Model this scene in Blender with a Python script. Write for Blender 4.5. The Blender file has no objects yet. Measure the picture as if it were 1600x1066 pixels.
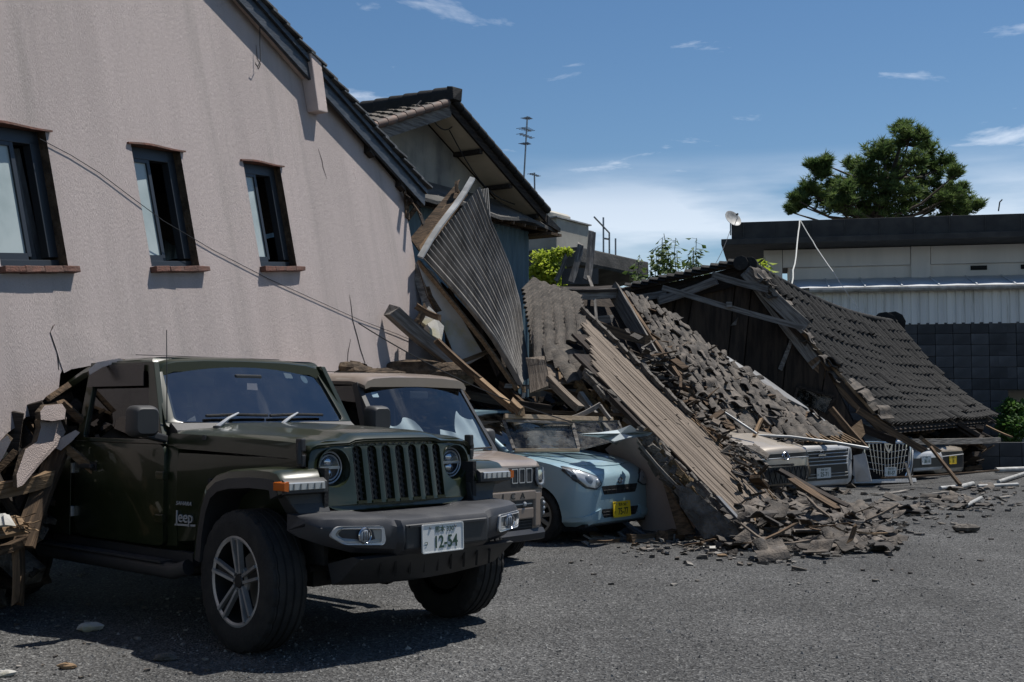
import bpy, bmesh, math, random
from mathutils import Vector, Matrix, Euler, noise
from mathutils.geometry import tessellate_polygon
from mathutils.bvhtree import BVHTree
V3 = Vector
random.seed(11)
rnd = random.uniform
SC = bpy.context.scene
COL = SC.collection

# ------------------------------------------------------------------ camera
FPX, CAM_H = 1900.0, 1.40
PITCH = math.atan((637 - 533) / FPX)
cd = bpy.data.cameras.new('camera'); cam = bpy.data.objects.new('camera', cd); COL.objects.link(cam)
cd.sensor_width = 36.0; cd.lens = 36.0 * FPX / 1600.0; cd.clip_start = 0.1; cd.clip_end = 3000
cam.location = (0, 0, CAM_H); cam.rotation_euler = (math.pi / 2 + PITCH, 0, 0)
SC.camera = cam

# ------------------------------------------------------------------ sky and sun
SUN_EL, SUN_AZ = math.radians(65.0), math.radians(56.0)          # azimuth from +Y towards +X
w = bpy.data.worlds.new('World'); SC.world = w; w.use_nodes = True
nt = w.node_tree; N = nt.nodes; L = nt.links
bg = N['Background']; bg.inputs[1].default_value = 0.074
sky = N.new('ShaderNodeTexSky'); sky.sky_type = 'NISHITA'; sky.sun_disc = False
sky.sun_elevation = SUN_EL; sky.sun_rotation = SUN_AZ
sky.air_density = 1.0; sky.dust_density = 0.12; sky.ozone_density = 2.2
hs = N.new('ShaderNodeHueSaturation'); hs.inputs['Saturation'].default_value = 1.18; hs.inputs['Value'].default_value = 1.0
L.new(sky.outputs[0], hs.inputs['Color'])
tc = N.new('ShaderNodeTexCoord'); sep = N.new('ShaderNodeSeparateXYZ'); L.new(tc.outputs['Generated'], sep.inputs[0])
def wm(op, a, b=None):
    n = N.new('ShaderNodeMath'); n.operation = op
    for i, q in enumerate((a, b)):
        if q is None: continue
        if isinstance(q, (int, float)): n.inputs[i].default_value = q
        else: L.new(q, n.inputs[i])
    return n.outputs[0]
zc = wm('MAXIMUM', sep.outputs['Z'], 0.0)
den = wm('ADD', zc, 0.11)
cx = wm('DIVIDE', sep.outputs['X'], den); cy = wm('DIVIDE', sep.outputs['Y'], den)
cmb = N.new('ShaderNodeCombineXYZ'); L.new(cx, cmb.inputs[0]); L.new(cy, cmb.inputs[1])
mp = N.new('ShaderNodeMapping'); mp.inputs['Scale'].default_value = (2.6, 3.4, 1); mp.inputs['Location'].default_value = (8.4, 0.5, 0)
L.new(cmb.outputs[0], mp.inputs[0])
nz = N.new('ShaderNodeTexNoise'); nz.inputs['Scale'].default_value = 1.0; nz.inputs['Detail'].default_value = 9; nz.inputs['Roughness'].default_value = 0.58
nz.inputs['Distortion'].default_value = 0.35
L.new(mp.outputs[0], nz.inputs['Vector'])
rp = N.new('ShaderNodeValToRGB'); rp.color_ramp.elements[0].position = 0.605; rp.color_ramp.elements[1].position = 0.76
L.new(nz.outputs[0], rp.inputs[0])
# thin cloud bank low over the horizon all the way round, thinning with height
nz2 = N.new('ShaderNodeTexNoise'); nz2.inputs['Scale'].default_value = 0.9; nz2.inputs['Detail'].default_value = 8
mp2 = N.new('ShaderNodeMapping'); mp2.inputs['Scale'].default_value = (5.0, 5.0, 30.0); mp2.inputs['Location'].default_value = (1.9, 1.2, 0.35)
L.new(tc.outputs['Generated'], mp2.inputs[0]); L.new(mp2.outputs[0], nz2.inputs['Vector'])
band = N.new('ShaderNodeValToRGB'); cr = band.color_ramp
cr.elements[0].position = 0.07; cr.elements[0].color = (0.12, 0.12, 0.12, 1)
cr.elements[1].position = 0.205; cr.elements[1].color = (0, 0, 0, 1)
e = cr.elements.new(0.145); e.color = (1, 1, 1, 1)
e = cr.elements.new(0.165); e.color = (0.9, 0.9, 0.9, 1)
L.new(zc, band.inputs[0])
r2 = N.new('ShaderNodeValToRGB'); r2.color_ramp.elements[0].position = 0.36; r2.color_ramp.elements[1].position = 0.58
L.new(nz2.outputs[0], r2.inputs[0])
b2 = wm('MULTIPLY', r2.outputs[0], band.outputs[0])
fac = wm('MINIMUM', wm('MAXIMUM', wm('MULTIPLY', rp.outputs[0], 0.5), wm('MULTIPLY', b2, 0.45)), 1.0)
mx = N.new('ShaderNodeMix'); mx.data_type = 'RGBA'
L.new(fac, mx.inputs['Factor']); L.new(hs.outputs[0], mx.inputs['A']); mx.inputs['B'].default_value = (15.0, 15.4, 16.2, 1)
L.new(mx.outputs['Result'], bg.inputs[0])

sd = bpy.data.lights.new('sun', 'SUN'); sun = bpy.data.objects.new('sun', sd); COL.objects.link(sun)
sd.energy = 5.0; sd.angle = math.radians(0.55); sd.color = (1.0, 0.955, 0.89)
SUN_DIR = V3((math.cos(SUN_EL) * math.sin(SUN_AZ), math.cos(SUN_EL) * math.cos(SUN_AZ), math.sin(SUN_EL)))
sun.rotation_euler = SUN_DIR.to_track_quat('Z', 'Y').to_euler(); sun.location = (20, 10, 40)

SC.view_settings.view_transform = 'Standard'; SC.view_settings.look = 'None'
SC.view_settings.exposure = 0.2; SC.view_settings.gamma = 1.0
SC.render.engine = 'CYCLES'; SC.cycles.use_denoising = True; SC.cycles.max_bounces = 6
SC.cycles.transparent_max_bounces = 12; SC.cycles.sample_clamp_indirect = 6.0; SC.cycles.caustics_reflective = False; SC.cycles.caustics_refractive = False

# ------------------------------------------------------------------ picking places: a pixel and a distance give a point
_c, _s = math.cos(PITCH), math.sin(PITCH); CAM = V3((0, 0, CAM_H))
def ray(px, py):
    a = (px - 800) / FPX; b = (533 - py) / FPX
    return V3((a, _c - _s * b, _s + _c * b))
def P(px, py, Y):
    r = ray(px, py); return CAM + r * (Y / r.y)
def hit(px, py, o, n):
    r = ray(px, py); return CAM + r * ((o - CAM).dot(n) / r.dot(n))
def G(px, py, z=0.0): return hit(px, py, V3((0, 0, z)), V3((0, 0, 1)))

# ------------------------------------------------------------------ mesh helpers
class MB:
    def __init__(s): s.v = []; s.f = []; s.m = []
    def face(s, pts, m=0):
        i = len(s.v); s.v += [V3(p) for p in pts]; s.f.append(list(range(i, i + len(pts)))); s.m.append(m)
    def box(s, c, size, R=None, m=0, jit=0.0):
        c = V3(c); i = len(s.v); hx, hy, hz = [q / 2 for q in size]
        for x, y, z in ((-1,-1,-1),(1,-1,-1),(1,1,-1),(-1,1,-1),(-1,-1,1),(1,-1,1),(1,1,1),(-1,1,1)):
            p = V3((x * hx, y * hy, z * hz))
            if jit: p += V3((rnd(-jit, jit), rnd(-jit, jit), rnd(-jit, jit)))
            s.v.append(c + (R @ p if R is not None else p))
        for q in ((0,3,2,1),(4,5,6,7),(0,1,5,4),(1,2,6,5),(2,3,7,6),(3,0,4,7)):
            s.f.append([i + k for k in q]); s.m.append(m)
        return s
    def beam(s, p0, p1, w, h, up=(0, 0, 1), m=0, jit=0.0):
        p0, p1 = V3(p0), V3(p1); d = p1 - p0; l = d.length; x = d.normalized(); u = V3(up)
        if abs(x.dot(u.normalized())) > 0.98: u = V3((0, 1, 0))
        y = u.cross(x).normalized(); z = x.cross(y)
        return s.box((p0 + p1) / 2, (l, w, h), Matrix((x, y, z)).transposed(), m, jit)
    def tube(s, pts, r, seg=8, m=0, cap=True):
        pts = [V3(p) for p in pts]; n = len(pts); i0 = len(s.v); rs = r if isinstance(r, (list, tuple)) else [r] * n
        prev = None
        for k in range(n):
            t = (pts[min(k + 1, n - 1)] - pts[max(k - 1, 0)]).normalized()
            if prev is None: a = t.orthogonal().normalized()
            else: a = (prev - t * prev.dot(t)).normalized()
            prev = a; b = t.cross(a)
            for j in range(seg):
                q = 2 * math.pi * j / seg; s.v.append(pts[k] + (a * math.cos(q) + b * math.sin(q)) * rs[k])
        for k in range(n - 1):
            for j in range(seg):
                a = i0 + k * seg + j; b = i0 + k * seg + (j + 1) % seg
                s.f.append([a, b, b + seg, a + seg]); s.m.append(m)
        if cap:
            s.f.append([i0 + j for j in range(seg)][::-1]); s.m.append(m)
            s.f.append([i0 + (n - 1) * seg + j for j in range(seg)]); s.m.append(m)
        return s
    def lathe(s, prof, M, seg=32, m=0, closed=False):
        """prof: (radius, height) pairs round M's local Z; m may be a list per band"""
        i0 = len(s.v); n = len(prof)
        for r, z in prof:
            for j in range(seg):
                q = 2 * math.pi * j / seg; s.v.append(M @ V3((r * math.cos(q), r * math.sin(q), z)))
        rng = range(n if closed else n - 1)
        for k in rng:
            for j in range(seg):
                a = i0 + k * seg + j; b = i0 + k * seg + (j + 1) % seg; k2 = (k + 1) % n
                s.f.append([a, b, i0 + k2 * seg + (j + 1) % seg, i0 + k2 * seg + j]); s.m.append(m[k] if isinstance(m, (list, tuple)) else m)
        return s
    def grid(s, nu, nv, fn, m=0, wrap=False):
        i0 = len(s.v)
        for i in range(nu + 1):
            for j in range(nv + 1): s.v.append(V3(fn(i / nu, j / nv)))
        for i in range(nu):
            for j in range(nv):
                a = i0 + i * (nv + 1) + j; s.f.append([a, a + nv + 1, a + nv + 2, a + 1]); s.m.append(m)
        return s
    def loft(s, secs, m=0, cap=True, closed=True):
        i0 = len(s.v); n = len(secs[0])
        for q in secs: s.v += [V3(p) for p in q]
        for k in range(len(secs) - 1):
            for j in range(n if closed else n - 1):
                a = i0 + k * n + j; b = i0 + k * n + (j + 1) % n
                s.f.append([a, b, b + n, a + n]); s.m.append(m)
        if cap:
            s.f.append([i0 + j for j in range(n)][::-1]); s.m.append(m)
            s.f.append([i0 + (len(secs) - 1) * n + j for j in range(n)]); s.m.append(m)
        return s
    def plate(s, outer, holes, fn, th, m=0, mside=None):
        """flat outline with holes; fn(a,b,d) maps 2-D plus depth to space; th = thickness along depth"""
        loops = [outer] + list(holes); tri = tessellate_polygon([[V3((a, b, 0)) for a, b in lp] for lp in loops])
        flat = [p for lp in loops for p in lp]; n = len(flat); i0 = len(s.v); ms = m if mside is None else mside
        for d in (0.0, th):
            s.v += [V3(fn(a, b, d)) for a, b in flat]
        for t in tri:
            a, b, c = t
            ar = (flat[b][0]-flat[a][0])*(flat[c][1]-flat[a][1]) - (flat[c][0]-flat[a][0])*(flat[b][1]-flat[a][1])
            if abs(ar) < 1e-12: continue
            if ar < 0: a, c = c, a
            s.f.append([i0 + a, i0 + b, i0 + c]); s.m.append(m)
            s.f.append([i0 + n + c, i0 + n + b, i0 + n + a]); s.m.append(ms)
        k = 0
        for lp in loops:
            for j in range(len(lp)):
                a = k + j; b = k + (j + 1) % len(lp)
                s.f.append([i0 + a, i0 + n + a, i0 + n + b, i0 + b]); s.m.append(ms)
            k += len(lp)
        return s
    def mesh(s, name, smooth=None, bevel=0.0, recalc=True, merge=0.0):
        me = bpy.data.meshes.new(name); me.from_pydata([tuple(p) for p in s.v], [], s.f); me.update()
        for p, m in zip(me.polygons, s.m): p.material_index = m
        if recalc or bevel or merge:
            bm = bmesh.new(); bm.from_mesh(me)
            if merge: bmesh.ops.remove_doubles(bm, verts=bm.verts, dist=merge)
            if recalc: bmesh.ops.recalc_face_normals(bm, faces=bm.faces)
            if bevel:
                es = [e for e in bm.edges if len(e.link_faces) == 2 and e.calc_face_angle(0) > 0.45]
                bmesh.ops.bevel(bm, geom=es, offset=bevel, segments=2, profile=0.6, affect='EDGES', clamp_overlap=True)
            bm.to_mesh(me); bm.free()
        if smooth is not None:
            for p in me.polygons: p.use_smooth = True
            me.set_sharp_from_angle(angle=math.radians(smooth))
        return me
    def build(s, name, mats, parent=None, smooth=None, bevel=0.0, recalc=True, merge=0.0):
        return link(name, s.mesh(name, smooth, bevel, recalc, merge), mats, parent)

def link(name, me, mats=None, parent=None):
    o = bpy.data.objects.new(name, me); COL.objects.link(o)
    if mats is not None:
        for m in (mats if isinstance(mats, (list, tuple)) else [mats]): me.materials.append(m)
    if parent is not None: o.parent = parent
    return o
def tag(o, label=None, cat=None, group=None, kind=None):
    if label: o['label'] = label
    if cat: o['category'] = cat
    if group: o['group'] = group
    if kind: o['kind'] = kind
    elif cat: o['kind'] = 'thing'
    return o
def thing(name, label, cat, M=None, group=None):
    o = bpy.data.objects.new(name, None); COL.objects.link(o); o.empty_display_size = 0.2
    if M is not None: o.matrix_world = M
    return tag(o, label, cat, group)
def copy_tree(o, parent=None):
    c = o.copy(); COL.objects.link(c); c.parent = parent
    for ch in list(o.children): copy_tree(ch, c)
    return c
def frame(o, x, y, z):
    M = Matrix((V3(x), V3(y), V3(z))).transposed().to_4x4(); M.translation = V3(o); return M
def T(x, y, z): return Matrix.Translation((x, y, z))
def RX(a): return Matrix.Rotation(a, 4, 'X')
def RY(a): return Matrix.Rotation(a, 4, 'Y')
def RZ(a): return Matrix.Rotation(a, 4, 'Z')
def lerp(a, b, t): return a + (b - a) * t
def bil(tl, tr, br, bl):
    return lambda s, t: tl.lerp(tr, s).lerp(bl.lerp(br, s), t)
def interp(tab, x):
    if x <= tab[0][0]: return tab[0][1]
    for (a, p), (b, q) in zip(tab, tab[1:]):
        if x <= b: return p + (q - p) * (x - a) / (b - a)
    return tab[-1][1]
def smoothi(tab, x):
    if x <= tab[0][0]: return tab[0][1]
    for (a, p), (b, q) in zip(tab, tab[1:]):
        if x <= b:
            t = (x - a) / (b - a); t = t * t * (3 - 2 * t); return p + (q - p) * t
    return tab[-1][1]
def roundrect(w, h, r, n=5, cx=0.0, cy=0.0):
    out = []
    for sx, sy, a0 in ((1, 1, 0), (-1, 1, 90), (-1, -1, 180), (1, -1, 270)):
        for k in range(n + 1):
            a = math.radians(a0 + 90 * k / n)
            out.append((cx + sx * (w / 2 - r) + r * math.cos(a), cy + sy * (h / 2 - r) + r * math.sin(a)))
    return out
def roundpoly(pts, r, n=4):
    out = []; m = len(pts)
    for i in range(m):
        p0, p1, p2 = V3((*pts[i - 1], 0)), V3((*pts[i], 0)), V3((*pts[(i + 1) % m], 0))
        a = (p0 - p1); b = (p2 - p1); k = min(r, a.length * 0.45, b.length * 0.45)
        a = p1 + a.normalized() * k; b = p1 + b.normalized() * k
        for j in range(n + 1):
            t = j / n; q = a * (1 - t) ** 2 + p1 * 2 * t * (1 - t) + b * t * t
            out.append((q.x, q.y))
    return out
def text_mesh(s, size, extrude=0.0, shear=0.0, bold=0.0):
    c = bpy.data.curves.new('lettering', 'FONT'); c.body = s; c.size = size; c.extrude = extrude; c.shear = shear; c.offset = bold
    c.align_x = 'CENTER'; c.align_y = 'CENTER'; c.resolution_u = 3
    o = bpy.data.objects.new('lettering', c); COL.objects.link(o)
    dg = bpy.context.evaluated_depsgraph_get(); me = bpy.data.meshes.new_from_object(o.evaluated_get(dg))
    bpy.data.objects.remove(o); bpy.data.curves.remove(c); return me
def text(name, s, size, mat, M, parent, extrude=0.001, sx=1.0, shear=0.0, bold=0.0):
    me = text_mesh(s, size, extrude, shear, bold); me.materials.clear()
    o = link(name, me, mat, parent); o.matrix_local = M @ Matrix.Diagonal((sx, 1, 1, 1)); return o

# ------------------------------------------------------------------ materials
MAT = {}
def mat(name, col, rough=0.6, metal=0.0, col2=None, scale=4.0, contrast=(0.35, 0.65), bump=0.0, bscale=40.0, coat=0.0, spec=0.5,
        stretch=None, col3=None, scale3=1.2, c3=(0.5, 0.7), rough2=None, detail=6.0, bdetail=4.0, stretch3=None, random_v=0.0, emit=None, bdist=0.02):
    m = bpy.data.materials.new(name); m.use_nodes = True; MAT[name] = m
    n = m.node_tree.nodes; l = m.node_tree.links; b = n['Principled BSDF']
    b.inputs['Base Color'].default_value = (*col, 1); b.inputs['Roughness'].default_value = rough; b.inputs['Metallic'].default_value = metal
    b.inputs['Specular IOR Level'].default_value = spec; b.inputs['Coat Weight'].default_value = coat; b.inputs['Coat Roughness'].default_value = 0.04
    t = n.new('ShaderNodeTexCoord')
    def nz(sc, st, det, rg=0.55):
        x = n.new('ShaderNodeTexNoise'); x.inputs['Scale'].default_value = sc; x.inputs['Detail'].default_value = det; x.inputs['Roughness'].default_value = rg
        if st:
            mp = n.new('ShaderNodeMapping'); mp.inputs['Scale'].default_value = st; l.new(t.outputs['Object'], mp.inputs[0]); l.new(mp.outputs[0], x.inputs['Vector'])
        else: l.new(t.outputs['Object'], x.inputs['Vector'])
        return x.outputs[0]
    def ramp(src, lo, hi):
        r = n.new('ShaderNodeMapRange'); r.inputs['From Min'].default_value = lo; r.inputs['From Max'].default_value = hi; r.interpolation_type = 'SMOOTHSTEP'
        l.new(src, r.inputs['Value']); return r.outputs[0]
    out = None
    def mix(f, a, c):
        x = n.new('ShaderNodeMix'); x.data_type = 'RGBA'; l.new(f, x.inputs['Factor'])
        if isinstance(a, tuple): x.inputs['A'].default_value = (*a, 1)
        else: l.new(a, x.inputs['A'])
        x.inputs['B'].default_value = (*c, 1); return x.outputs['Result']
    if col2 is not None:
        f = ramp(nz(scale, stretch, detail), *contrast); out = mix(f, col, col2)
        if rough2 is not None:
            r = n.new('ShaderNodeMapRange'); r.inputs['To Min'].default_value = rough; r.inputs['To Max'].default_value = rough2
            l.new(f, r.inputs['Value']); l.new(r.outputs[0], b.inputs['Roughness'])
    if col3 is not None:
        out = mix(ramp(nz(scale3, stretch3, 8.0, 0.62), *c3), out if out is not None else col, col3)
    if random_v:
        oi = n.new('ShaderNodeObjectInfo'); r = n.new('ShaderNodeMapRange'); r.inputs['To Min'].default_value = 1 - random_v; r.inputs['To Max'].default_value = 1 + random_v
        l.new(oi.outputs['Random'], r.inputs['Value']); h = n.new('ShaderNodeHueSaturation'); l.new(r.outputs[0], h.inputs['Value'])
        if out is not None: l.new(out, h.inputs['Color'])
        else: h.inputs['Color'].default_value = (*col, 1)
        out = h.outputs[0]
    if out is not None: l.new(out, b.inputs['Base Color'])
    if bump:
        bp = n.new('ShaderNodeBump'); bp.inputs['Strength'].default_value = bump; bp.inputs['Distance'].default_value = bdist
        l.new(nz(bscale, stretch, bdetail), bp.inputs['Height']); l.new(bp.outputs[0], b.inputs['Normal'])
    if emit: b.inputs['Emission Color'].default_value = (*emit, 1); b.inputs['Emission Strength'].default_value = 1.0
    return m
def glass(name, tint, ior=1.5, rough=0.0, dirt=0.0, dirt_scale=3.0):
    m = bpy.data.materials.new(name); m.use_nodes = True; MAT[name] = m
    n = m.node_tree.nodes; l = m.node_tree.links; n.remove(n['Principled BSDF']); o = n['Material Output']
    tr = n.new('ShaderNodeBsdfTransparent'); tr.inputs[0].default_value = (*tint, 1)
    gl = n.new('ShaderNodeBsdfGlossy'); gl.inputs['Roughness'].default_value = rough
    lw = n.new('ShaderNodeLayerWeight'); lw.inputs[0].default_value = 0.5; f0 = ((ior - 1) / (ior + 1)) ** 2
    pw = n.new('ShaderNodeMath'); pw.operation = 'POWER'; pw.inputs[1].default_value = 5.0; l.new(lw.outputs['Facing'], pw.inputs[0])
    fr = n.new('ShaderNodeMath'); fr.operation = 'MULTIPLY_ADD'; fr.inputs[1].default_value = 1 - f0; fr.inputs[2].default_value = f0; l.new(pw.outputs[0], fr.inputs[0])
    mx = n.new('ShaderNodeMixShader'); l.new(fr.outputs[0], mx.inputs[0]); l.new(tr.outputs[0], mx.inputs[1]); l.new(gl.outputs[0], mx.inputs[2])
    last = mx
    if dirt:
        df = n.new('ShaderNodeBsdfDiffuse'); df.inputs[0].default_value = (0.35, 0.34, 0.31, 1)
        t = n.new('ShaderNodeTexCoord'); x = n.new('ShaderNodeTexNoise'); x.inputs['Scale'].default_value = dirt_scale; x.inputs['Detail'].default_value = 10; x.inputs['Roughness'].default_value = 0.7
        l.new(t.outputs['Object'], x.inputs['Vector']); r = n.new('ShaderNodeMapRange'); r.inputs['From Min'].default_value = 0.42; r.inputs['From Max'].default_value = 0.75
        r.inputs['To Max'].default_value = dirt; l.new(x.outputs[0], r.inputs['Value'])
        m2 = n.new('ShaderNodeMixShader'); l.new(r.outputs[0], m2.inputs[0]); l.new(mx.outputs[0], m2.inputs[1]); l.new(df.outputs[0], m2.inputs[2]); last = m2
    l.new(last.outputs[0], o.inputs[0]); return m

mat('stucco', (0.495, 0.428, 0.408), 0.92, col2=(0.435, 0.378, 0.36), scale=1.1, stretch=(2.2, 1.0, 0.28), contrast=(0.35, 0.7), bump=0.8, bscale=130, bdist=0.014,
    col3=(0.365, 0.325, 0.305), scale3=0.9, stretch3=(3.2, 1, 0.22), c3=(0.48, 0.80), spec=0.2, bdetail=3)
mat('stucco_fresh', (0.58, 0.49, 0.455), 0.92, col2=(0.50, 0.42, 0.39), scale=3, bump=0.8, bscale=120, spec=0.2, bdist=0.010)
mat('wall_core', (0.12, 0.088, 0.06), 0.95, col2=(0.05, 0.038, 0.028), scale=9, bump=0.9, bscale=30, spec=0.2)
mat('terracotta', (0.15, 0.062, 0.042), 0.8, col2=(0.10, 0.05, 0.036), scale=12, bump=0.4, bscale=60)
mat('window_frame', (0.028, 0.034, 0.042), 0.45, metal=0.3)
mat('frosted', (0.40, 0.46, 0.46), 0.35, col2=(0.30, 0.36, 0.36), scale=2.0, spec=0.4)
mat('dark_inside', (0.012, 0.012, 0.013), 0.9, spec=0.1)
mat('curtain', (0.16, 0.175, 0.19), 0.8, col2=(0.09, 0.10, 0.115), scale=6, stretch=(4, 4, .6))
mat('fascia', (0.022, 0.028, 0.036), 0.5, col2=(0.055, 0.062, 0.072), scale=5, stretch=(1, 5, 5), contrast=(.45, .75), bump=0.3, bscale=12)
mat('roof_grey', (0.075, 0.082, 0.088), 0.7, col2=(0.035, 0.038, 0.042), scale=7, bump=0.4, bscale=30, random_v=0.25)
mat('tile_brown', (0.115, 0.096, 0.077), 0.85, col2=(0.050, 0.043, 0.036), scale=9, bump=0.6, bscale=45, random_v=0.28, col3=(0.19, 0.17, 0.145), scale3=5, c3=(.56, .75))
mat('tile_dark', (0.024, 0.0235, 0.023), 0.75, col2=(0.042, 0.040, 0.037), scale=7, contrast=(.5, .75), bump=0.4, bscale=40, random_v=0.2, spec=0.15)
mat('tile_rubble', (0.105, 0.087, 0.070), 0.85, col2=(0.042, 0.036, 0.031), scale=8, bump=0.6, bscale=40, random_v=0.6, col3=(0.20, 0.18, 0.155), scale3=4, c3=(.58, .74))
mat('tile_red', (0.17, 0.105, 0.08), 0.75, col2=(0.09, 0.075, 0.065), scale=5, random_v=0.35)
mat('wood_grey', (0.225, 0.185, 0.148), 0.9, col2=(0.105, 0.083, 0.065), scale=5, stretch=(0.5, 9, 9), contrast=(.35, .7), bump=0.7, bscale=9, random_v=0.18, spec=0.2)
mat('wood_brown', (0.15, 0.10, 0.062), 0.88, col2=(0.06, 0.042, 0.028), scale=4, stretch=(0.6, 8, 8), bump=0.6, bscale=9, random_v=0.35, spec=0.2)
mat('wood_fresh', (0.24, 0.165, 0.10), 0.85, col2=(0.14, 0.092, 0.052), scale=5, stretch=(0.5, 9, 9), bump=0.5, bscale=9, random_v=0.25, spec=0.2)
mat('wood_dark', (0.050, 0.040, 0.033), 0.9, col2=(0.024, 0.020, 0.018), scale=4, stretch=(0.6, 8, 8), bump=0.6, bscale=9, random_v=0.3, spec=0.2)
mat('timber_pale', (0.24, 0.225, 0.205), 0.9, col2=(0.11, 0.10, 0.09), scale=5, stretch=(0.5, 7, 7), bump=0.6, bscale=10, random_v=0.2, spec=0.2)
mat('mud', (0.17, 0.155, 0.137), 0.95, col2=(0.075, 0.068, 0.06), scale=7, bump=1.0, bscale=22, spec=0.2, bdist=0.05)
mat('mud_ochre', (0.15, 0.105, 0.055), 0.95, col2=(0.06, 0.042, 0.026), scale=8, bump=1.0, bscale=22, spec=0.2, bdist=0.04)
mat('plaster_panel', (0.36, 0.285, 0.25), 0.85, col2=(0.30, 0.24, 0.21), scale=2, bump=0.15, bscale=60)
mat('plaster_white', (0.42, 0.41, 0.38), 0.85, col2=(0.34, 0.33, 0.30), scale=3, bump=0.2, bscale=50, col3=(0.36, 0.33, 0.20), scale3=1.3, c3=(.5, .64))
mat('corrugated', (0.215, 0.20, 0.18), 0.65, metal=0.1, col2=(0.10, 0.09, 0.078), scale=2.2, stretch=(6, .5, 1), contrast=(.35, .7), bump=0.25, bscale=25, col3=(0.12, 0.09, 0.065), scale3=3.5, c3=(.58, .75))
mat('flashing', (0.34, 0.35, 0.35), 0.5, metal=0.3, col2=(0.20, 0.205, 0.205), scale=4, col3=(0.2, 0.19, 0.17), scale3=5, c3=(.6, .75))
mat('pale_metal', (0.085, 0.093, 0.108), 0.6, metal=0.1, col2=(0.045, 0.05, 0.058), scale=3, stretch=(.5, 5, 5))
mat('pvc', (0.40, 0.40, 0.385), 0.5, col2=(0.25, 0.245, 0.23), scale=6)
mat('mortar', (0.36, 0.34, 0.29), 0.92, col2=(0.23, 0.225, 0.205), scale=0.55, contrast=(.38, .62), bump=0.35, bscale=30, col3=(0.13, 0.13, 0.125), scale3=0.8, stretch3=(1.5, 1.5, .5), c3=(.5, .68), spec=0.2)
mat('soffit', (0.68, 0.58, 0.44), 0.85, col2=(0.55, 0.47, 0.35), scale=1.3, bump=0.1, bscale=30)
mat('teal_sheet', (0.052, 0.100, 0.128), 0.6, col2=(0.072, 0.125, 0.152), scale=1.5, stretch=(4, 4, .4))
mat('concrete', (0.105, 0.10, 0.093), 0.92, col2=(0.06, 0.058, 0.055), scale=2, bump=0.4, bscale=20, col3=(0.04, 0.04, 0.039), scale3=1.2, c3=(.5, .66))
mat('tank', (0.42, 0.40, 0.345), 0.7, col2=(0.33, 0.31, 0.265), scale=2, col3=(0.2, 0.17, 0.12), scale3=3, c3=(.6, .75))
mat('render_grey', (0.76, 0.72, 0.67), 0.9, col2=(0.67, 0.64, 0.60), scale=0.8, stretch=(2, 2, .3), bump=0.1, bscale=30)
mat('fascia_dark', (0.030, 0.029, 0.029), 0.8, col2=(0.05, 0.048, 0.045), scale=2.5, bump=0.2, bscale=15)
mat('white_sheet', (0.76, 0.755, 0.72), 0.55, col2=(0.64, 0.635, 0.61), scale=1.3, stretch=(3, 3, .2), col3=(0.5, 0.49, 0.45), scale3=2.5, stretch3=(2.5, 2.5, .3), c3=(.56, .75))
mat('white_roof', (0.56, 0.59, 0.62), 0.5, col2=(0.45, 0.48, 0.51), scale=1.2)
mat('block', (0.085, 0.087, 0.092), 0.85, col2=(0.050, 0.051, 0.054), scale=1.7, bump=0.3, bscale=25, random_v=0.35)
mat('block_joint', (0.13, 0.133, 0.138), 0.9, bump=.2, bscale=30)
mat('cable', (0.012, 0.012, 0.013), 0.6)
mat('rope', (0.55, 0.55, 0.52), 0.8)
mat('steel', (0.30, 0.31, 0.32), 0.35, metal=0.8)
mat('rubber', (0.016, 0.016, 0.017), 0.82, col2=(0.028, 0.027, 0.026), scale=8, bump=0.25, bscale=60, spec=0.3)
mat('black_plastic', (0.020, 0.021, 0.023), 0.55, col2=(0.03, 0.03, 0.031), scale=3, bump=0.15, bscale=300, bdist=0.003)
mat('bumper_plastic', (0.021, 0.022, 0.026), 0.46, col2=(0.029, 0.030, 0.034), scale=3, bump=0.2, bscale=260, bdist=0.004, rough2=0.6)
mat('chrome', (0.62, 0.63, 0.65), 0.16, metal=1.0)
mat('silver', (0.46, 0.47, 0.48), 0.30, metal=0.3)
mat('rim_face', (0.42, 0.42, 0.42), 0.32, metal=0.45, col2=(0.32, 0.31, 0.30), scale=9)
mat('rim_dark', (0.022, 0.022, 0.023), 0.45, metal=0.3)
mat('hubcap', (0.30, 0.30, 0.29), 0.45, metal=0.5, col2=(0.22, 0.215, 0.20), scale=7)
mat('car_green', (0.013, 0.0185, 0.0065), 0.32, coat=0.5, spec=0.35, col2=(0.017, 0.023, 0.010), scale=3, rough2=0.34, contrast=(.45, .7))
mat('car_tan', (0.215, 0.170, 0.137), 0.35, coat=0.6, col2=(0.235, 0.19, 0.155), scale=3, rough2=0.45)
mat('car_blue', (0.255, 0.385, 0.445), 0.30, metal=0.1, coat=0.7, col2=(0.28, 0.40, 0.455), scale=3, rough2=0.38, col3=(0.33, 0.36, 0.36), scale3=5, c3=(.6, .85))
mat('car_white', (0.42, 0.43, 0.44), 0.38, coat=0.4, col2=(0.33, 0.33, 0.33), scale=2.5, rough2=0.5, col3=(0.22, 0.21, 0.19), scale3=3, c3=(.58, .8))
mat('car_beige', (0.33, 0.285, 0.23), 0.38, metal=0.2, coat=0.4, col2=(0.25, 0.22, 0.18), scale=3, rough2=0.45)
mat('plate_white', (0.60, 0.61, 0.60), 0.5)
mat('plate_yellow', (0.72, 0.50, 0.02), 0.5)
mat('plate_green', (0.012, 0.05, 0.03), 0.5)
mat('plate_black', (0.015, 0.015, 0.015), 0.5)
mat('amber', (0.50, 0.11, 0.008), 0.2, coat=0.5)
mat('lamp_white', (0.30, 0.32, 0.34), 0.15, coat=0.6)
mat('seat', (0.014, 0.014, 0.015), 0.9)
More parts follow.
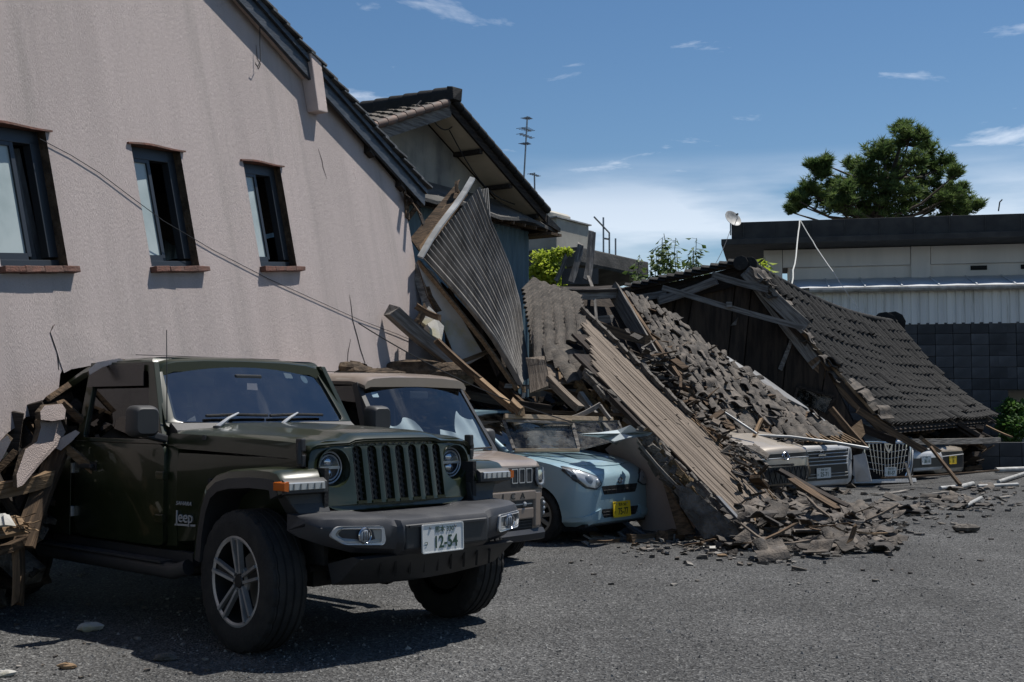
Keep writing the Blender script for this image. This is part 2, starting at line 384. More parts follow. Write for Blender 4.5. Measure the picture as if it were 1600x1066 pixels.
mat('shade_cloth', (0.50, 0.56, 0.57), 0.55, col2=(0.40, 0.46, 0.48), scale=3)
mat('visor', (0.030, 0.024, 0.021), 0.25)
mat('sticker', (0.42, 0.55, 0.62), 0.5)
mat('bark', (0.055, 0.042, 0.032), 0.9, bump=0.6, bscale=15)
mat('gable_board', (0.062, 0.047, 0.036), 0.9, col2=(0.030, 0.024, 0.020), scale=3, stretch=(4, 4, .5), bump=0.5, bscale=9, random_v=0.3, spec=0.2)
mat('wood_pale', (0.40, 0.31, 0.21), 0.8, col2=(0.28, 0.21, 0.135), scale=5, stretch=(0.5, 9, 9))
mat('stem', (0.10, 0.12, 0.05), 0.8)
def leafmat(name, c, c2, tr=0.35):
    m = bpy.data.materials.new(name); m.use_nodes = True; MAT[name] = m
    n = m.node_tree.nodes; l = m.node_tree.links; b = n['Principled BSDF']; o = n['Material Output']
    t = n.new('ShaderNodeTexCoord'); x = n.new('ShaderNodeTexNoise'); x.inputs['Scale'].default_value = 2.2; x.inputs['Detail'].default_value = 5; l.new(t.outputs['Object'], x.inputs['Vector'])
    r = n.new('ShaderNodeMapRange'); r.inputs['From Min'].default_value = .38; r.inputs['From Max'].default_value = .62; l.new(x.outputs[0], r.inputs['Value'])
    mx = n.new('ShaderNodeMix'); mx.data_type = 'RGBA'; mx.inputs['A'].default_value = (*c, 1); mx.inputs['B'].default_value = (*c2, 1); l.new(r.outputs[0], mx.inputs['Factor'])
    l.new(mx.outputs['Result'], b.inputs['Base Color']); b.inputs['Roughness'].default_value = .6; b.inputs['Specular IOR Level'].default_value = .3
    tl = n.new('ShaderNodeBsdfTranslucent'); l.new(mx.outputs['Result'], tl.inputs[0])
    ms = n.new('ShaderNodeMixShader'); ms.inputs[0].default_value = tr; l.new(b.outputs[0], ms.inputs[1]); l.new(tl.outputs[0], ms.inputs[2]); l.new(ms.outputs[0], o.inputs[0]); return m
leafmat('pine_needles', (0.060, 0.105, 0.032), (0.13, 0.185, 0.055), 0.5)
leafmat('leaf_green', (0.065, 0.115, 0.030), (0.11, 0.16, 0.045))
leafmat('leaf_lime', (0.27, 0.36, 0.04), (0.40, 0.47, 0.06), 0.5)
leafmat('bush_green', (0.05, 0.11, 0.025), (0.10, 0.19, 0.04), 0.4)
glass('car_glass', (0.40, 0.44, 0.45), 3.0, dirt=0.04)
glass('car_glass_dark', (0.10, 0.11, 0.11), 1.9, dirt=0.05)
glass('car_glass_clear', (0.78, 0.82, 0.83), 2.3, dirt=0.03)
glass('lens_glass', (0.9, 0.92, 0.94), 1.5)
glass('old_glass', (0.55, 0.57, 0.56), 1.6, dirt=0.6, dirt_scale=3.5)
MM = MAT
# ================================================================== ground
R2, F2, UP = V3((0.54, 0.84, 0)).normalized(), V3((0.84, -0.54, 0)).normalized(), V3((0, 0, 1))
gm = bpy.data.materials.new('gravel_lot'); gm.use_nodes = True; MAT['gravel_lot'] = gm
def ground_nodes(m, stones=False):
    n = m.node_tree.nodes; l = m.node_tree.links; b = n['Principled BSDF']; b.inputs['Roughness'].default_value = 0.93; b.inputs['Specular IOR Level'].default_value = 0.25
    t = n.new('ShaderNodeTexCoord')
    def vor(sc):
        v = n.new('ShaderNodeTexVoronoi'); v.inputs['Scale'].default_value = sc; l.new(t.outputs['Object'], v.inputs['Vector']); return v
    v1, v2 = vor(72), vor(150)
    bw1 = n.new('ShaderNodeRGBToBW'); l.new(v1.outputs['Color'], bw1.inputs[0]); bw2 = n.new('ShaderNodeRGBToBW'); l.new(v2.outputs['Color'], bw2.inputs[0])
    rp = n.new('ShaderNodeValToRGB'); e = rp.color_ramp.elements
    e[0].position = .15; e[0].color = (.026, .026, .026, 1); e[1].position = .95; e[1].color = (.33, .33, .32, 1)
    q = e.new(.45); q.color = (.085, .085, .084, 1); q = e.new(.75); q.color = (.14, .139, .136, 1)
    ad = n.new('ShaderNodeMath'); ad.operation = 'MULTIPLY_ADD'; ad.inputs[1].default_value = .85; l.new(bw1.outputs[0], ad.inputs[0])
    ml = n.new('ShaderNodeMath'); ml.operation = 'MULTIPLY'; ml.inputs[1].default_value = .15; l.new(bw2.outputs[0], ml.inputs[0]); l.new(ml.outputs[0], ad.inputs[2]); l.new(ad.outputs[0], rp.inputs[0])
    nz = n.new('ShaderNodeTexNoise'); nz.inputs['Scale'].default_value = .55; nz.inputs['Detail'].default_value = 7; nz.inputs['Roughness'].default_value = .6; l.new(t.outputs['Object'], nz.inputs['Vector'])
    mr = n.new('ShaderNodeMapRange'); mr.inputs['From Min'].default_value = .3; mr.inputs['From Max'].default_value = .7; mr.inputs['To Min'].default_value = .72; mr.inputs['To Max'].default_value = 1.22; l.new(nz.outputs[0], mr.inputs['Value'])
    nb = n.new('ShaderNodeTexNoise'); nb.inputs['Scale'].default_value = 1.0; nb.inputs['Detail'].default_value = 4; mpb = n.new('ShaderNodeMapping'); mpb.inputs['Scale'].default_value = (.9, .13, 1); mpb.inputs['Rotation'].default_value = (0, 0, .95); l.new(t.outputs['Object'], mpb.inputs[0]); l.new(mpb.outputs[0], nb.inputs['Vector'])
    mb_ = n.new('ShaderNodeMapRange'); mb_.inputs['From Min'].default_value = .35; mb_.inputs['From Max'].default_value = .65; mb_.inputs['To Min'].default_value = .82; mb_.inputs['To Max'].default_value = 1.12; l.new(nb.outputs[0], mb_.inputs['Value'])
    mm_ = n.new('ShaderNodeMath'); mm_.operation = 'MULTIPLY'; l.new(mr.outputs[0], mm_.inputs[0]); l.new(mb_.outputs[0], mm_.inputs[1])
    h = n.new('ShaderNodeHueSaturation'); l.new(rp.outputs[0], h.inputs['Color']); l.new(mm_.outputs[0], h.inputs['Value'])
    l.new(h.outputs[0], b.inputs['Base Color'])
    bp = n.new('ShaderNodeBump'); bp.inputs['Strength'].default_value = .9; bp.inputs['Distance'].default_value = .02; l.new(v1.outputs['Distance'], bp.inputs['Height'])
    b2 = n.new('ShaderNodeBump'); b2.inputs['Strength'].default_value = .6; b2.inputs['Distance'].default_value = .01; l.new(bw2.outputs[0], b2.inputs['Height']); l.new(bp.outputs[0], b2.inputs['Normal']); l.new(b2.outputs[0], b.inputs['Normal'])
ground_nodes(gm)
mb = MB(); mb.face([(-900, -300, 0), (900, -300, 0), (900, 1500, 0), (-900, 1500, 0)])
tag(mb.build('ground', gm), 'grey gravel parking lot in front of the cars', 'ground', kind='structure')
# loose stones that stand proud of the gravel near the camera
gs = mat('gravel_stone', (0.11, 0.112, 0.112), 0.9, col2=(0.23, 0.225, 0.21), scale=3.0, contrast=(.5, .62), col3=(0.05, 0.052, 0.053), scale3=2.0, c3=(.5, .56))
mb = MB(); rg = random.Random(5)
for k in range(9000):
    d = 5.6 + 11 * rg.random() ** 1.7; a = rg.uniform(-0.47, 0.47); x, y = d * a * 1.05, d
    s = rg.uniform(.004, .010) * (1.7 if rg.random() < .04 else 1) * (1 + .04 * d); i = len(mb.v); r0 = rg.random() * 6.3
    for j in range(4): mb.v.append(V3((x + s * math.cos(r0 + j * 1.57) * rg.uniform(.7, 1.3), y + s * math.sin(r0 + j * 1.57) * rg.uniform(.7, 1.3), -.002)))
    mb.v.append(V3((x + rg.uniform(-.3, .3) * s, y + rg.uniform(-.3, .3) * s, s * rg.uniform(.6, 1.1))))
    for j in range(4): mb.f.append([i + j, i + (j + 1) % 4, i + 4]); mb.m.append(0)
tag(mb.build('loose_gravel', gs, recalc=False), 'loose grey stones over the gravel lot', 'gravel', kind='stuff')

# ================================================================== helpers for roofs and plants
def tile_field(across, down, up, o, nw, nl, tw, tl, lift=0.03, amp=0.028, sag=None, skip=None, wp=6, jit=0.006, rs=1):
    """pantile courses: o = top corner; waves run across, each course overlaps the next one down"""
    mb = MB(); rg = random.Random(rs)
    for r in range(nl):
        dz = rg.uniform(-jit, jit)
        for c in range(nw):
            if skip and skip(c, r): continue
            dj = rg.uniform(-jit, jit); i0 = len(mb.v)
            for a in range(wp + 1):
                q = a / wp; x = (c + q) * tw
                z = amp * (math.sin(q * 2 * math.pi) * .75 + (.6 if q < .5 else -.1) * math.sin(q * math.pi))
                for k, (yy, zz) in enumerate(((r * tl - .03, 0.0), ((r + 1) * tl, lift), ((r + 1) * tl, lift - .028))):
                    s = sag(x, yy) if sag else V3((0, 0, 0))
                    mb.v.append(o + across * x + down * (yy + dj) + up * (z + zz + dz + dj) + s)
            for a in range(wp):
                for k in range(2):
                    v = i0 + a * 3 + k; mb.f.append([v, v + 3, v + 4, v + 1]); mb.m.append(0)
    return mb
def leaf_quads(mb, c, n, r, size, rg, m=0, flat=.4, ell=(1, 1, 1), shell=.35):
    for k in range(n):
        d = V3((rg.gauss(0, 1), rg.gauss(0, 1), rg.gauss(0, 1))).normalized() * (r * (shell + (1 - shell) * rg.random() ** .6))
        p = c + V3((d.x * ell[0], d.y * ell[1], d.z * ell[2]))
        leaf(mb, p, V3((rg.gauss(0, 1), rg.gauss(0, 1), rg.gauss(-.2, .6))), size * rg.uniform(.6, 1.3), rg, m)
def leaf(mb, p, d, s, rg, m=0, wd=.42):
    d = d.normalized(); q = d.cross(V3((rg.gauss(0, .5), rg.gauss(0, .5), 1))).normalized() * (s * wd)
    n = d.cross(q).normalized() * (s * .12)
    mb.v += [p, p + d * s * .5 + q + n, p + d * s - n * .6, p + d * s * .5 - q + n]; i = len(mb.v) - 4
    mb.f += [[i, i + 1, i + 2], [i, i + 2, i + 3]]; mb.m += [m, m]

# ================================================================== grey flat-roofed building on the right
D = V3((0.978, -0.21, 0)).normalized(); DI = V3((0.21, 0.978, 0)).normalized()
BM = frame((6.54, 36.0, 0), D, DI, UP)
rb = thing('flat_roofed_building', 'grey flat-roofed building with black fascia and white sheet-metal lean-to', 'building', BM)
W = 22.0
m = MB(); m.box((W / 2, 4.0, 6.66), (W, 8, .50)); m.box((W / 2 - .15, 4.0, 6.31), (W + .3, 8.3, .18))
roof = m.build('roof_slab', MM['fascia_dark'], rb, bevel=.02)
m = MB()
for k in range(23): m.box((.35 + k * .97, -.012, 6.66), (.012, .03, .46))
m.build('fascia_joint', MM['concrete'], roof)
m = MB(); m.box((W / 2 + .9, 4.6, 3.09), (W - 1.6, 6.5, 6.2)); m.build('wall', MM['render_grey'], rb)
for x in (1.2, 5.5, 11.0, 16.0):
    m = MB(); m.box((x, 1.32, 5.42), (.55, .22, 1.56)); m.build('pilaster', MM['render_grey'], rb, bevel=.01)
for x0, x1 in ((1.49, 5.21), (5.79, 10.7), (11.3, 15.7), (16.3, 21.0)):
    m = MB(); m.box(((x0 + x1) / 2, 1.31, 5.93), (x1 - x0, .16, .54)); m.build('lintel_band', MM['render_grey'], rb, bevel=.008)
for x in (7.15, 8.55):
    m = MB(); m.box((x, 1.345, 5.53), (.46, .05, .13)); v = m.build('vent', MM['dark_inside'], rb)
    m = MB()
    for k in range(3): m.box((x, 1.315, 5.49 + k * .04), (.42, .02, .012), RX(.5).to_3x3())
    m.build('louvre', MM['fascia_dark'], v)
# lean-to: standing-seam sheet roof, gutter, ribbed sheet wall
m = MB(); m.grid(40, 2, lambda s, t: (1.75 + s * 20, lerp(1.32, -.95, t), lerp(5.28, 4.80, t) + (.02 if int(s * 40) % 2 else 0)))
m.grid(1, 1, lambda s, t: (1.75 + s * 20, lerp(1.32, -.95, t), lerp(5.24, 4.76, t)))
lr = m.build('lean_to_roof', MM['white_roof'], rb)
m = MB()
for k in range(21): m.beam((1.75 + k, 1.31, 5.30), (1.75 + k, -.95, 4.825), .03, .035)
m.build('standing_seam', MM['white_roof'], lr)
m = MB(); m.tube([(2.2, -1.02, 4.74), (12, -1.02, 4.735), (21.8, -1.02, 4.75)], .075, 8)
m.build('gutter', MM['pvc'], rb, smooth=40)
m = MB(); nn = 200
def ribw(s, t):
    x = 1.8 + s * 20; k = (x * 4.2) % 1.0; y = -.78 + (.0 if k < .62 else .03)
    return (x, y - (.015 if k < .06 else 0), lerp(4.78, 3.74, t))
m.grid(1000, 1, ribw); m.grid(1, 1, lambda s, t: (1.8 + s * 20, -.70, lerp(4.78, 3.74, t)))
m.build('sheet_wall', MM['white_sheet'], rb)
# block wall under the lean-to with an opening at its far end: every block a piece
bw = thing('block_wall', 'dark weathered concrete block wall below the white sheet wall', 'wall', BM)
bme = MB().box((0, 0, 0), (.462, .20, .305)).mesh('block', bevel=.008); bme.materials.append(MM['block'])
m = MB(); m.box((4.83, -.60, 1.86), (4.9, .10, 3.7)); m.build('joint_core', MM['block_joint'], bw)
for r in range(12):
    for c in range(21):
        x = 2.3 + c * .475 + .237; z = .16 + r * .315
        if x > 7.3: continue
        o = link('block', bme, None, bw); o.location = (x, -.66 + rnd(-.012, .012), z); o.rotation_euler = (rnd(-.008, .008), 0, rnd(-.008, .008))
# stretch of wall with an opening through which a bush shows
bw2 = thing('block_wall', 'block wall stub right of the tiled eave, open over a low footing, bush behind', 'wall', BM)
for r in range(1):
    for c in range(16):
        o = link('block', bme, None, bw2); o.location = (7.525 + c * .475, -.66 + rnd(-.01, .01), .16 + r * .315)
for r in range(1, 12):
    for c in range(16):
        if r < 6 and c < 6: continue
        o = link('block', bme, None, bw2); o.location = (7.525 + c * .475, -.66 + rnd(-.012, .012), .16 + r * .315)
m = MB(); m.box((11.09, -.60, 2.79), (7.6, .10, 1.84)); m.box((12.5, -.60, .95), (4.7, .10, 1.84)); m.build('joint_core', MM['block_joint'], bw2)
# low wall in front
lw = thing('low_block_wall', 'low blue-grey block wall behind the white pipes', 'wall', frame(P(1525, 735, 27.5) * 1.0, D, DI, UP))
lw.location.z = 0
for r in range(2):
    for c in range(11):
        o = link('block', bme, None, lw); o.location = (.25 + c * .475, rnd(-.01, .01), .155 + r * .315)
m = MB(); m.box((2.6, .02, .3), (5.2, .08, .58)); m.build('joint_core', MM['block_joint'], lw)
# satellite dish
c = P(1144, 343, 35.7); sdsh = thing('satellite_dish', 'white satellite dish on the corner of the flat roof', 'satellite dish', T(*c) @ RZ(.5) @ RX(1.05))
m = MB(); m.lathe([(0.001, 0), (.1, .008), (.18, .026), (.265, .06), (.275, .06), (.27, .045), (.18, .01), (.001, -.014)], Matrix.Identity(4), 24)
m.build('reflector', MM['pvc'], sdsh, smooth=50)
m = MB(); m.tube([(0, -.20, .03), (0, -.12, .20), (0, -.03, .25)], .012, 6); m.build('feed_arm', MM['steel'], sdsh)
m = MB(); m.tube([(0, 0, .23), (0, -.02, .29)], .03, 8); m.build('feed_horn', MM['black_plastic'], sdsh)
m = MB(); m.tube([(0, 0, -.01), (0, -.05, -.12), (.0, -.36, -.30)], .022, 7); m.build('mast', MM['steel'], sdsh)
def cable(name, pts, r, mat_, label, cat='cable', seg=5, group=None):
    m = MB(); m.tube(pts, r, seg); return tag(m.build(name, mat_, None, smooth=60), label, cat, group)
def sagline(a, b, sag, n=14, wob=0.0, rg=random):
    return [a.lerp(b, t / n) + V3((rg.uniform(-wob, wob), 0, -sag * 4 * (t / n) * (1 - t / n) + rg.uniform(-wob, wob))) for t in range(n + 1)]
cable('white_rope', sagline(P(1250, 344, 35.6), P(1237, 446, 31), .0, 10, .02), .018, MM['rope'], 'white rope hanging steeply from the black fascia', 'rope')
cable('white_rope', sagline(P(1250, 344, 35.6), P(1302, 425, 33), .05, 10, .006), .014, MM['rope'], 'white rope slanting right from the black fascia', 'rope')
cable('thin_wire', sagline(P(1302, 425, 33), P(1362, 505, 30), .08, 10), .007, MM['steel'], 'thin wire from the rope end down to the tiled ridge', 'wire')
cable('thin_wire', sagline(P(1141, 360, 35.6), P(1095, 440, 27), .2, 10), .008, MM['cable'], 'thin dark wire hanging from the satellite dish', 'wire')
m = MB(); m.tube([P(1560, 330, 35.2), P(1562, 316, 35.2), P(1566, 312, 35.2)], .02, 5)
tag(m.build('roof_spike', MM['cable']), 'small dark metal spike on top of the black fascia', 'spike')

# ================================================================== pine behind it
rg = random.Random(3)
pine = thing('pine_tree', 'large dark green pine rising behind the flat-roofed building', 'tree', T(14.2, 46.5, 0))
lobes = [(1420,222,26),(1447,238,20),(1372,248,26),(1400,262,36),(1332,262,15),(1345,290,30),(1400,305,42),(1452,296,36),(1477,258,14),(1492,274,13),(1462,328,30),(1282,276,18),(1276,306,26),
         (1252,322,14),(1236,332,9),(1322,326,34),(1302,296,11),(1528,326,9),(1508,332,12),(1372,328,38),(1500,300,9),(1425,330,36),(1345,335,30),(1410,205,12),(1270,265,12),(1440,215,9),(1384,236,12),(1300,318,26),(1262,300,14),(1290,258,10),(1340,300,24),(1480,310,22),(1505,318,14),(1455,268,18),(1355,270,16),(1430,260,22),(1390,290,24),(1320,300,16),(1244,312,8),(1485,335,22)]
mf = MB(); mt = MB()
def needle_tuft(mb, p, d, s, n=16):
    d = d.normalized(); a = d.orthogonal().normalized(); b = d.cross(a)
    for k in range(n):
        q = rg.uniform(0, 6.283); e = rg.uniform(.25, 1.0)
        t = (d * e + (a * math.cos(q) + b * math.sin(q)) * (1.15 - .6 * e)).normalized(); w_ = t.cross(V3((rg.gauss(0, 1), rg.gauss(0, 1), rg.gauss(0, 1)))).normalized() * s * .075
        l_ = s * rg.uniform(.7, 1.15); i = len(mb.v); mb.v += [p - w_, p + w_, p + t * l_]; mb.f.append([i, i + 1, i + 2]); mb.m.append(0)
base = V3((14.2, 46.5, 0)); trunk_pts = [V3((14.2, 46.5, -.2)), V3((14.0, 46.5, 3)), V3((14.3, 46.4, 6)), V3((14.1, 46.5, 8.5)), V3((14.6, 46.4, 10.2)), V3((15.0, 46.4, 11.6))]
mt.tube([p - base for p in trunk_pts], [.28, .25, .21, .16, .11, .05], 9)
for (px, py, r) in lobes:
    yy = 46.5 + rg.uniform(-1.3, 1.3); c = P(px, py, yy); R_ = r / FPX * yy
    j = min(range(2, 6), key=lambda k: (trunk_pts[k] - c).length + (0 if trunk_pts[k].z < c.z else 3)); s0 = trunk_pts[j]
    mid = s0.lerp(c, .55) + V3((rg.uniform(-.2, .2), rg.uniform(-.2, .2), -.25))
    mt.tube([s0 - base, mid - base, c - base], [.075, .05, .02], 6)
    for k in range(int(9 + .72 * r)):                    # shoots: needle sprays along each twig, tips upwards
        d = V3((rg.gauss(0, 1), rg.gauss(0, 1), rg.gauss(.35, .7))).normalized(); tip = c + d * R_ * rg.uniform(.75, 1.15) + V3((0, 0, .12)); root = c + d * R_ * .15
        midp = root.lerp(tip, .6) - V3((0, 0, .05)); mt.tube([root - base, midp - base, tip - base], [.016, .011, .006], 3)
        for q in range(6):
            f = .25 + .15 * q; p = (root.lerp(midp, f / .6) if f < .6 else midp.lerp(tip, (f - .6) / .4)) + V3((rg.gauss(0, .05), rg.gauss(0, .05), rg.gauss(0, .04)))
            needle_tuft(mf, p - base, (tip - midp).normalized() * .6 + V3((0, 0, .7)), rg.uniform(.20, .32), 13)
mf.build('crown', MM['pine_needles'], pine, recalc=False); mt.build('trunk', MM['bark'], pine, smooth=60)

# ================================================================== shrubs and weeds between the roofs
def weed(px, Y, stems, label, rg, matn='leaf_green', lsize=.17):
    b = P(px, 470, Y); b.z = 2.2; t = thing('tall_weed', label, 'plant', T(*b)); ms, ml = MB(), MB()
    for (tx, ty) in stems:
        top = P(tx, ty, Y + rg.uniform(-.4, .4)); base_ = b + V3(((top.x - b.x) * .35, rg.uniform(-.2, .2), 0)); n = 9
        pts = [base_.lerp(top, k / n) + V3((rg.uniform(-.03, .03) + .10 * math.sin(k * .5) * (1 if tx > px else -1), rg.uniform(-.03, .03), 0)) for k in range(n + 1)]
        ms.tube([p - b for p in pts], [.017 * (1 - .75 * k / n) + .003 for k in range(n + 1)], 5)
        for k in range(1, n + 1):
            for q in range(rg.choice((6, 7, 9, 10))):
                p = pts[k].lerp(pts[max(k - 1, 0)], rg.random()); a = rg.uniform(0, 6.28); d = V3((math.cos(a), math.sin(a), rg.uniform(-.75, .35)))
                e = p + d * rg.uniform(.04, .16); ms.tube([p - b, e - b], .004, 3); leaf(ml, e - b, d + V3((0, 0, -.35)), lsize * rg.uniform(.6, 1.15), rg, 0, .33)
    ms.build('stem', MM['stem'], t); ml.build('foliage', MM[matn], t, recalc=False)
rw = random.Random(9)
weed(1035, 27.5, [(1028, 372), (1045, 365), (1062, 372), (1020, 398), (1052, 385), (1035, 405), (1010, 410), (1066, 392), (1040, 380), (1022, 385), (1056, 398), (1048, 410), (1030, 415), (1005, 420)], 'tall leafy weed reaching highest between the two dark roofs', rw)
weed(1085, 27.8, [(1094, 372), (1082, 400), (1075, 412), (1098, 408), (1110, 415), (1066, 410), (1088, 392), (1078, 388), (1102, 420), (1070, 400), (1115, 425)], 'leafy weed leaning right beside the ridge of the collapsed gable', rw)
weed(995, 27.0, [(994, 398), (985, 420), (1003, 428), (978, 430), (990, 440)], 'small weed left of the tall weeds by the concrete slab corner', rw)
weed(1140, 28.0, [(1126, 408), (1140, 418), (1115, 428), (1100, 432), (1132, 430)], 'low weed just behind the collapsed ridge', rw, 'leaf_green', .16)
weed(1190, 31.0, [(1190, 402), (1183, 408), (1196, 410)], 'yellow-green weed tip at the corner of the flat-roofed building', rw, 'leaf_lime', .3)
def shrub(name, label, blobs, Y, size, n, matn, rg, zb=2.0):
    b = P(blobs[0][0], blobs[0][1], Y); b.z = zb; t = thing(name, label, 'shrub', T(*b)); ml, ms = MB(), MB()
    for (px, py, r) in blobs:
        c = P(px, py, Y + rg.uniform(-.5, .5)); R_ = r / FPX * Y
        leaf_quads(ml, c - b, int(n * r / 15), R_, size, rg, ell=(1.1, 1.1, .75), shell=.05); ms.tube([V3((0, 0, 0)), (c - b) * .5 + V3((.1, 0, .2)), c - b], [.03, .02, .008], 5)
    ml.build('foliage', MM[matn], t, recalc=False); ms.build('stem', MM['bark'], t, smooth=60)
shrub('lime_shrub', 'bright yellow-green shrub beside the teal wall', [(846,402,19),(870,397,15),(886,393,9),(840,425,18),(856,437,20),(874,440,13),(838,445,16),(862,415,16),(850,418,22),(866,428,18)], 25.5, .085, 210, 'leaf_lime', rw)
shrub('bright_bush', 'sunlit green bush at the right edge beside the opening in the block wall', [(1583,640,20),(1570,660,16),(1595,665,22),(1580,680,16),(1610,640,22),(1572,640,8),(1625,660,20),(1578,628,9),(1568,668,8)], 32.4, .11, 330, 'bush_green', rw, .0)

# ================================================================== old mortar house behind, gable towards the lot
bo = V3((-1.6, 21.32, 0)); BMx = frame(bo, R2, -F2, UP); YI = 6.0
hb = thing('mortar_house', 'old two-storey house with stained mortar gable, cream soffit and tiled roof', 'house', BMx)
AZ, SF, SN = 6.52, .474, .40
m = MB(); m.plate([(-6, 2), (3.3, 2), (3.3, AZ - 3.3 * SF), (0, AZ), (-6, AZ - 6 * SN)], [], lambda a, b, d: (a, d, b), .2); m.build('gable_wall', MM['mortar'], hb)
m = MB(); m.box((3.2, YI / 2 + .2, 3.6), (.2, YI, 3.2)); m.build('side_wall', MM['mortar'], hb)
# soffit and rake boards under the far slope; panels with joints
def far(x, y, dz=0): return V3((x, y, AZ - x * SF + dz))
for k in range(5):
    x0, x1 = .04 + k * .63, .04 + (k + 1) * .63 - .008
    m = MB(); m.loft([[far(x, -.60, .04), far(x, .0, .04), far(x, .0, .07), far(x, -.60, .07)] for x in (x0, x1)]); m.build('soffit_panel', MM['soffit'], hb)
m = MB(); m.loft([[far(x, -.60, .03), far(x, -.645, .03), far(x, -.645, .19), far(x, -.60, .19)] for x in (-.05, 3.22)]); m.build('rake_board', MM['wood_dark'], hb)
m = MB(); m.loft([[V3((x, -.60, AZ + x * SN - .05)), V3((x, -.645, AZ + x * SN - .05)), V3((x, -.645, AZ + x * SN + .17)), V3((x, -.60, AZ + x * SN + .17))] for x in (0, -6)]); m.build('rake_board', MM['timber_pale'], hb)
m = MB(); m.loft([[V3((x, -.60, AZ + x * SN + .0)), V3((x, 0, AZ + x * SN + .0)), V3((x, 0, AZ + x * SN + .05)), V3((x, -.6, AZ + x * SN + .05))] for x in (0, -6)]); m.build('soffit_panel', MM['soffit'], hb)
for x in (1.0, 2.0, 2.95):
    m = MB(); m.box((x, -.30, AZ - x * SF - .005), (.10, .59, .08)); m.build('purlin_end', MM['wood_dark'], hb)
m = MB(); m.loft([[far(x, -.62, .10), far(x, YI, .10), far(x, YI, .20), far(x, -.62, .20)] for x in (0, 3.22)])
m.loft([[V3((x, -.62, AZ + x * SN + .06)), V3((x, YI, AZ + x * SN + .06)), V3((x, YI, AZ + x * SN + .16)), V3((x, -.62, AZ + x * SN + .16))] for x in (0, -6)]); m.build('roof_deck', MM['wood_dark'], hb)
ac = V3((0, 1, 0)); dn = V3((-1, 0, -SN)).normalized(); upn = V3((-SN, 0, 1)).normalized()
tag(tile_field(ac, dn, upn, V3((-.08, -.70, AZ + .19)), 24, 24, .28, .26, rs=3, amp=.035, lift=.04).build('roof_tiles', MM['tile_brown'], hb, smooth=50, recalc=False), kind='stuff')
dn2 = V3((1, 0, -SF)).normalized(); up2 = V3((SF, 0, 1)).normalized()
tag(tile_field(ac, dn2, up2, V3((.08, -.70, AZ + .22)), 24, 13, .28, .26, rs=4, amp=.035, lift=.04).build('roof_tiles', MM['tile_dark'], hb, smooth=50, recalc=False), kind='stuff')
rme = MB().tube([(0, 0, 0), (.0, .26, .012)], .075, 8).mesh('rake_tile', smooth=50); rme.materials.append(MM['tile_dark'])
rme2 = MB().tube([(0, 0, 0), (.0, .25, .012)], .07, 8).mesh('rake_tile', smooth=50); rme2.materials.append(MM['tile_red'])
for k in range(13):
    o = link('rake_tile', rme, None, hb); x = .02 + k * .248; o.location = far(x, -.66, .26); o.rotation_euler = (0, math.atan(SF), -math.pi / 2)
    o.rotation_euler = Matrix((dn2.cross(up2), dn2, up2)).transposed().to_euler()
for k in range(20):
    o = link('rake_tile', rme2, None, hb); x = -.15 - k * .245; o.location = (x, -.67, AZ + x * SN + .22); o.rotation_euler = Matrix((dn.cross(upn), dn, upn)).transposed().to_euler()
rdg = MB().loft([[V3((.13 * math.cos(a), 0, .10 + .13 * math.sin(a))) for a in [math.pi * i / 7 for i in range(8)]] + [V3((-.13, 0, -.05)), V3((.13, 0, -.05))][::1],
                 [V3((.145 * math.cos(a), .34, .11 + .145 * math.sin(a))) for a in [math.pi * i / 7 for i in range(8)]] + [V3((-.14, .34, -.05)), V3((.14, .34, -.05))]]).mesh('ridge_tile', smooth=50)
rdg.materials.append(MM['tile_dark'])
for k in range(18):
    o = link('ridge_tile', rdg, None, hb); o.location = (0, -.66 + k * .33, AZ + .24)
m = MB(); m.box((0, -.72, AZ + .33), (.30, .12, .26), None, 0, .03); m.build('ridge_end_tile', MM['tile_dark'], hb, bevel=.02)
# mossy ledge roof over the teal lower wall
m = MB(); m.loft([[V3((x, .0, 5.42)), V3((x, -.12, 5.30)), V3((x, -.62, 4.98 + .05 * math.sin(x * 3))), V3((x, -.62, 4.92 + .05 * math.sin(x * 3))), V3((x, .0, 5.02))] for x in [-6 + .4 * k for k in range(25)]])
m.build('ledge_roof', MM['concrete'], hb, smooth=30)
m = MB()
for k in range(25): m.beam((-5.9 + k * .4, -.02, 5.0), (-5.9 + k * .4, -.60, 4.88), .04, .06)
m.build('ledge_rafter', MM['wood_brown'], hb)
m = MB(); m.grid(220, 1, lambda s, t: (-6 + s * 9.36, -.14 - (.018 if int(s * 110) % 2 else 0), lerp(4.90, 1.5, t))); m.box((-1.3, -.05, 3.2), (9.3, .10, 3.4)); m.build('teal_wall', MM['teal_sheet'], hb)
m = MB(); m.box((-1.15, -.17, 4.2), (.62, .05, .5)); m.build('window', MM['dark_inside'], hb)
m = MB(); m.loft([[V3((3.3, y, 5.18)), V3((3.62, y - .1, 4.95)), V3((3.62, y - .1, 4.88)), V3((3.3, y, 5.0))] for y in (-.62, 2.2)]); m.build('side_ledge_roof', MM['concrete'], hb)
m = MB(); m.box((3.5, -.2, 4.82), (.4, 1.0, .05)); m.build('side_soffit', MM['wood_brown'], hb)
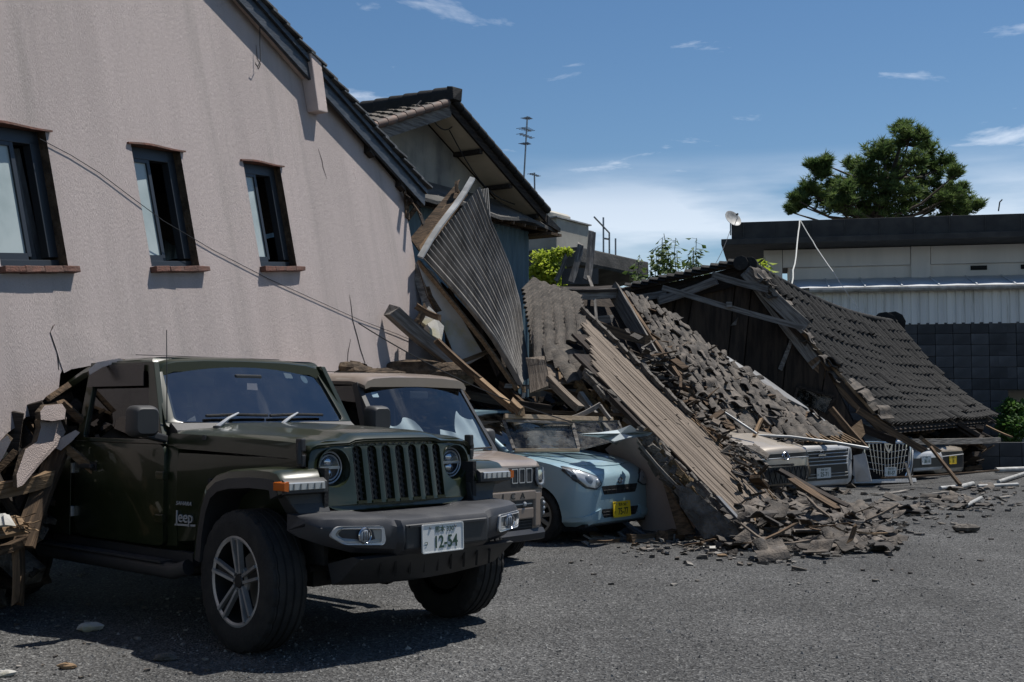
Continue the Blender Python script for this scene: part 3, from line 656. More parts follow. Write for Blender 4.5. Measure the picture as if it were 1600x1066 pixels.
# cables looped under the eaves
def hbw(x, y, z): return BMx @ V3((x, y, z))
cable('hanging_cable', [hbw(-2.4 + .22 * k, -.30, 6.30 - .42 * math.sin(math.pi * k / 9) + .045 * k) for k in range(10)], .014, MM['cable'], 'black cable looping under the left eave of the mortar house')
cable('hanging_cable', [hbw(-.45 + .12 * k, -.40, 6.62 - .33 * math.sin(math.pi * k / 9)) for k in range(10)], .012, MM['cable'], 'short black cable loop below the gable apex of the mortar house')
cable('hanging_cable', [hbw(.35 + .24 * k, -.35, AZ - (.35 + .24 * k) * SF - .02 - .30 * math.sin(math.pi * min(k, 9) / 9)) for k in range(10)], .012, MM['cable'], 'thin cable sagging along the cream soffit')
# aerials
def aerial(px0, py0, px1, py1, Y, rows, label):
    a, b = P(px0, py0, Y), P(px1, py1, Y); t = thing('tv_aerial', label, 'aerial', T(*a))
    m = MB(); m.tube([V3((0, 0, -.3)), b - a], .017, 6); m.build('mast', MM['steel'], t)
    for (f, w_, bl) in rows:
        c = (b - a) * f; m = MB(); m.beam(c - R2 * bl, c + R2 * bl, .022, .022)
        for k in range(5):
            e = c + R2 * bl * (-1 + .5 * k); m.beam(e - F2 * w_ * (1 - .07 * k), e + F2 * w_ * (1 - .07 * k), .010, .010)
        m.build('yagi_elements', MM['steel'], t)
aerial(817, 284, 824, 182, 23.2, [(.97, .10, .08), (.80, .13, .16), (.70, .08, .22), (.58, .11, .08)], 'tall television aerial on the mortar house roof')
aerial(836, 305, 835, 270, 23.6, [(.9, .07, .15)], 'small low television aerial beside the tall one')

# ================================================================== concrete block with rooftop tank
co = P(945, 440, 29.5); co.z = 0; CM = frame(co, R2, -F2, UP)
cb = thing('concrete_building', 'weathered concrete building with overhanging roof slab behind the shrub', 'building', CM)
m = MB(); m.box((-1.5, 3, 2.17), (3.0, 6, 4.34)); m.build('wall', MM['concrete'], cb)
sl = P(993, 398, 30.3); sll = CM.inverted() @ sl
m = MB(); m.loft([[V3((x, y0, 4.55)), V3((x, y0 - .03, 4.62)), V3((x, y0 - .03, 4.95)), V3((x, 6, 4.95)), V3((x, 6, 4.34)), V3((x, .1, 4.34))] for x, y0 in ((-2.8, -.85), (.62, -.85))]); m.build('roof_slab', MM['concrete'], cb, bevel=.03)
m = MB()
for k in range(6): m.box((-1.9, -.02, 4.18 - k * .19), (1.2, .04, .15), RX(.35).to_3x3())
m.build('louvre_panel', MM['concrete'], cb)
tk = thing('rooftop_tank', 'cream rooftop tank with rounded lid beside the roof railing', 'tank', CM @ T(-1.35, -.1, 4.95))
m = MB(); m.box((-.55, .35, .36), (1.5, .9, .72)); bdy = m.build('body', MM['tank'], tk, bevel=.02)
m = MB(); m.box((-.55, .35, .735), (1.6, 1.0, .03)); m.build('top_plate', MM['pvc'], tk)
m = MB(); m.loft([[V3((-.8 + .5 * sx * q, .35 + .3 * sy * q, z)) for sx, sy in ((-1,-.8),(-.8,-1),(.8,-1),(1,-.8),(1,.8),(.8,1),(-.8,1),(-1,.8))] for q, z in ((1, .75), (1, .86), (.85, .91))]); m.build('lid', MM['tank'], tk, smooth=40)
m = MB(); m.box((.42, .3, .34), (.32, .7, .62), None); m.build('pump_cabinet', MM['pvc'], tk, bevel=.04)
for pts in ([(.55, -.3, 0), (.55, -.3, .95)], [(1.35, -.2, 0), (1.35, -.2, .55)], [(.1, -.3, .9), (.75, -.35, .6), (.75, -.35, 0)], [(.55, -.3, .45), (.75, -.34, .45)]):
    m = MB(); m.tube(pts, .022, 6); m.build('railing_pipe', MM['steel'], tk, smooth=50)
# ================================================================== pink stucco house, leaning, fallen onto the cars
KS = 0.94
u_, v_, n_ = V3((.33645, .93545, .1083)).normalized(), None, V3((.92642, -.34943, .14017)).normalized()
v_ = n_.cross(u_).normalized()
ho = CAM + (V3((-3.787, 8.969, 2.448)) - CAM) * KS
HM = frame(ho, u_, -n_, v_); HI = HM.inverted()
def HW(px, py, off=0.0):
    """pixel to wall coordinates (along, up) on the plane that stands off proud of the wall"""
    q = HI @ hit(px, py, ho + n_ * off, n_); return (q.x, q.z)
house = thing('pink_house', 'leaning pink stucco gable house that has dropped onto the parked cars', 'house', HM)
SP, WW, WH = 1.706, .688, 1.034
bottom_px = [(-60, 725), (0, 697), (12, 676), (24, 668), (40, 652), (60, 648), (66, 626), (84, 612), (92, 606), (94, 585), (99, 574), (110, 574), (150, 570), (190, 572), (250, 598), (400, 610), (512, 592), (524, 580), (540, 574), (556, 580),
             (572, 589), (585, 584), (600, 590), (612, 597), (632, 591), (640, 574), (655, 571), (664, 579), (690, 568)]
low = [HW(*q) for q in bottom_px]
rk0, rk1 = HW(373, 0), HW(664, 335)
sl_ = (rk1[1] - rk0[1]) / (rk1[0] - rk0[0]); ridge_u = -1.2
def rake(u): return rk0[1] + sl_ * (u - rk0[0]) if u >= ridge_u else rk0[1] + sl_ * (ridge_u - rk0[0]) + sl_ * (ridge_u - u)
ue = 7.03
top = [(ue, rake(ue) - .02), (ridge_u, rake(ridge_u) + .15), (-4.5, rake(-4.5))]
outer = [(-4.5, -1.6)] + low + [(ue - .02, -.6), (ue + .01, .2)] + top
holes = [[(k * SP, 0.0), (k * SP + WW, 0.0), (k * SP + WW, WH), (k * SP, WH)] for k in (-1, 0, 1, 2)]
m = MB(); m.plate(outer, holes, lambda a, b, d: (a, d, b), .16, 0, 1)
wall = m.build('wall', [MM['stucco'], MM['wall_core']], house)
# hidden rooms behind: floor, back and side walls, coloured near black for the indoor shade
m = MB(); m.plate([(-4.4, -.6), (ue - .1, -.6), (ue - .1, rake(ue - .1) - .1), (ridge_u, rake(ridge_u) - .1), (-4.4, rake(-4.4) - .1)], [], lambda a, b, d: (a, 3.8 + d, b), .1); m.box((1.3, 2.1, -.55), (11.2, 3.4, .1)); m.box((ue - .2, 2.1, .1), (.1, 3.3, 1.2)); m.box((.4, 2.1, 1.30), (9.6, 3.4, .08)); m.build('inner_wall', MM['dark_inside'], house)
for k in (-1, 0, 1, 2):
    x0 = k * SP; wn = bpy.data.objects.new('window', None); COL.objects.link(wn); wn.parent = house; wn.location = (x0, 0, 0); fw = .045
    m = MB(); y0, y1 = .075, .145
    m.box((WW / 2, (y0 + y1) / 2, WH - .05), (WW, y1 - y0, .10)); m.box((WW / 2, (y0 + y1) / 2, .03), (WW, y1 - y0, .06))
    m.box((.02, (y0 + y1) / 2, WH / 2), (.04, y1 - y0, WH - .16)); m.box((WW - .05, (y0 + y1) / 2, WH / 2), (.10, y1 - y0, WH - .16)); m.build('frame', MM['window_frame'], wn, bevel=.004)
    hx = WW * (.60 if k == 0 else .47)
    m = MB()
    for a, b in ((.05, .085), (hx - .04, hx)): m.box(((a + b) / 2, .095, WH / 2), (b - a, .03, WH - .17))
    m.box(((.05 + hx) / 2, .095, .085), (hx - .12, .03, .05)); m.box(((.05 + hx) / 2, .095, WH - .115), (hx - .12, .03, .03)); m.build('sash', MM['window_frame'], wn)
    m = MB(); m.box(((.085 + hx - .04) / 2, .100, WH / 2), (hx - .125, .008, WH - .2)); m.build('pane', MM['frosted'], wn)
    m = MB(); cx0 = hx + (.05 if k else .10)
    m.grid(16, 6, lambda s, t: (cx0 + s * .13 + t * (.05 if k == 0 else .015), .22 + .02 * math.sin(s * 14), lerp(WH - .10, .07, t))); m.build('curtain', MM['curtain'], wn, smooth=60)
    m = MB(); m.box((WW / 2, .17, WH / 2), (WW, .005, WH)); 
    m = MB()
    for b in range(4):
        m.box((-.03 + (b + .5) * (WW + .09) / 4, .01, -.032), ((WW + .09) / 4 - .004, .15, .046), None, 0, .004)
    m.build('sill', MM['terracotta'], wn, bevel=.006)
    m = MB(); m.loft([[V3((x, -.025 - .01 * math.sin(x * 9), WH + .006 + .008 * math.sin(x * 6))), V3((x, .07, WH + .006)), V3((x, .07, WH - .0)), V3((x, -.025 - .01 * math.sin(x * 9), WH - .010 + .006 * math.sin(x * 6)))] for x in [-.05 + i * (WW + .10) / 8 for i in range(9)]])
    m.build('lintel_trim', MM['terracotta'], wn)
# roof: slab, fascia, soffit shadow gap, stepped tile edge
OV = .11
du = V3((1, 0, sl_)).normalized(); nu = V3((-sl_, 0, 1)).normalized()
fl0, fl1 = HW(373, 0, OV), HW(664, 322, OV)                # lower outer edge of the fascia
def fl(u): return fl0[1] + (fl1[1] - fl0[1]) / (fl1[0] - fl0[0]) * (u - fl0[0])
uA, uB = -1.2, fl1[0]
sf = (fl1[1] - fl0[1]) / (fl1[0] - fl0[0]); dv = V3((1, 0, sf)).normalized(); nv = V3((-sf, 0, 1)).normalized()
E0 = V3((uA, 0, fl(uA))); LEN = (uB - uA) * math.sqrt(1 + sf * sf)
def RK(l, y, h): return E0 + dv * l + V3((0, y, 0)) + nv * h
m = MB(); m.loft([[RK(l, -OV, 0), RK(l, -OV + .035, 0), RK(l, -OV + .035, .17), RK(l, -OV, .17)] for l in [LEN * i / 12 for i in range(13)]]); fa = m.build('fascia_board', MM['fascia'], house, bevel=.004)
m = MB(); m.loft([[RK(l, -OV - .03, .172), RK(l, -OV + .04, .172), RK(l, -OV + .04, .235), RK(l, -OV - .03, .235)] for l in [LEN * i / 12 for i in range(13)]]); m.build('drip_edge', MM['fascia'], fa)
m = MB(); m.loft([[RK(l, -OV + .036, .10), RK(l, 3.9, .10), RK(l, 3.9, .225), RK(l, -OV + .036, .225)] for l in (0, LEN)])
m.build('roof_deck', MM['wood_dark'], house)
m = MB(); q0 = RK(0, 0, 0); m.loft([[V3((u, -.045, rake(u) - .10)), V3((u, -.001, rake(u) - .10)), V3((u, -.001, rake(u) - .02)), V3((u, -.045, rake(u) - .02))] for u in (ridge_u, HW(478, 112)[0])]); m.build('rake_trim', MM['stucco_fresh'], house, bevel=.004)
for l in (LEN - .12, LEN - .55, LEN - 1.35):
    m = MB(); m.box((0, 0, 0), (.13, OV - .03, .14)); o = m.build('purlin_end', MM['wood_dark'], house); o.matrix_local = frame(RK(l, -OV / 2 + .01, .02), dv, (0, 1, 0), nv)
tme = MB().loft([[V3((0, y, .0)), V3((.32, y, .045)), V3((.32, y, .015)), V3((0, y, -.025))] for y in (-.17, .17)]).mesh('roof_tile', bevel=.006); tme.materials.append(MM['roof_grey'])
k = 0; l = .05
while l < LEN - .05:
    for row in range(3):
        o = link('roof_tile', tme, None, house); p = RK(l + rnd(-.012, .012), -OV + .10 + row * .30, .262 + rnd(-.006, .01)); o.matrix_local = frame(p, dv, (0, 1, 0), nv) @ RZ(rnd(-.03, .03))
    l += .245
m = MB(); m.loft([[RK(l, -OV + .95, .24), RK(l, 3.95, .24), RK(l, 3.95, .30), RK(l, -OV + .95, .30)] for l in (0, LEN)]); m.build('roof_covering', MM['roof_grey'], house)
# left slope of the roof, outside the picture
m = MB(); zt = rake(ridge_u); m.loft([[V3((ridge_u - q, -OV, zt + .2 + sl_ * q)), V3((ridge_u - q, 4, zt + .2 + sl_ * q)), V3((ridge_u - q, 4, zt + .38 + sl_ * q)), V3((ridge_u - q, -OV, zt + .38 + sl_ * q))] for q in (0, 3.8)]); m.build('roof_deck', MM['fascia'], house)
# boxed bracket under the rake
b0 = HW(480, 176); b1 = HW(505, 174); t0 = HW(474, 118)
m = MB(); bx0, bx1, bz = b0[0], b0[0] + .21, b0[1]
m.loft([[V3((x, .0, bz)), V3((x, -.14, bz - .01)), V3((x, -.165, bz + .66 - (x - bx0) * .45)), V3((x, .0, bz + .80 - (x - bx0) * .45))] for x in (bx0, bx1)]); m.build('vent_box', MM['stucco_fresh'], house, bevel=.012)
# splintered eave corner: broken boards below the end of the rake
rg = random.Random(21)
for k in range(8):
    l = LEN - rg.uniform(.05, .5); m = MB(); a = RK(l, -rg.uniform(.01, OV - .03), -.05); b = a + V3((rg.uniform(-.25, .3), rg.uniform(-.15, .15), rg.uniform(-.28, -.10)))
    m.beam(a, b, rg.uniform(.03, .10), .014, (0, 1, 0)); m.build('splintered_lath', MM['wood_brown' if rg.random() < .6 else 'wood_dark'], house)
# cracks: flat dark strips on the stucco, coloured as the shade inside a slit
def crack(pts, w0, name='crack'):
    q = [HW(*p, .003) for p in pts]; m = MB(); n = len(q); Lp, Rp = [], []
    for i, (a, b) in enumerate(q):
        w_ = w0 * math.sin(math.pi * (i + .6) / (n + .2)); Lp.append(V3((a - w_, -.003, b))); Rp.append(V3((a + w_, -.003, b)))
    for i in range(n - 1): m.face([Lp[i], Rp[i], Rp[i + 1], Lp[i + 1]])
    return m.build(name, MM['dark_inside'], house)
crack([(497, 232), (503, 250), (505, 262), (511, 280)], .006)
crack([(546, 460), (549, 480), (551, 500), (558, 525), (563, 545), (570, 566), (572, 582)], .010)
crack([(548, 530), (544, 550), (543, 566)], .008)
crack([(400, 70), (402, 92), (407, 100), (404, 108), (399, 97)], .008)
crack([(92, 578), (90, 552), (84, 535), (79, 520), (83, 508)], .007)
# bulging flap of stucco above the dark green vehicle
fp = [(79, 519), (86, 507), (108, 500), (131, 502), (150, 514), (165, 534), (182, 552), (189, 562), (165, 570), (140, 572), (112, 577), (100, 583), (94, 566), (88, 545)]
def flap(pts, off, th, name, mats, parent, bulge=.003):
    q = [HW(*p, off) for p in pts]; cx = sum(a for a, b in q) / len(q); cz = sum(b for a, b in q) / len(q); m = MB()
    ring = [V3((a, -off, b)) for a, b in q]; ctr = [V3((lerp(a, cx, .5), -off - bulge, lerp(b, cz, .5))) for a, b in q]; back = [V3((a, -off + th, b)) for a, b in q]
    n = len(q)
    for i in range(n):
        j = (i + 1) % n; m.face([ring[i], ring[j], ctr[j], ctr[i]]); m.face([back[j], back[i], ring[i], ring[j]][::-1], 1)
    m.face(ctr); m.face(back[::-1], 1); return m.build(name, mats, parent, smooth=50)
flap(fp, .006, .005, 'stucco_flap', [MM['stucco'], MM['wall_core']], house)
# torn edge at the left: broken plaster skin, laths and studs
def shard(pts, Y, th, label, tilt=(0, 0)):
    q = [P(px, py, Y + tilt[0] * (px - pts[0][0]) / 100 + tilt[1] * (py - pts[0][1]) / 100) for px, py in pts]; n = len(q); m = MB(); nn = (q[1] - q[0]).cross(q[2] - q[0]).normalized()
    if nn.y > 0: nn = -nn
    bk = [p - nn * th + V3((rnd(-.01, .01), 0, rnd(-.01, .01))) for p in q]
    m.face(q); m.face(bk[::-1], 1)
    for i in range(n): m.face([q[i], bk[i], bk[(i + 1) % n], q[(i + 1) % n]], 1)
    o = m.build('stucco_shard', [MM['stucco_fresh'], MM['wall_core']], None, bevel=0); c = sum(q, V3()) / n
    for vv in o.data.vertices: vv.co -= c
    o.location = c; return tag(o, label, 'stucco')
shard([(62, 656), (64, 668), (58, 690), (40, 702), (26, 742), (27, 762), (36, 758), (62, 726), (92, 694), (104, 672), (104, 652), (90, 648)], 8.16, .035, 'long pointed stucco shard hanging beside the dark green vehicle', (.62, .02))
shard([(63, 643), (70, 634), (97, 631), (103, 640), (101, 655), (82, 658), (64, 656)], 8.10, .04, 'small squarish stucco shard stuck above the long pointed one', (.62, .0))
shard([(0, 690), (12, 680), (17, 690), (8, 708), (0, 722), (-12, 712)], 7.75, .035, 'thin stucco shard at the left edge of the picture', (.1, .1))
shard([(138, 578), (152, 566), (186, 560), (196, 563), (160, 574), (140, 586)], 8.30, .03, 'flat stucco shard lying on the rear roof edge of the dark green vehicle', (.25, .0))
shard([(86, 700), (96, 684), (118, 672), (125, 676), (112, 690), (95, 704)], 8.35, .03, 'dusty stucco shard wedged behind the door of the dark green vehicle', (.2, 0))
rg = random.Random(33)
for k in range(46):
    px = rg.uniform(-10, 100); py = lerp(640, 590, px / 120) + rg.uniform(5, 100); Y = rg.uniform(8.35, 8.9); a = P(px, py, Y); dr = V3((rg.uniform(-.3, .5), rg.uniform(-.3, .3), rg.uniform(-.5, .2)))
    m = MB(); m.beam(a, a + dr * rg.uniform(.4, 1.0), rg.uniform(.03, .12), rg.uniform(.012, .03), (0, 1, .2), 0, .006)
    o = m.build('broken_lath', MM[rg.choice(['wood_brown', 'wood_dark', 'wood_fresh', 'mud', 'wood_dark'])], house); o.parent = None
    c = sum((vv.co for vv in o.data.vertices), V3()) / 8
    for vv in o.data.vertices: vv.co -= c
    o.location = c; tag(o, 'splintered lath in the torn wall edge left of the dark green vehicle', 'lath', 'laths in the torn wall edge')
def plank(p0, p1, w_, h_, matn, label, up=(0, 0, 1), group=None, name='timber_beam', cat='beam', nseg=4, split=.02, parent=None):
    """a worn timber: slightly bent, ends splintered"""
    p0, p1 = V3(p0), V3(p1); d = p1 - p0; Ln = d.length; x = d.normalized(); u = V3(up)
    if abs(x.dot(u.normalized())) > .98: u = V3((0, 1, 0))
    y = u.cross(x).normalized(); z = x.cross(y); m = MB(); secs = []
    for i in range(nseg + 1):
        t = i / nseg; bend = math.sin(math.pi * t) * split * .8; e = split if i in (0, nseg) else split * .15
        secs.append([V3((t * Ln + rnd(-e, e) * 2.5, (a * w_ / 2) * rnd(.94, 1.02) + bend, (b * h_ / 2) * rnd(.92, 1.02) - bend)) for a, b in ((-1, -1), (1, -1), (1, 1), (-1, 1))])
    m.loft(secs); o = m.build(name, MM[matn], parent); M = frame(p0, x, y, z)
    if parent is None: o.matrix_world = M; tag(o, label, cat, group)
    else: o.matrix_local = M
    return o
plank(P(-15, 768, 7.95), P(74, 748, 8.25), .10, .10, 'wood_fresh', 'square timber lying level at the left edge below the stucco shards')
plank(P(38, 850, 7.9), P(92, 702, 8.45), .14, .05, 'wood_brown', 'wide dark board leaning up toward the vehicle door')
plank(P(-10, 862, 7.75), P(42, 842, 7.9), .10, .05, 'wood_brown', 'short brown board at the far left over the upright post')
plank(P(27, 948, 7.9), P(28, 850, 7.9), .05, .09, 'wood_brown', 'upright post standing on the gravel at the left edge', (0, 1, 0))
plank(P(-20, 720, 8.2), P(55, 842, 8.3), .06, .06, 'wood_dark', 'thin dark stud slanting behind the left timbers', (0, 1, 0))
plank(P(10, 830, 8.2), P(70, 690, 8.5), .06, .06, 'wood_dark', 'dark stud leaning behind the wide board', (0, 1, 0))
plank(P(-20, 830, 7.7), P(40, 818, 7.8), .16, .03, 'wood_fresh', 'splintered fresh-coloured board at the left edge', (0, -1, 1))
plank(P(-15, 815, 7.68), P(18, 812, 7.72), .10, .02, 'plaster_white', 'pale painted board end poking in at the left edge', (0, -1, 1))
for k in range(9):
    a = P(rg.uniform(18, 40), rg.uniform(806, 826), 7.75); plank(a, a + V3((rg.uniform(-.02, .12), rg.uniform(-.05, .05), rg.uniform(-.03, .05))), .012, .006, 'wood_fresh', 'pale wood splinter at the broken end of the left board', group='splinters of the left board', name='wood_splinter', cat='splinter', nseg=2, split=.01)
# wires on the wall
cable('hanging_cable', [HM @ V3((*(lambda q: (q[0], -.012, q[1]))(HW(*p, .012)),)) for p in [(62, 217), (110, 242), (155, 270), (205, 308), (255, 345), (335, 392), (420, 436), (500, 472), (560, 499), (620, 522), (690, 552)]], .0032, MM['cable'], 'thin black cable slanting across the pink wall below the windows')
cable('hanging_cable', [HM @ V3((*(lambda q: (q[0], -.06, q[1]))(HW(*p, .06)),)) for p in [(404, 5), (406, 30), (406, 70), (407, 95), (403, 104), (399, 100)]], .005, MM['cable'], 'short loose wire hanging at the top of the pink wall near the roof edge')
# ================================================================== twisted corrugated sheet and what hangs round it
def path(tab):
    """tab: (t, px, py, Y) -> smooth curve through picked points"""
    q = [(t, P(px, py, Y)) for t, px, py, Y in tab]
    def f(t):
        for (a, p), (b, r) in zip(q, q[1:]):
            if t <= b: return p.lerp(r, max(0, (t - a) / (b - a)))
        return q[-1][1]
    return f
Le = path([(0, 657, 402, 14.9), (.33, 712, 468, 14.6), (.66, 765, 534, 14.3), (1, 812, 602, 13.95)])
Ri = path([(0, 744, 296, 16.2), (.2, 764, 350, 16.1), (.45, 797, 420, 15.9), (.62, 813, 470, 15.6), (.8, 822, 530, 15.3), (1, 833, 590, 15.0)])
def sheet(s, t):
    a = Le(t); b = Ri(t); p = a.lerp(b, s); d = (b - a).normalized(); dn_ = (Le(min(1, t + .05)).lerp(Ri(min(1, t + .05)), s) - p)
    n = d.cross(dn_ if dn_.length > 1e-6 else V3((0, 0, -1))).normalized()
    if n.y > 0: n = -n
    return p + n * (.032 * math.cos(s * 19 * 2 * math.pi) - .05 * math.sin(math.pi * s) * (t - .5) + .05 * math.sin(3 * t + 2 * s))
cs = thing('corrugated_sheet', 'big twisted sheet of grey corrugated iron standing against the pink house', 'metal sheet', T(0, 0, 0))
m = MB(); m.grid(200, 30, sheet); m.build('sheet', MM['corrugated'], cs, smooth=60, recalc=False)
m = MB(); a, b = P(656, 404, 14.82), P(738, 279, 16.1)
m.loft([[p + V3((-.03, 0, .035)), p + V3((.035, -.03, .01)), p + V3((.04, -.03, -.012)), p + V3((-.024, 0, .015))] for p in [a.lerp(b, k / 6) + V3((0, 0, .03 * math.sin(k))) for k in range(7)]]); m.build('flashing', MM['flashing'], cs)
m = MB(); pts = [Le(t / 8) + V3((-.03, .02, -.05)) for t in range(9)]
for p, q in zip(pts, pts[1:]): m.beam(p, q, .04, .05)
m.build('edge_batten', MM['wood_fresh'], cs)
m = MB(); 
def strip(s, t): return P(743 + 20 * s + 4 * t, 297 - 3 * s + 52 * t, 16.3 + .5 * s) + V3((0, .02 * math.cos(s * 8 * 6.283), 0))
m.grid(48, 4, strip); m.build('side_sheet', MM['corrugated'], cs, smooth=60, recalc=False)
def quadpanel(name, px, th, matn, label, cat, mside=None):
    q = [P(*a) for a in px]; n = (q[1] - q[0]).cross(q[2] - q[0]).normalized()
    if n.y > 0: n = -n
    m = MB(); bk = [p - n * th for p in q]; k = len(q); m.face(q); m.face(bk[::-1], 1)
    for i in range(k): m.face([q[i], bk[i], bk[(i + 1) % k], q[(i + 1) % k]], 1)
    o = m.build(name, [MM[matn], MM[mside or matn]]); c = sum(q, V3()) / k
    for vv in o.data.vertices: vv.co -= c
    o.location = c; return tag(o, label, cat)
quadpanel('plywood_panel', [(641, 372, 15.9), (712, 288, 16.6), (719, 300, 16.5), (655, 392, 15.6)], .03, 'wood_brown', 'brown plywood panel behind the top edge of the corrugated sheet', 'panel', 'wood_fresh')
quadpanel('plywood_panel', [(655, 385, 15.5), (722, 298, 16.4), (730, 302, 16.3), (660, 402, 15.2)], .025, 'wood_fresh', 'paler plywood strip tucked between brown panel and corrugated sheet', 'panel', 'wood_brown')
plank(P(716, 282, 16.5), P(714, 300, 16.4), .05, .05, 'wood_brown', 'short stub of brown wood poking up beside the flashing tip', (0, 1, 0))
quadpanel('interior_panel', [(652, 408, 14.9), (676, 424, 14.9), (700, 462, 14.8), (735, 520, 14.7), (757, 556, 14.6), (733, 569, 14.5), (716, 570, 14.5), (690, 505, 14.6), (668, 462, 14.8)], .03, 'plaster_white', 'mould-stained cream wall panel hanging under the corrugated sheet', 'panel', 'wood_brown')
quadpanel('interior_panel', [(640, 416, 15.0), (650, 412, 15.0), (672, 470, 14.8), (700, 560, 14.5), (694, 562, 14.5), (662, 480, 14.8)], .05, 'timber_pale', 'narrow grey board edge left of the stained panel', 'board')
quadpanel('plaster_block', [(668, 506, 14.3), (682, 497, 14.4), (694, 510, 14.4), (690, 532, 14.3), (672, 522, 14.2)], .12, 'plaster_white', 'broken white plaster block behind the thick grey timber', 'plaster')
quadpanel('plaster_block', [(655, 500, 14.5), (670, 478, 14.6), (684, 492, 14.5), (668, 510, 14.4)], .10, 'plaster_white', 'white plaster fragment inside the small brown frame', 'plaster')
plank(P(612, 486, 13.9), P(712, 568, 14.3), .16, .15, 'timber_pale', 'thick grey square timber jutting out in front of the pink wall')
plank(P(650, 478, 14.3), P(690, 498, 14.2), .10, .07, 'wood_brown', 'short brown cross timber over the thick grey timber')
plank(P(648, 508, 14.2), P(664, 482, 14.3), .08, .06, 'wood_brown', 'small upright brown batten on the thick grey timber', (0, 1, 0))
plank(P(682, 532, 13.8), P(748, 592, 13.5), .06, .07, 'wood_brown', 'long brown pole slanting down, upper half')
plank(P(742, 588, 13.55), P(804, 640, 13.1), .08, .07, 'wood_fresh', 'yellowish weathered pole reaching down behind the tan van')
plank(P(798, 628, 13.1), P(816, 644, 13.0), .10, .08, 'wood_fresh', 'small square block at the end of the yellowish pole')
plank(P(690, 575, 14.2), P(772, 545, 14.6), .04, .05, 'wood_brown', 'thin brown stick crossing under the stained panel')
plank(P(745, 500, 14.9), P(780, 590, 14.5), .06, .10, 'wood_dark', 'dark stud standing under the corrugated sheet', (0, 1, 0))
plank(P(700, 450, 15.2), P(760, 560, 14.9), .07, .12, 'wood_brown', 'brown rafter behind the stained panel', (0, 1, 0))
quadpanel('dark_backing', [(690, 440, 15.6), (800, 560, 15.4), (815, 640, 15.0), (730, 640, 15.0), (700, 560, 15.3)], .04, 'wood_dark', 'dark panel under the corrugated sheet', 'board')  # dark panel behind the gap below the sheet
cable('hanging_cable', sagline(P(560, 505, 12.9), P(925, 668, 13.2), .12, 18), .007, MM['cable'], 'black cable sagging from the pink wall down to the blue hatchback')
cable('hanging_cable', sagline(P(806, 575, 13.9), P(818, 615, 13.7), .0, 5), .006, MM['cable'], 'short cable with a small connector under the corrugated tip')
m = MB(); m.tube([P(818, 604, 13.7), P(819, 614, 13.7)], .022, 7); tag(m.build('cable_connector', MM['wood_fresh']), 'small orange connector on the hanging cable', 'connector')
m = MB(); m.tube([P(819, 614, 13.68), P(817, 622, 13.68)], .020, 7); tag(m.build('cable_insulator', MM['pvc']), 'small white insulator below the orange connector', 'insulator')

# ================================================================== rubble: dark heaps of broken boards, mud and laths that fill the wrecks; some added to block light
rg = random.Random(77)
def heap(name, label, n, pos, smin, smax, mats, base=None, thick=1.0, sliver=0.0):
    m = MB()
    for k in range(n):
        c = pos(); L_ = rg.uniform(smin, smax); R = Euler((rg.uniform(-.5, .5), rg.uniform(-.6, .6), rg.uniform(0, 6.28))).to_matrix()
        if rg.random() < sliver: sz = (L_ * rg.uniform(.8, 1.6), rg.uniform(.012, .04), rg.uniform(.008, .02))
        elif rg.random() < .45: sz = (L_, rg.uniform(.03, .12), rg.uniform(.015, .05))
        else: sz = (L_ * .5, L_ * rg.uniform(.2, .4), rg.uniform(.05, .14) * thick)
        m.box(c, sz, R, rg.randrange(len(mats)), .012)
    if base: base(m)
    return tag(m.build(name, [MM[q] for q in mats], recalc=False), label, 'rubble', kind='stuff')
def pos_a():
    px = rg.uniform(500, 735); t = rg.random(); Y = rg.uniform(12.9, 14.6)
    p = P(px, 600, Y); p.z = rg.uniform(.3, 1.62) if px < 690 else rg.uniform(.3, 1.5); return p
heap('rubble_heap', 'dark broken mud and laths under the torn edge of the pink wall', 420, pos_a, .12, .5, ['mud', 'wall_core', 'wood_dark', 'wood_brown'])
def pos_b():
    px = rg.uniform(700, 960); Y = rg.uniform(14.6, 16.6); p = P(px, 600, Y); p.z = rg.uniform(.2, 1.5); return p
heap('rubble_heap', 'added dark jumble of broken boards blocking light above the blue hatchback', 620, pos_b, .2, .9, ['wood_dark', 'wood_dark', 'wood_brown', 'mud'])  # heap added to block the light behind the gap
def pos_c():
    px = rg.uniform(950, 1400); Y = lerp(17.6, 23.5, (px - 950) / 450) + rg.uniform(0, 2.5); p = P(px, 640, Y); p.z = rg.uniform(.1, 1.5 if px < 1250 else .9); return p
heap('rubble_heap', 'added dark broken boards blocking light below the collapsed roofs', 750, pos_c, .25, 1.1, ['wood_dark', 'wood_dark', 'wood_brown', 'mud'])  # heap added so the voids under the roofs stay dark
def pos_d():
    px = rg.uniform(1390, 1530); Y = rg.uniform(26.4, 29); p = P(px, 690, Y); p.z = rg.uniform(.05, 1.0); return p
heap('rubble_heap', 'dark timber litter beneath the low tiled eave', 260, pos_d, .25, 1.2, ['wood_dark', 'wood_brown', 'wood_dark'])
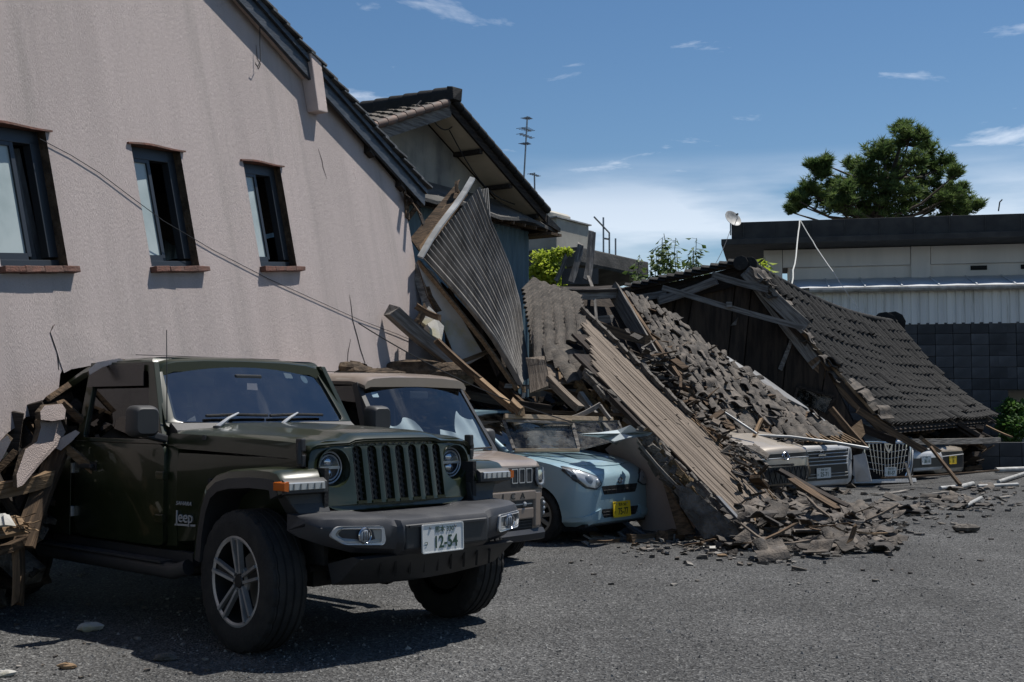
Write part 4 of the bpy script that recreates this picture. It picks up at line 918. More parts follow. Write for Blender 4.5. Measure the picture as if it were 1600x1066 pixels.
for px, py, w_, h_, lab in ((547, 580, .24, .10, 'brown chunk of broken mud wall just above the tan van roof'), (590, 586, .30, .07, 'long brown chunk of mud wall behind the tan van roof'), (655, 580, .40, .13, 'cracked chunk of mud wall under the pink wall corner'), (692, 586, .4, .14, 'dark chunk of mud wall right of the tan van roof')):
    m = MB(); c = P(px, py, 13.0 if px < 600 else 13.9); q = 7
    m.grid(10, 8, lambda s, t: (lambda a, b: V3((w_ * math.cos(a) * math.cos(b), .2 * math.sin(a) * math.cos(b), h_ * math.sin(b))) * (1 + .35 * noise.noise(V3((s * 5 + px, t * 6, 1)))))(s * 2 * math.pi, (t - .5) * math.pi))
    o = m.build('mud_chunk', MM['wall_core'], None, recalc=False); o.location = c; tag(o, lab, 'mud chunk')

# timbers that show in the dark gap over the blue hatchback
for i, (a, b, w_, h_, mt_, lab) in enumerate([
    ((790, 603, 14.0), (925, 604, 14.3), .06, .05, 'timber_pale', 'level grey batten below the tile roof remnant'),
    ((858, 592, 13.8), (905, 638, 13.5), .10, .08, 'wood_grey', 'short grey beam slanting down from the tile roof remnant'),
    ((760, 622, 14.2), (912, 668, 13.7), .05, .07, 'wood_dark', 'dark joist slanting over the blue hatchback'),
    ((905, 615, 13.9), (962, 690, 13.4), .06, .08, 'timber_pale', 'grey rafter falling beside the plank slope'),
    ((935, 600, 13.9), (1000, 668, 13.3), .05, .06, 'wood_dark', 'dark rafter directly under the plank slope'),
    ((890, 655, 13.3), (938, 632, 13.5), .025, .05, 'timber_pale', 'thin pale batten sticking up right of the fallen window'),
    ((936, 632, 13.5), (953, 655, 13.3), .02, .05, 'timber_pale', 'short pale batten leaning against the thin one'),
    ((700, 610, 14.2), (860, 640, 13.9), .08, .10, 'wood_dark', 'dark beam lying behind the tan van'),
    ((780, 600, 14.4), (850, 660, 13.8), .04, .09, 'wood_brown', 'brown board slanting behind the fallen window'),
    ((830, 600, 14.2), (1000, 640, 13.9), .05, .08, 'wood_brown', 'brown joist crossing the dark gap'),
    ((820, 640, 13.7), (980, 648, 13.6), .05, .04, 'wood_brown', 'thin brown rail above the fallen window')]):
    plank(P(*a), P(*b), w_, h_, mt_, lab)
# fallen window on the bonnet
fw = thing('fallen_window', 'fallen wooden window with dusty glass lying on the blue hatchback bonnet', 'window', T(0, 0, 0))
Q = {k: P(*q) for k, q in dict(a=(786, 655, 13.10), b=(893, 659, 13.25), c=(905, 704, 12.98), d=(804, 704, 12.86)).items()}
def wbar(p, q, w_, h_, nm='frame', mt_='wood_pale'): m = MB(); m.beam(p, q, w_, h_, (0, -1, .3)); m.build(nm, MM[mt_], fw, bevel=.004)
for p, q in (('a', 'b'), ('d', 'c')): wbar(Q[p], Q[q], .035, .035)
for p, q in (('a', 'd'), ('b', 'c')): wbar(Q[p].lerp(Q[q], .03), Q[q].lerp(Q[p], .03), .033, .03, 'frame', 'timber_pale')
m = MB(); m.face([Q['a'].lerp(Q['c'], .03), Q['b'].lerp(Q['d'], .03), Q['c'].lerp(Q['a'], .03), Q['d'].lerp(Q['b'], .03)]); m.build('pane', MM['old_glass'], fw)
m = MB()
for k in range(14):
    for j in range(2): m.beam(P(826 + rnd(-3, 3) + j * 20, 670 + 1.9 * k, 13.2 - .004 * k), P(848 + j * 22 + rnd(-6, 6), 670 + 1.9 * k + rnd(-.6, .6), 13.2 - .004 * k), .004, .011, (0, 0, 1))
m.build('blind_slats', MM['plate_white'], fw)
wbar(P(788, 651, 13.0), P(957, 656, 13.5), .05, .05, 'top_rail'); wbar(P(790, 657, 13.02), P(895, 662, 13.2), .03, .03, 'top_rail', 'timber_pale')
fw2 = thing('fallen_window', 'second dusty window leaf sliding under the torn sheet on the bonnet', 'window', T(0, 0, 0)); 
q = [P(896, 660, 13.25), P(966, 658, 13.5), P(978, 684, 13.3), P(906, 702, 13.0)]
m = MB(); m.face(q); m.build('pane', MM['old_glass'], fw2)
for i in range(4): m = MB(); m.beam(q[i].lerp(q[(i + 1) % 4], .02), q[i].lerp(q[(i + 1) % 4], .98), .02, .025, (0, -1, 0)); m.build('frame', MM['timber_pale'], fw2)
# torn pale sheet
m = MB(); rr = [(905, 678), (935, 682), (960, 690), (985, 683), (1012, 679), (1020, 676), (995, 672), (985, 664), (965, 672), (935, 676)]
pts = [P(x, y, 12.75 + .25 * math.sin(i * 1.7)) for i, (x, y) in enumerate(rr)]; c = sum(pts, V3()) / len(pts)
for i in range(len(pts)): m.face([pts[i], pts[(i + 1) % len(pts)], c]); m.face([pts[(i + 1) % len(pts)] + V3((0, .01, -.012)), pts[i] + V3((0, .01, -.012)), c + V3((0, .01, -.012))])
tag(m.build('torn_sheet', MM['shade_cloth'], recalc=False), 'torn pale sheet draped between bonnet and plank slope', 'sheet')

# ================================================================== plank roof slope with the tile roof remnant
D0 = G(1186, 846); ang = math.radians(42); dd = (-F2 * math.cos(ang) + UP * math.sin(ang)).normalized()   # up the slope
dnrm = (F2 * math.sin(ang) + UP * math.cos(ang)).normalized()
DM = frame(D0 + V3((0, 0, .03)), dd, R2, dnrm)      # x up the slope, y across to the right, z out of the deck
deck = thing('plank_roof_slope', 'long bare plank roof slope slid down to the gravel beside the blue hatchback', 'roof', DM)
wds = 19; wid = 1.36
for k in range(wds):
    y = (k + .5) * wid / wds; s0 = -.02 + .10 * abs(math.sin(k * 2.3)) + (.12 if k < 2 else 0) + (.35 * (k / wds) ** 2); s1 = lerp(2.62, 3.95, k / wds) + rnd(-.06, .06)
    sub = random.Random(k).choice((2, 2, 3)); cuts = [s0] + sorted(random.Random(k + 50).uniform(s0 + .5, s1 - .4) for _ in range(sub - 1)) + [s1]
    for a, b in zip(cuts, cuts[1:]):
        o = plank(V3((a + .003, y, rnd(-.004, .006))), V3((b - .003, y + rnd(-.006, .006), rnd(-.004, .008))), wid / wds - .006, .016, 'wood_grey', None, (0, 0, 1), None, 'plank', None, 5, .010, deck)
m = MB(); m.box((1.5, .7, -.03), (3.0, 1.36, .03)); m.box((2.9, .95, -.03), (1.0, .9, .03)); m.build('underlay', MM['wood_dark'], deck)
for y in (.18, .60, 1.05): plank(V3((.1, y, -.10)), V3((2.9, y, -.10)), .06, .10, 'wood_dark', None, (0, 0, 1), None, 'rafter', None, 3, .01, deck)
# mud-caked left edge: layered broken edge below the boards
rg = random.Random(8); m = MB()
for k in range(60):
    s = .15 + k * .043; m.box((s + rg.uniform(-.03, .03), -.03 + rg.uniform(-.025, .02), -.03 - rg.random() * .10), (rg.uniform(.08, .22), rg.uniform(.03, .07), rg.uniform(.03, .08)), Euler((rg.uniform(-.2, .2), rg.uniform(-.2, .2), rg.uniform(-.25, .25))).to_matrix(), 0, .012)
tag(m.build('mud_edge', MM['mud'], deck, recalc=False), kind='stuff')
m = MB()
for k in range(46):
    s = .35 + k * .052; m.box((s, .02 + rg.uniform(-.02, .02), -.17 - rg.random() * .10), (rg.uniform(.08, .2), .05, rg.uniform(.04, .09)), Euler((rg.uniform(-.3, .3), rg.uniform(-.3, .3), 0)).to_matrix(), 0, .015)
tag(m.build('ochre_mud', MM['mud_ochre'], deck, recalc=False), kind='stuff')
# splinters along the right edge
for k in range(40):
    s = rg.uniform(.25, 3.2); o = plank(V3((s, wid + rg.uniform(-.05, .06), .01 + rg.random() * .03)), V3((s - rg.uniform(.12, .5), wid + rg.uniform(-.03, .10), rg.uniform(0, .06))), rg.uniform(.01, .03), .008, rg.choice(['wood_grey', 'wood_brown', 'wood_fresh']), None, (0, 0, 1), None, 'splinter', None, 2, .01, deck)
for k in range(9):                                      # broken battens on the top right margin, still carrying mortar
    s = 1.9 + k * .22; plank(V3((s, wid - .06 + rg.uniform(-.02, .04), .045)), V3((s + .20, wid - .05 + rg.uniform(-.02, .04), .055)), .09, .05, 'mud', None, (0, 0, 1), None, 'edge_lump', None, 3, .015, deck)
# plaster wall leaning between the bonnet and the slope
prof = [(1008, 678, 12.9), (1018, 700, 12.85), (1030, 735, 12.8), (1040, 785, 12.75), (1044, 838, 12.72)]
lw_ = thing('leaning_plaster_wall', 'grey-pink plaster wall slab leaning beside the blue hatchback nose', 'wall', T(0, 0, 0))
def pw(s, t):
    """s: 0 near-left face to 1 right edge; t down"""
    top_ = [P(945, 702, 13.75), P(985, 672, 13.35), P(1035, 715, 13.0), P(1062, 757, 12.95)]
    bot_ = [P(985, 800, 13.75), P(1005, 828, 13.45), P(1050, 834, 13.05), P(1070, 836, 12.95)]
    k = min(int(s * 3), 2); f_ = s * 3 - k
    a = top_[k].lerp(top_[k + 1], f_); b = bot_[k].lerp(bot_[k + 1], f_); p = a.lerp(b, t); return p + V3((.10 * math.sin(math.pi * t), -.05 * math.sin(math.pi * t), 0))
m = MB(); m.grid(12, 12, pw); m.grid(12, 12, lambda s, t: pw(s, t) + V3((.08, .06, 0))); m.build('plaster_face', MM['plaster_panel'], lw_, smooth=60)
m = MB(); rg = random.Random(4)
for k in range(150):
    t = rg.random(); p = P(lerp(1008, 1135, t), lerp(678, 832, t) + rg.uniform(-6, 30) * (1 - .4 * t), lerp(13.1, 12.6, t)); m.box(p, (rg.uniform(.08, .26), rg.uniform(.05, .12), rg.uniform(.05, .12)), Euler((rg.uniform(-.4, .4), .85 + rg.uniform(-.25, .25), rg.uniform(-.4, .2))).to_matrix(), 0 if rg.random() < .75 else 1, .02)
tag(m.build('mud_core', [MM['mud'], MM['mud_ochre']], lw_, recalc=False), kind='stuff')
quadpanel('grey_slab', [(1060, 758, 12.75), (1078, 764, 12.7), (1150, 820, 12.45), (1162, 838, 12.4), (1100, 842, 12.55), (1062, 790, 12.7)], .06, 'mud', 'rough grey mud slab at the foot of the plank slope', 'slab')
plank(P(996, 690, 12.9), P(1056, 758, 12.75), .02, .03, 'timber_pale', 'thin pale batten along the top of the leaning plaster wall')
quadpanel('brown_board', [(1036, 755, 12.85), (1046, 762, 12.8), (1085, 834, 12.7), (1060, 836, 12.75)], .03, 'wood_brown', 'brown split board under the leaning plaster wall', 'board')
plank(P(1120, 775, 12.65), P(1188, 846, 12.25), .05, .03, 'pale_metal', 'grey metal strip along the lower edge of the plank slope')
plank(P(1010, 838, 12.9), P(960, 800, 13.3), .05, .03, 'pale_metal', 'dark metal strip bent under the blue hatchback bumper')

# tile roof remnant, tiles and boards
TL, TR_, BR_, BL_ = P(822, 446, 16.3), P(893, 486, 16.1), P(932, 604, 14.2), P(838, 604, 13.95)
ts = bil(TL, TR_, BR_, BL_)
rem = thing('tiled_roof_remnant', 'broken piece of brown tiled roof with bare boards, right of the corrugated sheet', 'roof', T(0, 0, 0))
m = MB(); m.grid(6, 12, lambda s, t: ts(s, t) + V3((0, .03, -.03)))
m.build('underlay', MM['wood_dark'], rem)
for k in range(9):                                      # bare boards along the lower part
    t = .66 + k * .037; a, b = ts(.02, t), ts(.99, t); plank(a + V3((0, 0, .004)), b + V3((0, 0, .004)), .10, .016, 'wood_grey', None, (b - a).cross(ts(.5, 1) - ts(.5, 0)) * -1, None, 'board', None, 3, .006, rem)
def pantile(w_=.28, l_=.30, th=.016, amp=.034, nseg=6, cutf=None):
    m = MB(); top_, bot_ = [], []
    for i in range(nseg + 1):
        q = i / nseg; x = (q - .5) * w_; z = amp * (math.sin(q * 2 * math.pi) * .8 + .5 * math.sin(q * math.pi))
        y0, y1 = -l_ / 2, l_ / 2
        if cutf: y0, y1 = cutf(q, y0, y1)
        top_.append((V3((x, y0, z)), V3((x, y1, z + .006)))); bot_.append((V3((x, y0, z - th)), V3((x, y1, z - th + .006))))
    for i in range(nseg):
        a, b, c, d = top_[i][0], top_[i + 1][0], top_[i + 1][1], top_[i][1]; e, f_, g, h = bot_[i][0], bot_[i + 1][0], bot_[i + 1][1], bot_[i][1]
        m.face([a, b, c, d]); m.face([h, g, f_, e]); m.face([e, f_, b, a]); m.face([d, c, g, h])
    a, d = top_[0]; e, h = bot_[0]; m.face([a, d, h, e]); a, d = top_[-1]; e, h = bot_[-1]; m.face([e, h, d, a])
    return m.mesh('roof_tile', smooth=35, merge=.0005)
TM = {}
def tilemesh(kind, matn):
    if (kind, matn) not in TM:
        cf = {'full': None, 'half': lambda q, a, b: (a, a + (b - a) * (.45 + .25 * math.sin(q * 5))), 'bit': lambda q, a, b: (a + (b - a) * .25 * q, a + (b - a) * (.35 + .2 * math.cos(q * 7))), 'flat': None, 'long': lambda q, a, b: (a + (b - a) * (.12 if q > .6 else 0), b - (b - a) * .3 * max(0, q - .5))}[kind]
        me = pantile(cutf=cf, w_=.28 if kind != 'bit' else .2) if kind != 'flat' else pantile(w_=.30, l_=.32, th=.042, amp=.013); me.materials.append(MM[matn]); TM[(kind, matn)] = me
    return TM[(kind, matn)]
rg = random.Random(14)
for c in range(5):
    rows = (16, 13, 12, 11, 10)[c]
    for r in range(rows):
        t = .01 + r * .0475 + .012 * c; s = .095 + c * .2
        if t > .985: continue
        p = ts(s, t); a = (ts(min(1, s + .05), t) - ts(s - .05, t)).normalized(); b = (ts(s, max(0, t - .05)) - ts(s, min(1, t + .05))).normalized(); n = a.cross(b).normalized()
        o = link('roof_tile', tilemesh('flat', 'tile_brown'), None, rem); sx = (ts(s + .098, t) - ts(s - .098, t)).length / .30
        o.matrix_local = frame(p + n * (.05 + .035 * c + .014 * rg.random()), a, n.cross(a), n) @ RX(.27 + rg.uniform(-.06, .07)) @ RY(-.10 + rg.uniform(-.04, .04)) @ RZ(rg.uniform(-.05, .05) + .03 * c) @ Matrix.Diagonal((sx, 1, 1, 1))
for (s, t, rz) in ((.42, .74, .1), (.62, .73, -.1), (.55, .80, .05), (.80, .79, -.05), (.66, .93, .15), (.88, .92, -.08), (.85, .86, .1)):
    p = ts(s, t); a = (ts(s + .05, t) - ts(s - .05, t)).normalized(); b = (ts(s, t - .05) - ts(s, t + .05)).normalized(); n = a.cross(b).normalized()
    o = link('roof_tile', tilemesh('full', 'tile_brown'), None, rem); o.matrix_local = frame(p + n * .08, a, n.cross(a), n) @ RX(.2) @ RZ(rz) @ Matrix.Diagonal((1.25, 1, 1, 1))
plank(ts(.42, .70) + V3((0, -.06, .04)), ts(.40, .97) + V3((0, -.06, .04)), .025, .03, 'wood_fresh', None, (0, -1, 0), None, 'batten', None, 2, .006, rem)
plank(ts(.20, .69) + V3((0, -.06, .05)), ts(.46, .76) + V3((0, -.06, .05)), .03, .03, 'wood_brown', None, (0, -1, 0), None, 'batten', None, 2, .006, rem)
plank(P(836, 560, 13.9), P(842, 608, 13.7), .22, .04, 'wood_grey', 'grey board end between corrugated tip and tile roof remnant', (0, -1, 0))

# ================================================================== second broken roof slope: boards under slid tiles
TL, TR_, BR_, BL_ = P(962, 455, 19.6), P(1048, 500, 20.9), P(1332, 690, 19.4), P(1158, 694, 17.5)
s2 = bil(TL, TR_, BR_, BL_)
def slope2(s, t):
    p = s2(s, t); return p + V3((0, 0, -.10 * math.sin(math.pi * t)))
sr = thing('broken_roof_slope', 'second collapsed roof slope strewn with slid tiles behind the plank slope', 'roof', T(0, 0, 0))
for k in range(20):
    t = .02 + k * .0495; a, b = slope2(.0 + rnd(0, .04), t), slope2(1.0 - rnd(0, .05), t + .004); plank(a, b, .20, .018, 'wood_brown', None, (.4, -.5, .8), None, 'deck_board', None, 5, .012, sr)
m = MB(); m.grid(8, 20, lambda s, t: slope2(s, t) + V3((-.03, .05, -.05))); m.build('underlay', MM['mud'], sr)
m = MB()
for k in range(14):
    a = slope2(.70 + .02 * k, .86 + .01 * k % .1); 
for k in range(11):
    s = .58 + k * .042; a, b = slope2(s, .86) + V3((0, 0, .03)), slope2(s, 1.0) + V3((.10, -.08, -.01)); plank(a, b, .035, .02, 'wood_fresh', None, (.4, -.5, .8), None, 'lath', None, 3, .008, sr)
plank(P(958, 452, 19.4), P(1022, 562, 18.6), .04, .28, 'timber_pale', None, (0, 0, 1), None, 'rake_board', None, 4, .02, sr)
plank(P(972, 462, 19.5), P(1075, 612, 18.0), .06, .10, 'wood_brown', None, (.4, -.5, .8), None, 'edge_rafter', None, 5, .03, sr)
plank(P(886, 459, 18.6), P(962, 458, 19.3), .05, .17, 'timber_pale', 'grey fascia board level with the shrub, behind the plank slope')
plank(P(878, 452, 18.7), P(968, 450, 19.5), .34, .04, 'wood_dark', 'dark roof board lying along the grey fascia board', (0, -.3, 1))
plank(P(930, 508, 18.6), P(1012, 532, 18.3), .10, .15, 'wood_brown', 'reddish brown beam end showing under the second roof slope')
plank(P(905, 500, 18.8), P(955, 498, 18.9), .06, .12, 'timber_pale', 'short grey joist in the dark gap beside the brown beam')
quadpanel('dark_backing', [(885, 465, 19.2), (960, 465, 19.9), (1050, 600, 19.2), (1080, 660, 18.6), (960, 640, 18.0), (905, 520, 18.6)], .05, 'wood_dark', 'added dark panel standing in for shade inside the second roof', 'board')  # dark panel added in the open gap in place of deep shade
plank(P(925, 366, 20.5), P(917, 440, 20.2), .13, .05, 'timber_pale', 'weathered grey post standing up before the concrete slab', (0, -1, 0))
plank(P(919, 432, 20.1), P(930, 470, 19.0), .05, .04, 'timber_pale', 'bent lower piece of the grey post', (0, -1, 0)); plank(P(929, 466, 19.0), P(933, 560, 18.2), .045, .04, 'timber_pale', 'thin grey stick hanging in the dark gap', (0, -1, 0))
plank(P(908, 380, 20.8), P(893, 438, 20.6), .11, .05, 'timber_pale', 'shorter grey board leaning left of the weathered post', (0, -1, 0))
plank(P(885, 400, 21.2), P(868, 440, 21.2), .08, .05, 'timber_pale', 'slim grey board leaning over the lime shrub', (0, -1, 0))
m = MB(); a = P(880, 432, 21.5); m.box(a + V3((.3, 0, 0)), (.65, .05, .28)); tag(m.build('name_board', MM['concrete']), 'small dark board on the roof behind the lime shrub', 'board')
quadpanel('dark_backing', [(930, 478, 20.3), (1040, 500, 21.2), (1130, 640, 20.4), (1150, 700, 19.6), (1000, 700, 19.2), (930, 560, 19.6)], .05, 'wood_dark', 'added dark panel blocking light deep under the second roof slope', 'board')  # added behind the slope so no daylight shows through
# loose tiles
def PX(p):
    d = p - CAM; k = d.y * _c + d.z * _s; return 800 + FPX * d.x / k, 533 - FPX * (-d.y * _s + d.z * _c) / k
kinds = ['full', 'full', 'full', 'long', 'half', 'half', 'bit']
def loose(p, n, rz, tip, label, group, sc=1.0, kind=None, matn='tile_rubble'):
    n = n.normalized(); a = V3((math.cos(rz), math.sin(rz), 0)); a = (a - n * a.dot(n)).normalized(); M = frame(p, a, n.cross(a), n) @ RX(rg.uniform(-tip, tip)) @ RY(rg.uniform(-tip, tip)) @ Matrix.Scale(sc, 4)
    o = link('clay_tile', tilemesh(kind or rg.choice(kinds), matn)); o.matrix_world = M; return tag(o, label, 'roof tile', group)
rg = random.Random(40); nn2 = (s2(1, .5) - s2(0, .5)).cross(s2(.5, 0) - s2(.5, 1)).normalized()
gnn = random.Random(71)
for r in range(19):
    for c in range(9):
        t, s = .03 + r * .0505 + gnn.uniform(-.006, .006), .06 + c * .11 + gnn.uniform(-.012, .012)
        if gnn.random() < .10 + .25 * t * (s < .4) or (r < 5 and c < 1): continue
        p = slope2(s, t); a = (slope2(min(1, s + .06), t) - slope2(s - .06, t)).normalized(); b = (slope2(s, t - .03) - slope2(s, t + .03)).normalized(); n = a.cross(b).normalized()
        if n.z < 0: n = -n
        jt = .05 + .22 * t * (1 - s); o = link('roof_tile', tilemesh(gnn.choice(['full', 'flat', 'flat', 'full', 'long', 'half']), gnn.choice(['tile_brown', 'tile_brown', 'tile_rubble'])), None, sr); sx = min(1.25, (slope2(min(1, s + .055), t) - slope2(s - .055, t)).length / .28)
        o.matrix_local = frame(p + n * (.05 + .03 * gnn.random()), a, n.cross(a), n) @ RX(.14 + gnn.uniform(-jt, jt)) @ RY(gnn.uniform(-jt, jt)) @ RZ(gnn.uniform(-jt, jt)) @ Matrix.Diagonal((max(.8, sx), 1, 1, 1))
for k in range(64):
    t = rg.random() ** .85; s = rg.uniform(.08, .95)
    if t < .33 and s < .25: continue
    if t > .84 and s > .5: continue
    p = slope2(s, t); q = PX(p)
    if 1180 < q[0] < 1285 and q[1] > 676: continue
    n = nn2 + V3((rg.uniform(-.25, .25), rg.uniform(-.25, .25), 0)); loose(p + nn2.normalized() * rg.uniform(.06, .15), n, rg.choice([-.57, -.57, -.4, -.8, 1.0, 2.2]) + rg.uniform(-.3, .3), .35, 'brown roof tile slid loose on the broken roof slope', 'tiles on the broken roof slope', rg.uniform(.75, 1.05))
def Yheap(px, py):
    g = interp([(760, 16.2), (790, 14.9), (815, 13.7), (835, 12.9), (862, 12.15)], py); return g
cnt = 0
poly_l = [(1120, 850), (1150, 800), (1178, 765), (1240, 760), (1290, 775), (1330, 800), (1375, 822), (1405, 838), (1390, 852), (1320, 858), (1260, 858), (1200, 862)]
def inside(x, y, pl):
    r = False
    for (x1, y1), (x2, y2) in zip(pl, pl[1:] + pl[:1]):
        if (y1 > y) != (y2 > y) and x < (x2 - x1) * (y - y1) / (y2 - y1) + x1: r = not r
    return r
while cnt < 135:
    px, py = rg.uniform(1120, 1405), rg.uniform(760, 862)
    if not inside(px, py, poly_l): continue
    if 1185 < px < 1330 and py < 772: continue
    g = G(px, py); hz = max(.02, .50 * math.exp(-((px - 1185) / 75) ** 2) * max(0, (845 - py) / 85)) + .10 * rg.random()
    if px > 1290: hz = rg.uniform(.02, .10)
    p = hit(px, py, V3((0, 0, hz)), UP); loose(p, V3((rg.uniform(-.35, .45), rg.uniform(-.45, .2), 1)), rg.uniform(0, 6.28), .45, 'broken roof tile in the heap at the foot of the plank slope', 'tiles heaped at the foot of the slope', rg.uniform(.62, .98)); cnt += 1
for k in range(46):
    px = rg.uniform(1320, 1545); py = lerp(808, 772, (px - 1320) / 225) + rg.uniform(-18, 16); p = G(px, py, rg.uniform(.015, .06)); loose(p, V3((rg.uniform(-.3, .3), rg.uniform(-.3, .3), 1)), rg.uniform(0, 6.28), .3, 'broken roof tile lying flat in front of the white cars', 'tiles strewn before the white cars', rg.uniform(.6, .95))
for k in range(24):
    px, py = rg.uniform(1138, 1192), rg.uniform(692, 772); p = P(px, py, lerp(16.7, 15.4, (py - 692) / 80)); loose(p, V3((.4 + rg.uniform(-.4, .4), -.5 + rg.uniform(-.4, .3), .9)), rg.uniform(0, 6.28), .5, 'broken roof tile piled against the corner of the beige car', 'tiles against the beige car', rg.uniform(.75, 1.05))
for k in range(7):
    p = P(rg.uniform(1198, 1262), 688, 17.5 + rg.random() * .3); loose(p, V3((rg.uniform(-.3, .3), rg.uniform(-.3, .3), 1)), rg.uniform(0, 6.28), .3, 'roof tile lying on the bonnet of the beige car', 'tiles on the beige car bonnet', rg.uniform(.6, .8))
for k in range(34):
    px, py = rg.uniform(1130, 1400), rg.uniform(790, 856)
    if not inside(px, py, poly_l): continue
    a = G(px, py, .12); dr = V3((rg.uniform(-.4, .4), rg.uniform(-.3, .3), rg.uniform(-.1, .22))); plank(a, a + dr, rg.uniform(.015, .06), rg.uniform(.01, .03), rg.choice(['wood_brown', 'wood_fresh', 'timber_pale', 'wood_grey']), 'broken lath sticking out of the tile heap', group='laths in the tile heap', name='broken_lath', cat='lath', nseg=2, split=.015)
# mound of mud and shards below the heap, and fine shards round it
m = MB(); rg = random.Random(55); i0 = 0
for k in range(900):
    px, py = rg.uniform(1110, 1415), rg.uniform(755, 866)
    if not inside(px, py, poly_l) and rg.random() < .85: continue
    hz = max(.0, .46 * math.exp(-((px - 1185) / 75) ** 2) * max(0, (845 - py) / 85)) * rg.uniform(.2, 1) + .01; p = hit(px, py, V3((0, 0, hz)), UP)
    m.box(p, (rg.uniform(.04, .22), rg.uniform(.03, .16), rg.uniform(.012, .05)), Euler((rg.uniform(-.6, .6), rg.uniform(-.6, .6), rg.uniform(0, 6.28))).to_matrix(), rg.choice((0, 0, 1, 2)), .012)
for k in range(520):
    px = rg.uniform(1000, 1600); base_y = interp([(1000, 842), (1110, 852), (1200, 858), (1400, 835), (1440, 812), (1600, 790)], px); py = base_y + rg.gauss(0, 14) - (20 if px > 1330 else 0)
    if py < 745: continue
    s = rg.uniform(.4, 1); p = G(px, py, .012); m.box(p, (rg.uniform(.03, .16) * s, rg.uniform(.02, .09) * s, rg.uniform(.008, .03)), Euler((rg.uniform(-.2, .2), rg.uniform(-.2, .2), rg.uniform(0, 6.28))).to_matrix(), rg.choice((0, 1, 2, 3)), .006)
for k in range(75):                                     # crumbs on the gravel
    px, py = rg.uniform(840, 1600), rg.uniform(800, 915); p = G(px, py, .006); s = rg.uniform(.015, .05); m.box(p, (s, s * .7, s * .4), Euler((0, 0, rg.uniform(0, 6))).to_matrix(), rg.choice((0, 1, 3)), .004)
for k in range(60):
    px, py = rg.uniform(-20, 330), rg.uniform(930, 1060); p = G(px, py, .006); s = rg.uniform(.01, .035); m.box(p, (s, s * .7, s * .4), Euler((0, 0, rg.uniform(0, 6))).to_matrix(), rg.choice((0, 3)), .003)
tag(m.build('tile_shards', [MM['tile_rubble'], MM['mud'], MM['tile_brown'], MM['timber_pale']], recalc=False), 'small broken shards and crumbs of tile and mud round the heaps', 'rubble', kind='stuff')
# mud body of the broken slope between deck foot and car noses
m = MB(); f1 = bil(P(1062, 610, 18.0), P(1150, 700, 17.4), P(1182, 775, 15.9), P(1120, 700, 15.4)); m.grid(10, 10, lambda s, t: f1(s, t) + V3((0, 0, .10 * noise.noise(V3((s * 6, t * 6, 0)))))); tag(m.build('mud_bank', MM['mud'], smooth=30), 'bank of grey roof mud between plank slope and slid tiles', 'mud', kind='stuff')
for k in range(26):
    t = rg.random(); p = f1(rg.uniform(.1, .9), t) + V3((0, 0, .08)); loose(p, V3((.5 + rg.uniform(-.3, .3), -.4 + rg.uniform(-.3, .3), .9)), rg.uniform(0, 6.28), .5, 'roof tile stuck in the mud bank beside the plank slope', 'tiles in the mud bank', rg.uniform(.85, 1.1))

rg = random.Random(101)
def pos_f():
    t = rg.random(); px = lerp(985, 1185, t) + rg.gauss(0, 14) + 12; py = lerp(548, 775, t) + rg.gauss(0, 16) - 6; return P(px, py, lerp(16.6, 13.2, t) + rg.uniform(.1, .9))
heap('rubble_heap', 'splintered boards, mud and tile bits along the right edge of the plank slope', 230, pos_f, .08, .34, ['mud', 'tile_brown', 'wood_grey', 'tile_rubble', 'wood_brown'], None, .25, .6)
def pos_g():
    s, t = rg.uniform(.0, .95), rg.random(); p = slope2(s, t); q = PX(p); return p + V3((0, 0, rg.uniform(.03, .12))) if not (1180 < q[0] < 1285 and q[1] > 676) else slope2(.3, .4)
heap('rubble_heap', 'thin laths and clay crumbs lying over the slid tiles', 170, pos_g, .06, .30, ['mud', 'wood_brown', 'tile_rubble', 'wood_grey'], None, .22, .6)
# ================================================================== dark collapsed gable house
gb = thing('collapsed_gable_house', 'collapsed dark house with open gable and low tiled roof over the white cars', 'house', T(0, 0, 0))
Ap, Rf, Ef, En = P(1172, 417, 22.4), P(1402, 508, 30.4), P(1557, 652, 29.6), P(1388, 664, 22.0)
rs_ = bil(Ap, Rf, Ef, En)
def roofpt(s, t, h=0.0):
    p = rs_(s, t); return p + V3((0, 0, -.22 * math.sin(math.pi * s) * (1 - t) - .25 * math.sin(math.pi * t)  + h))
rn = (Rf - Ap).cross(Ap - En).normalized(); rn = rn if rn.z > 0 else -rn
m = MB(); NW, NL, wp = 29, 13, 6; rg = random.Random(6)
for r in range(NL):
    for c in range(NW):
        i0 = len(m.v); dj = rg.uniform(-.014, .014) + .07 * noise.noise(V3((c * .21, r * .33, 3))) + (.05 if rg.random() < .025 else 0)
        for a in range(wp + 1):
            q = a / wp; s = (c + q) / NW; z = .075 * (math.sin(q * 2 * math.pi) * .8 + .5 * math.sin(q * math.pi))
            for (tt, zz) in ((r / NL - .012, 0), ((r + 1) / NL, .026), ((r + 1) / NL, -.01)): m.v.append(roofpt(s, tt) + rn * (z + zz + dj))
        for a in range(wp):
            for k in range(2): v = i0 + a * 3 + k; m.f.append([v, v + 3, v + 4, v + 1]); m.m.append(0)
tag(m.build('roof_tiles', MM['tile_dark'], gb, smooth=50, recalc=False), kind='stuff')
m = MB(); m.grid(10, 10, lambda s, t: roofpt(s, t, -.10)); m.grid(10, 10, lambda s, t: roofpt(s, t, -.16)); m.build('roof_deck', MM['wood_dark'], gb)
for k in range(26):                                      # ridge tiles
    p, q = roofpt(k / 26, 0, .06), roofpt((k + 1.05) / 26, 0, .06); m = MB(); m.tube([p, q], [.07, .078], 8); m.build('ridge_tile', MM['tile_dark'], gb, smooth=50)
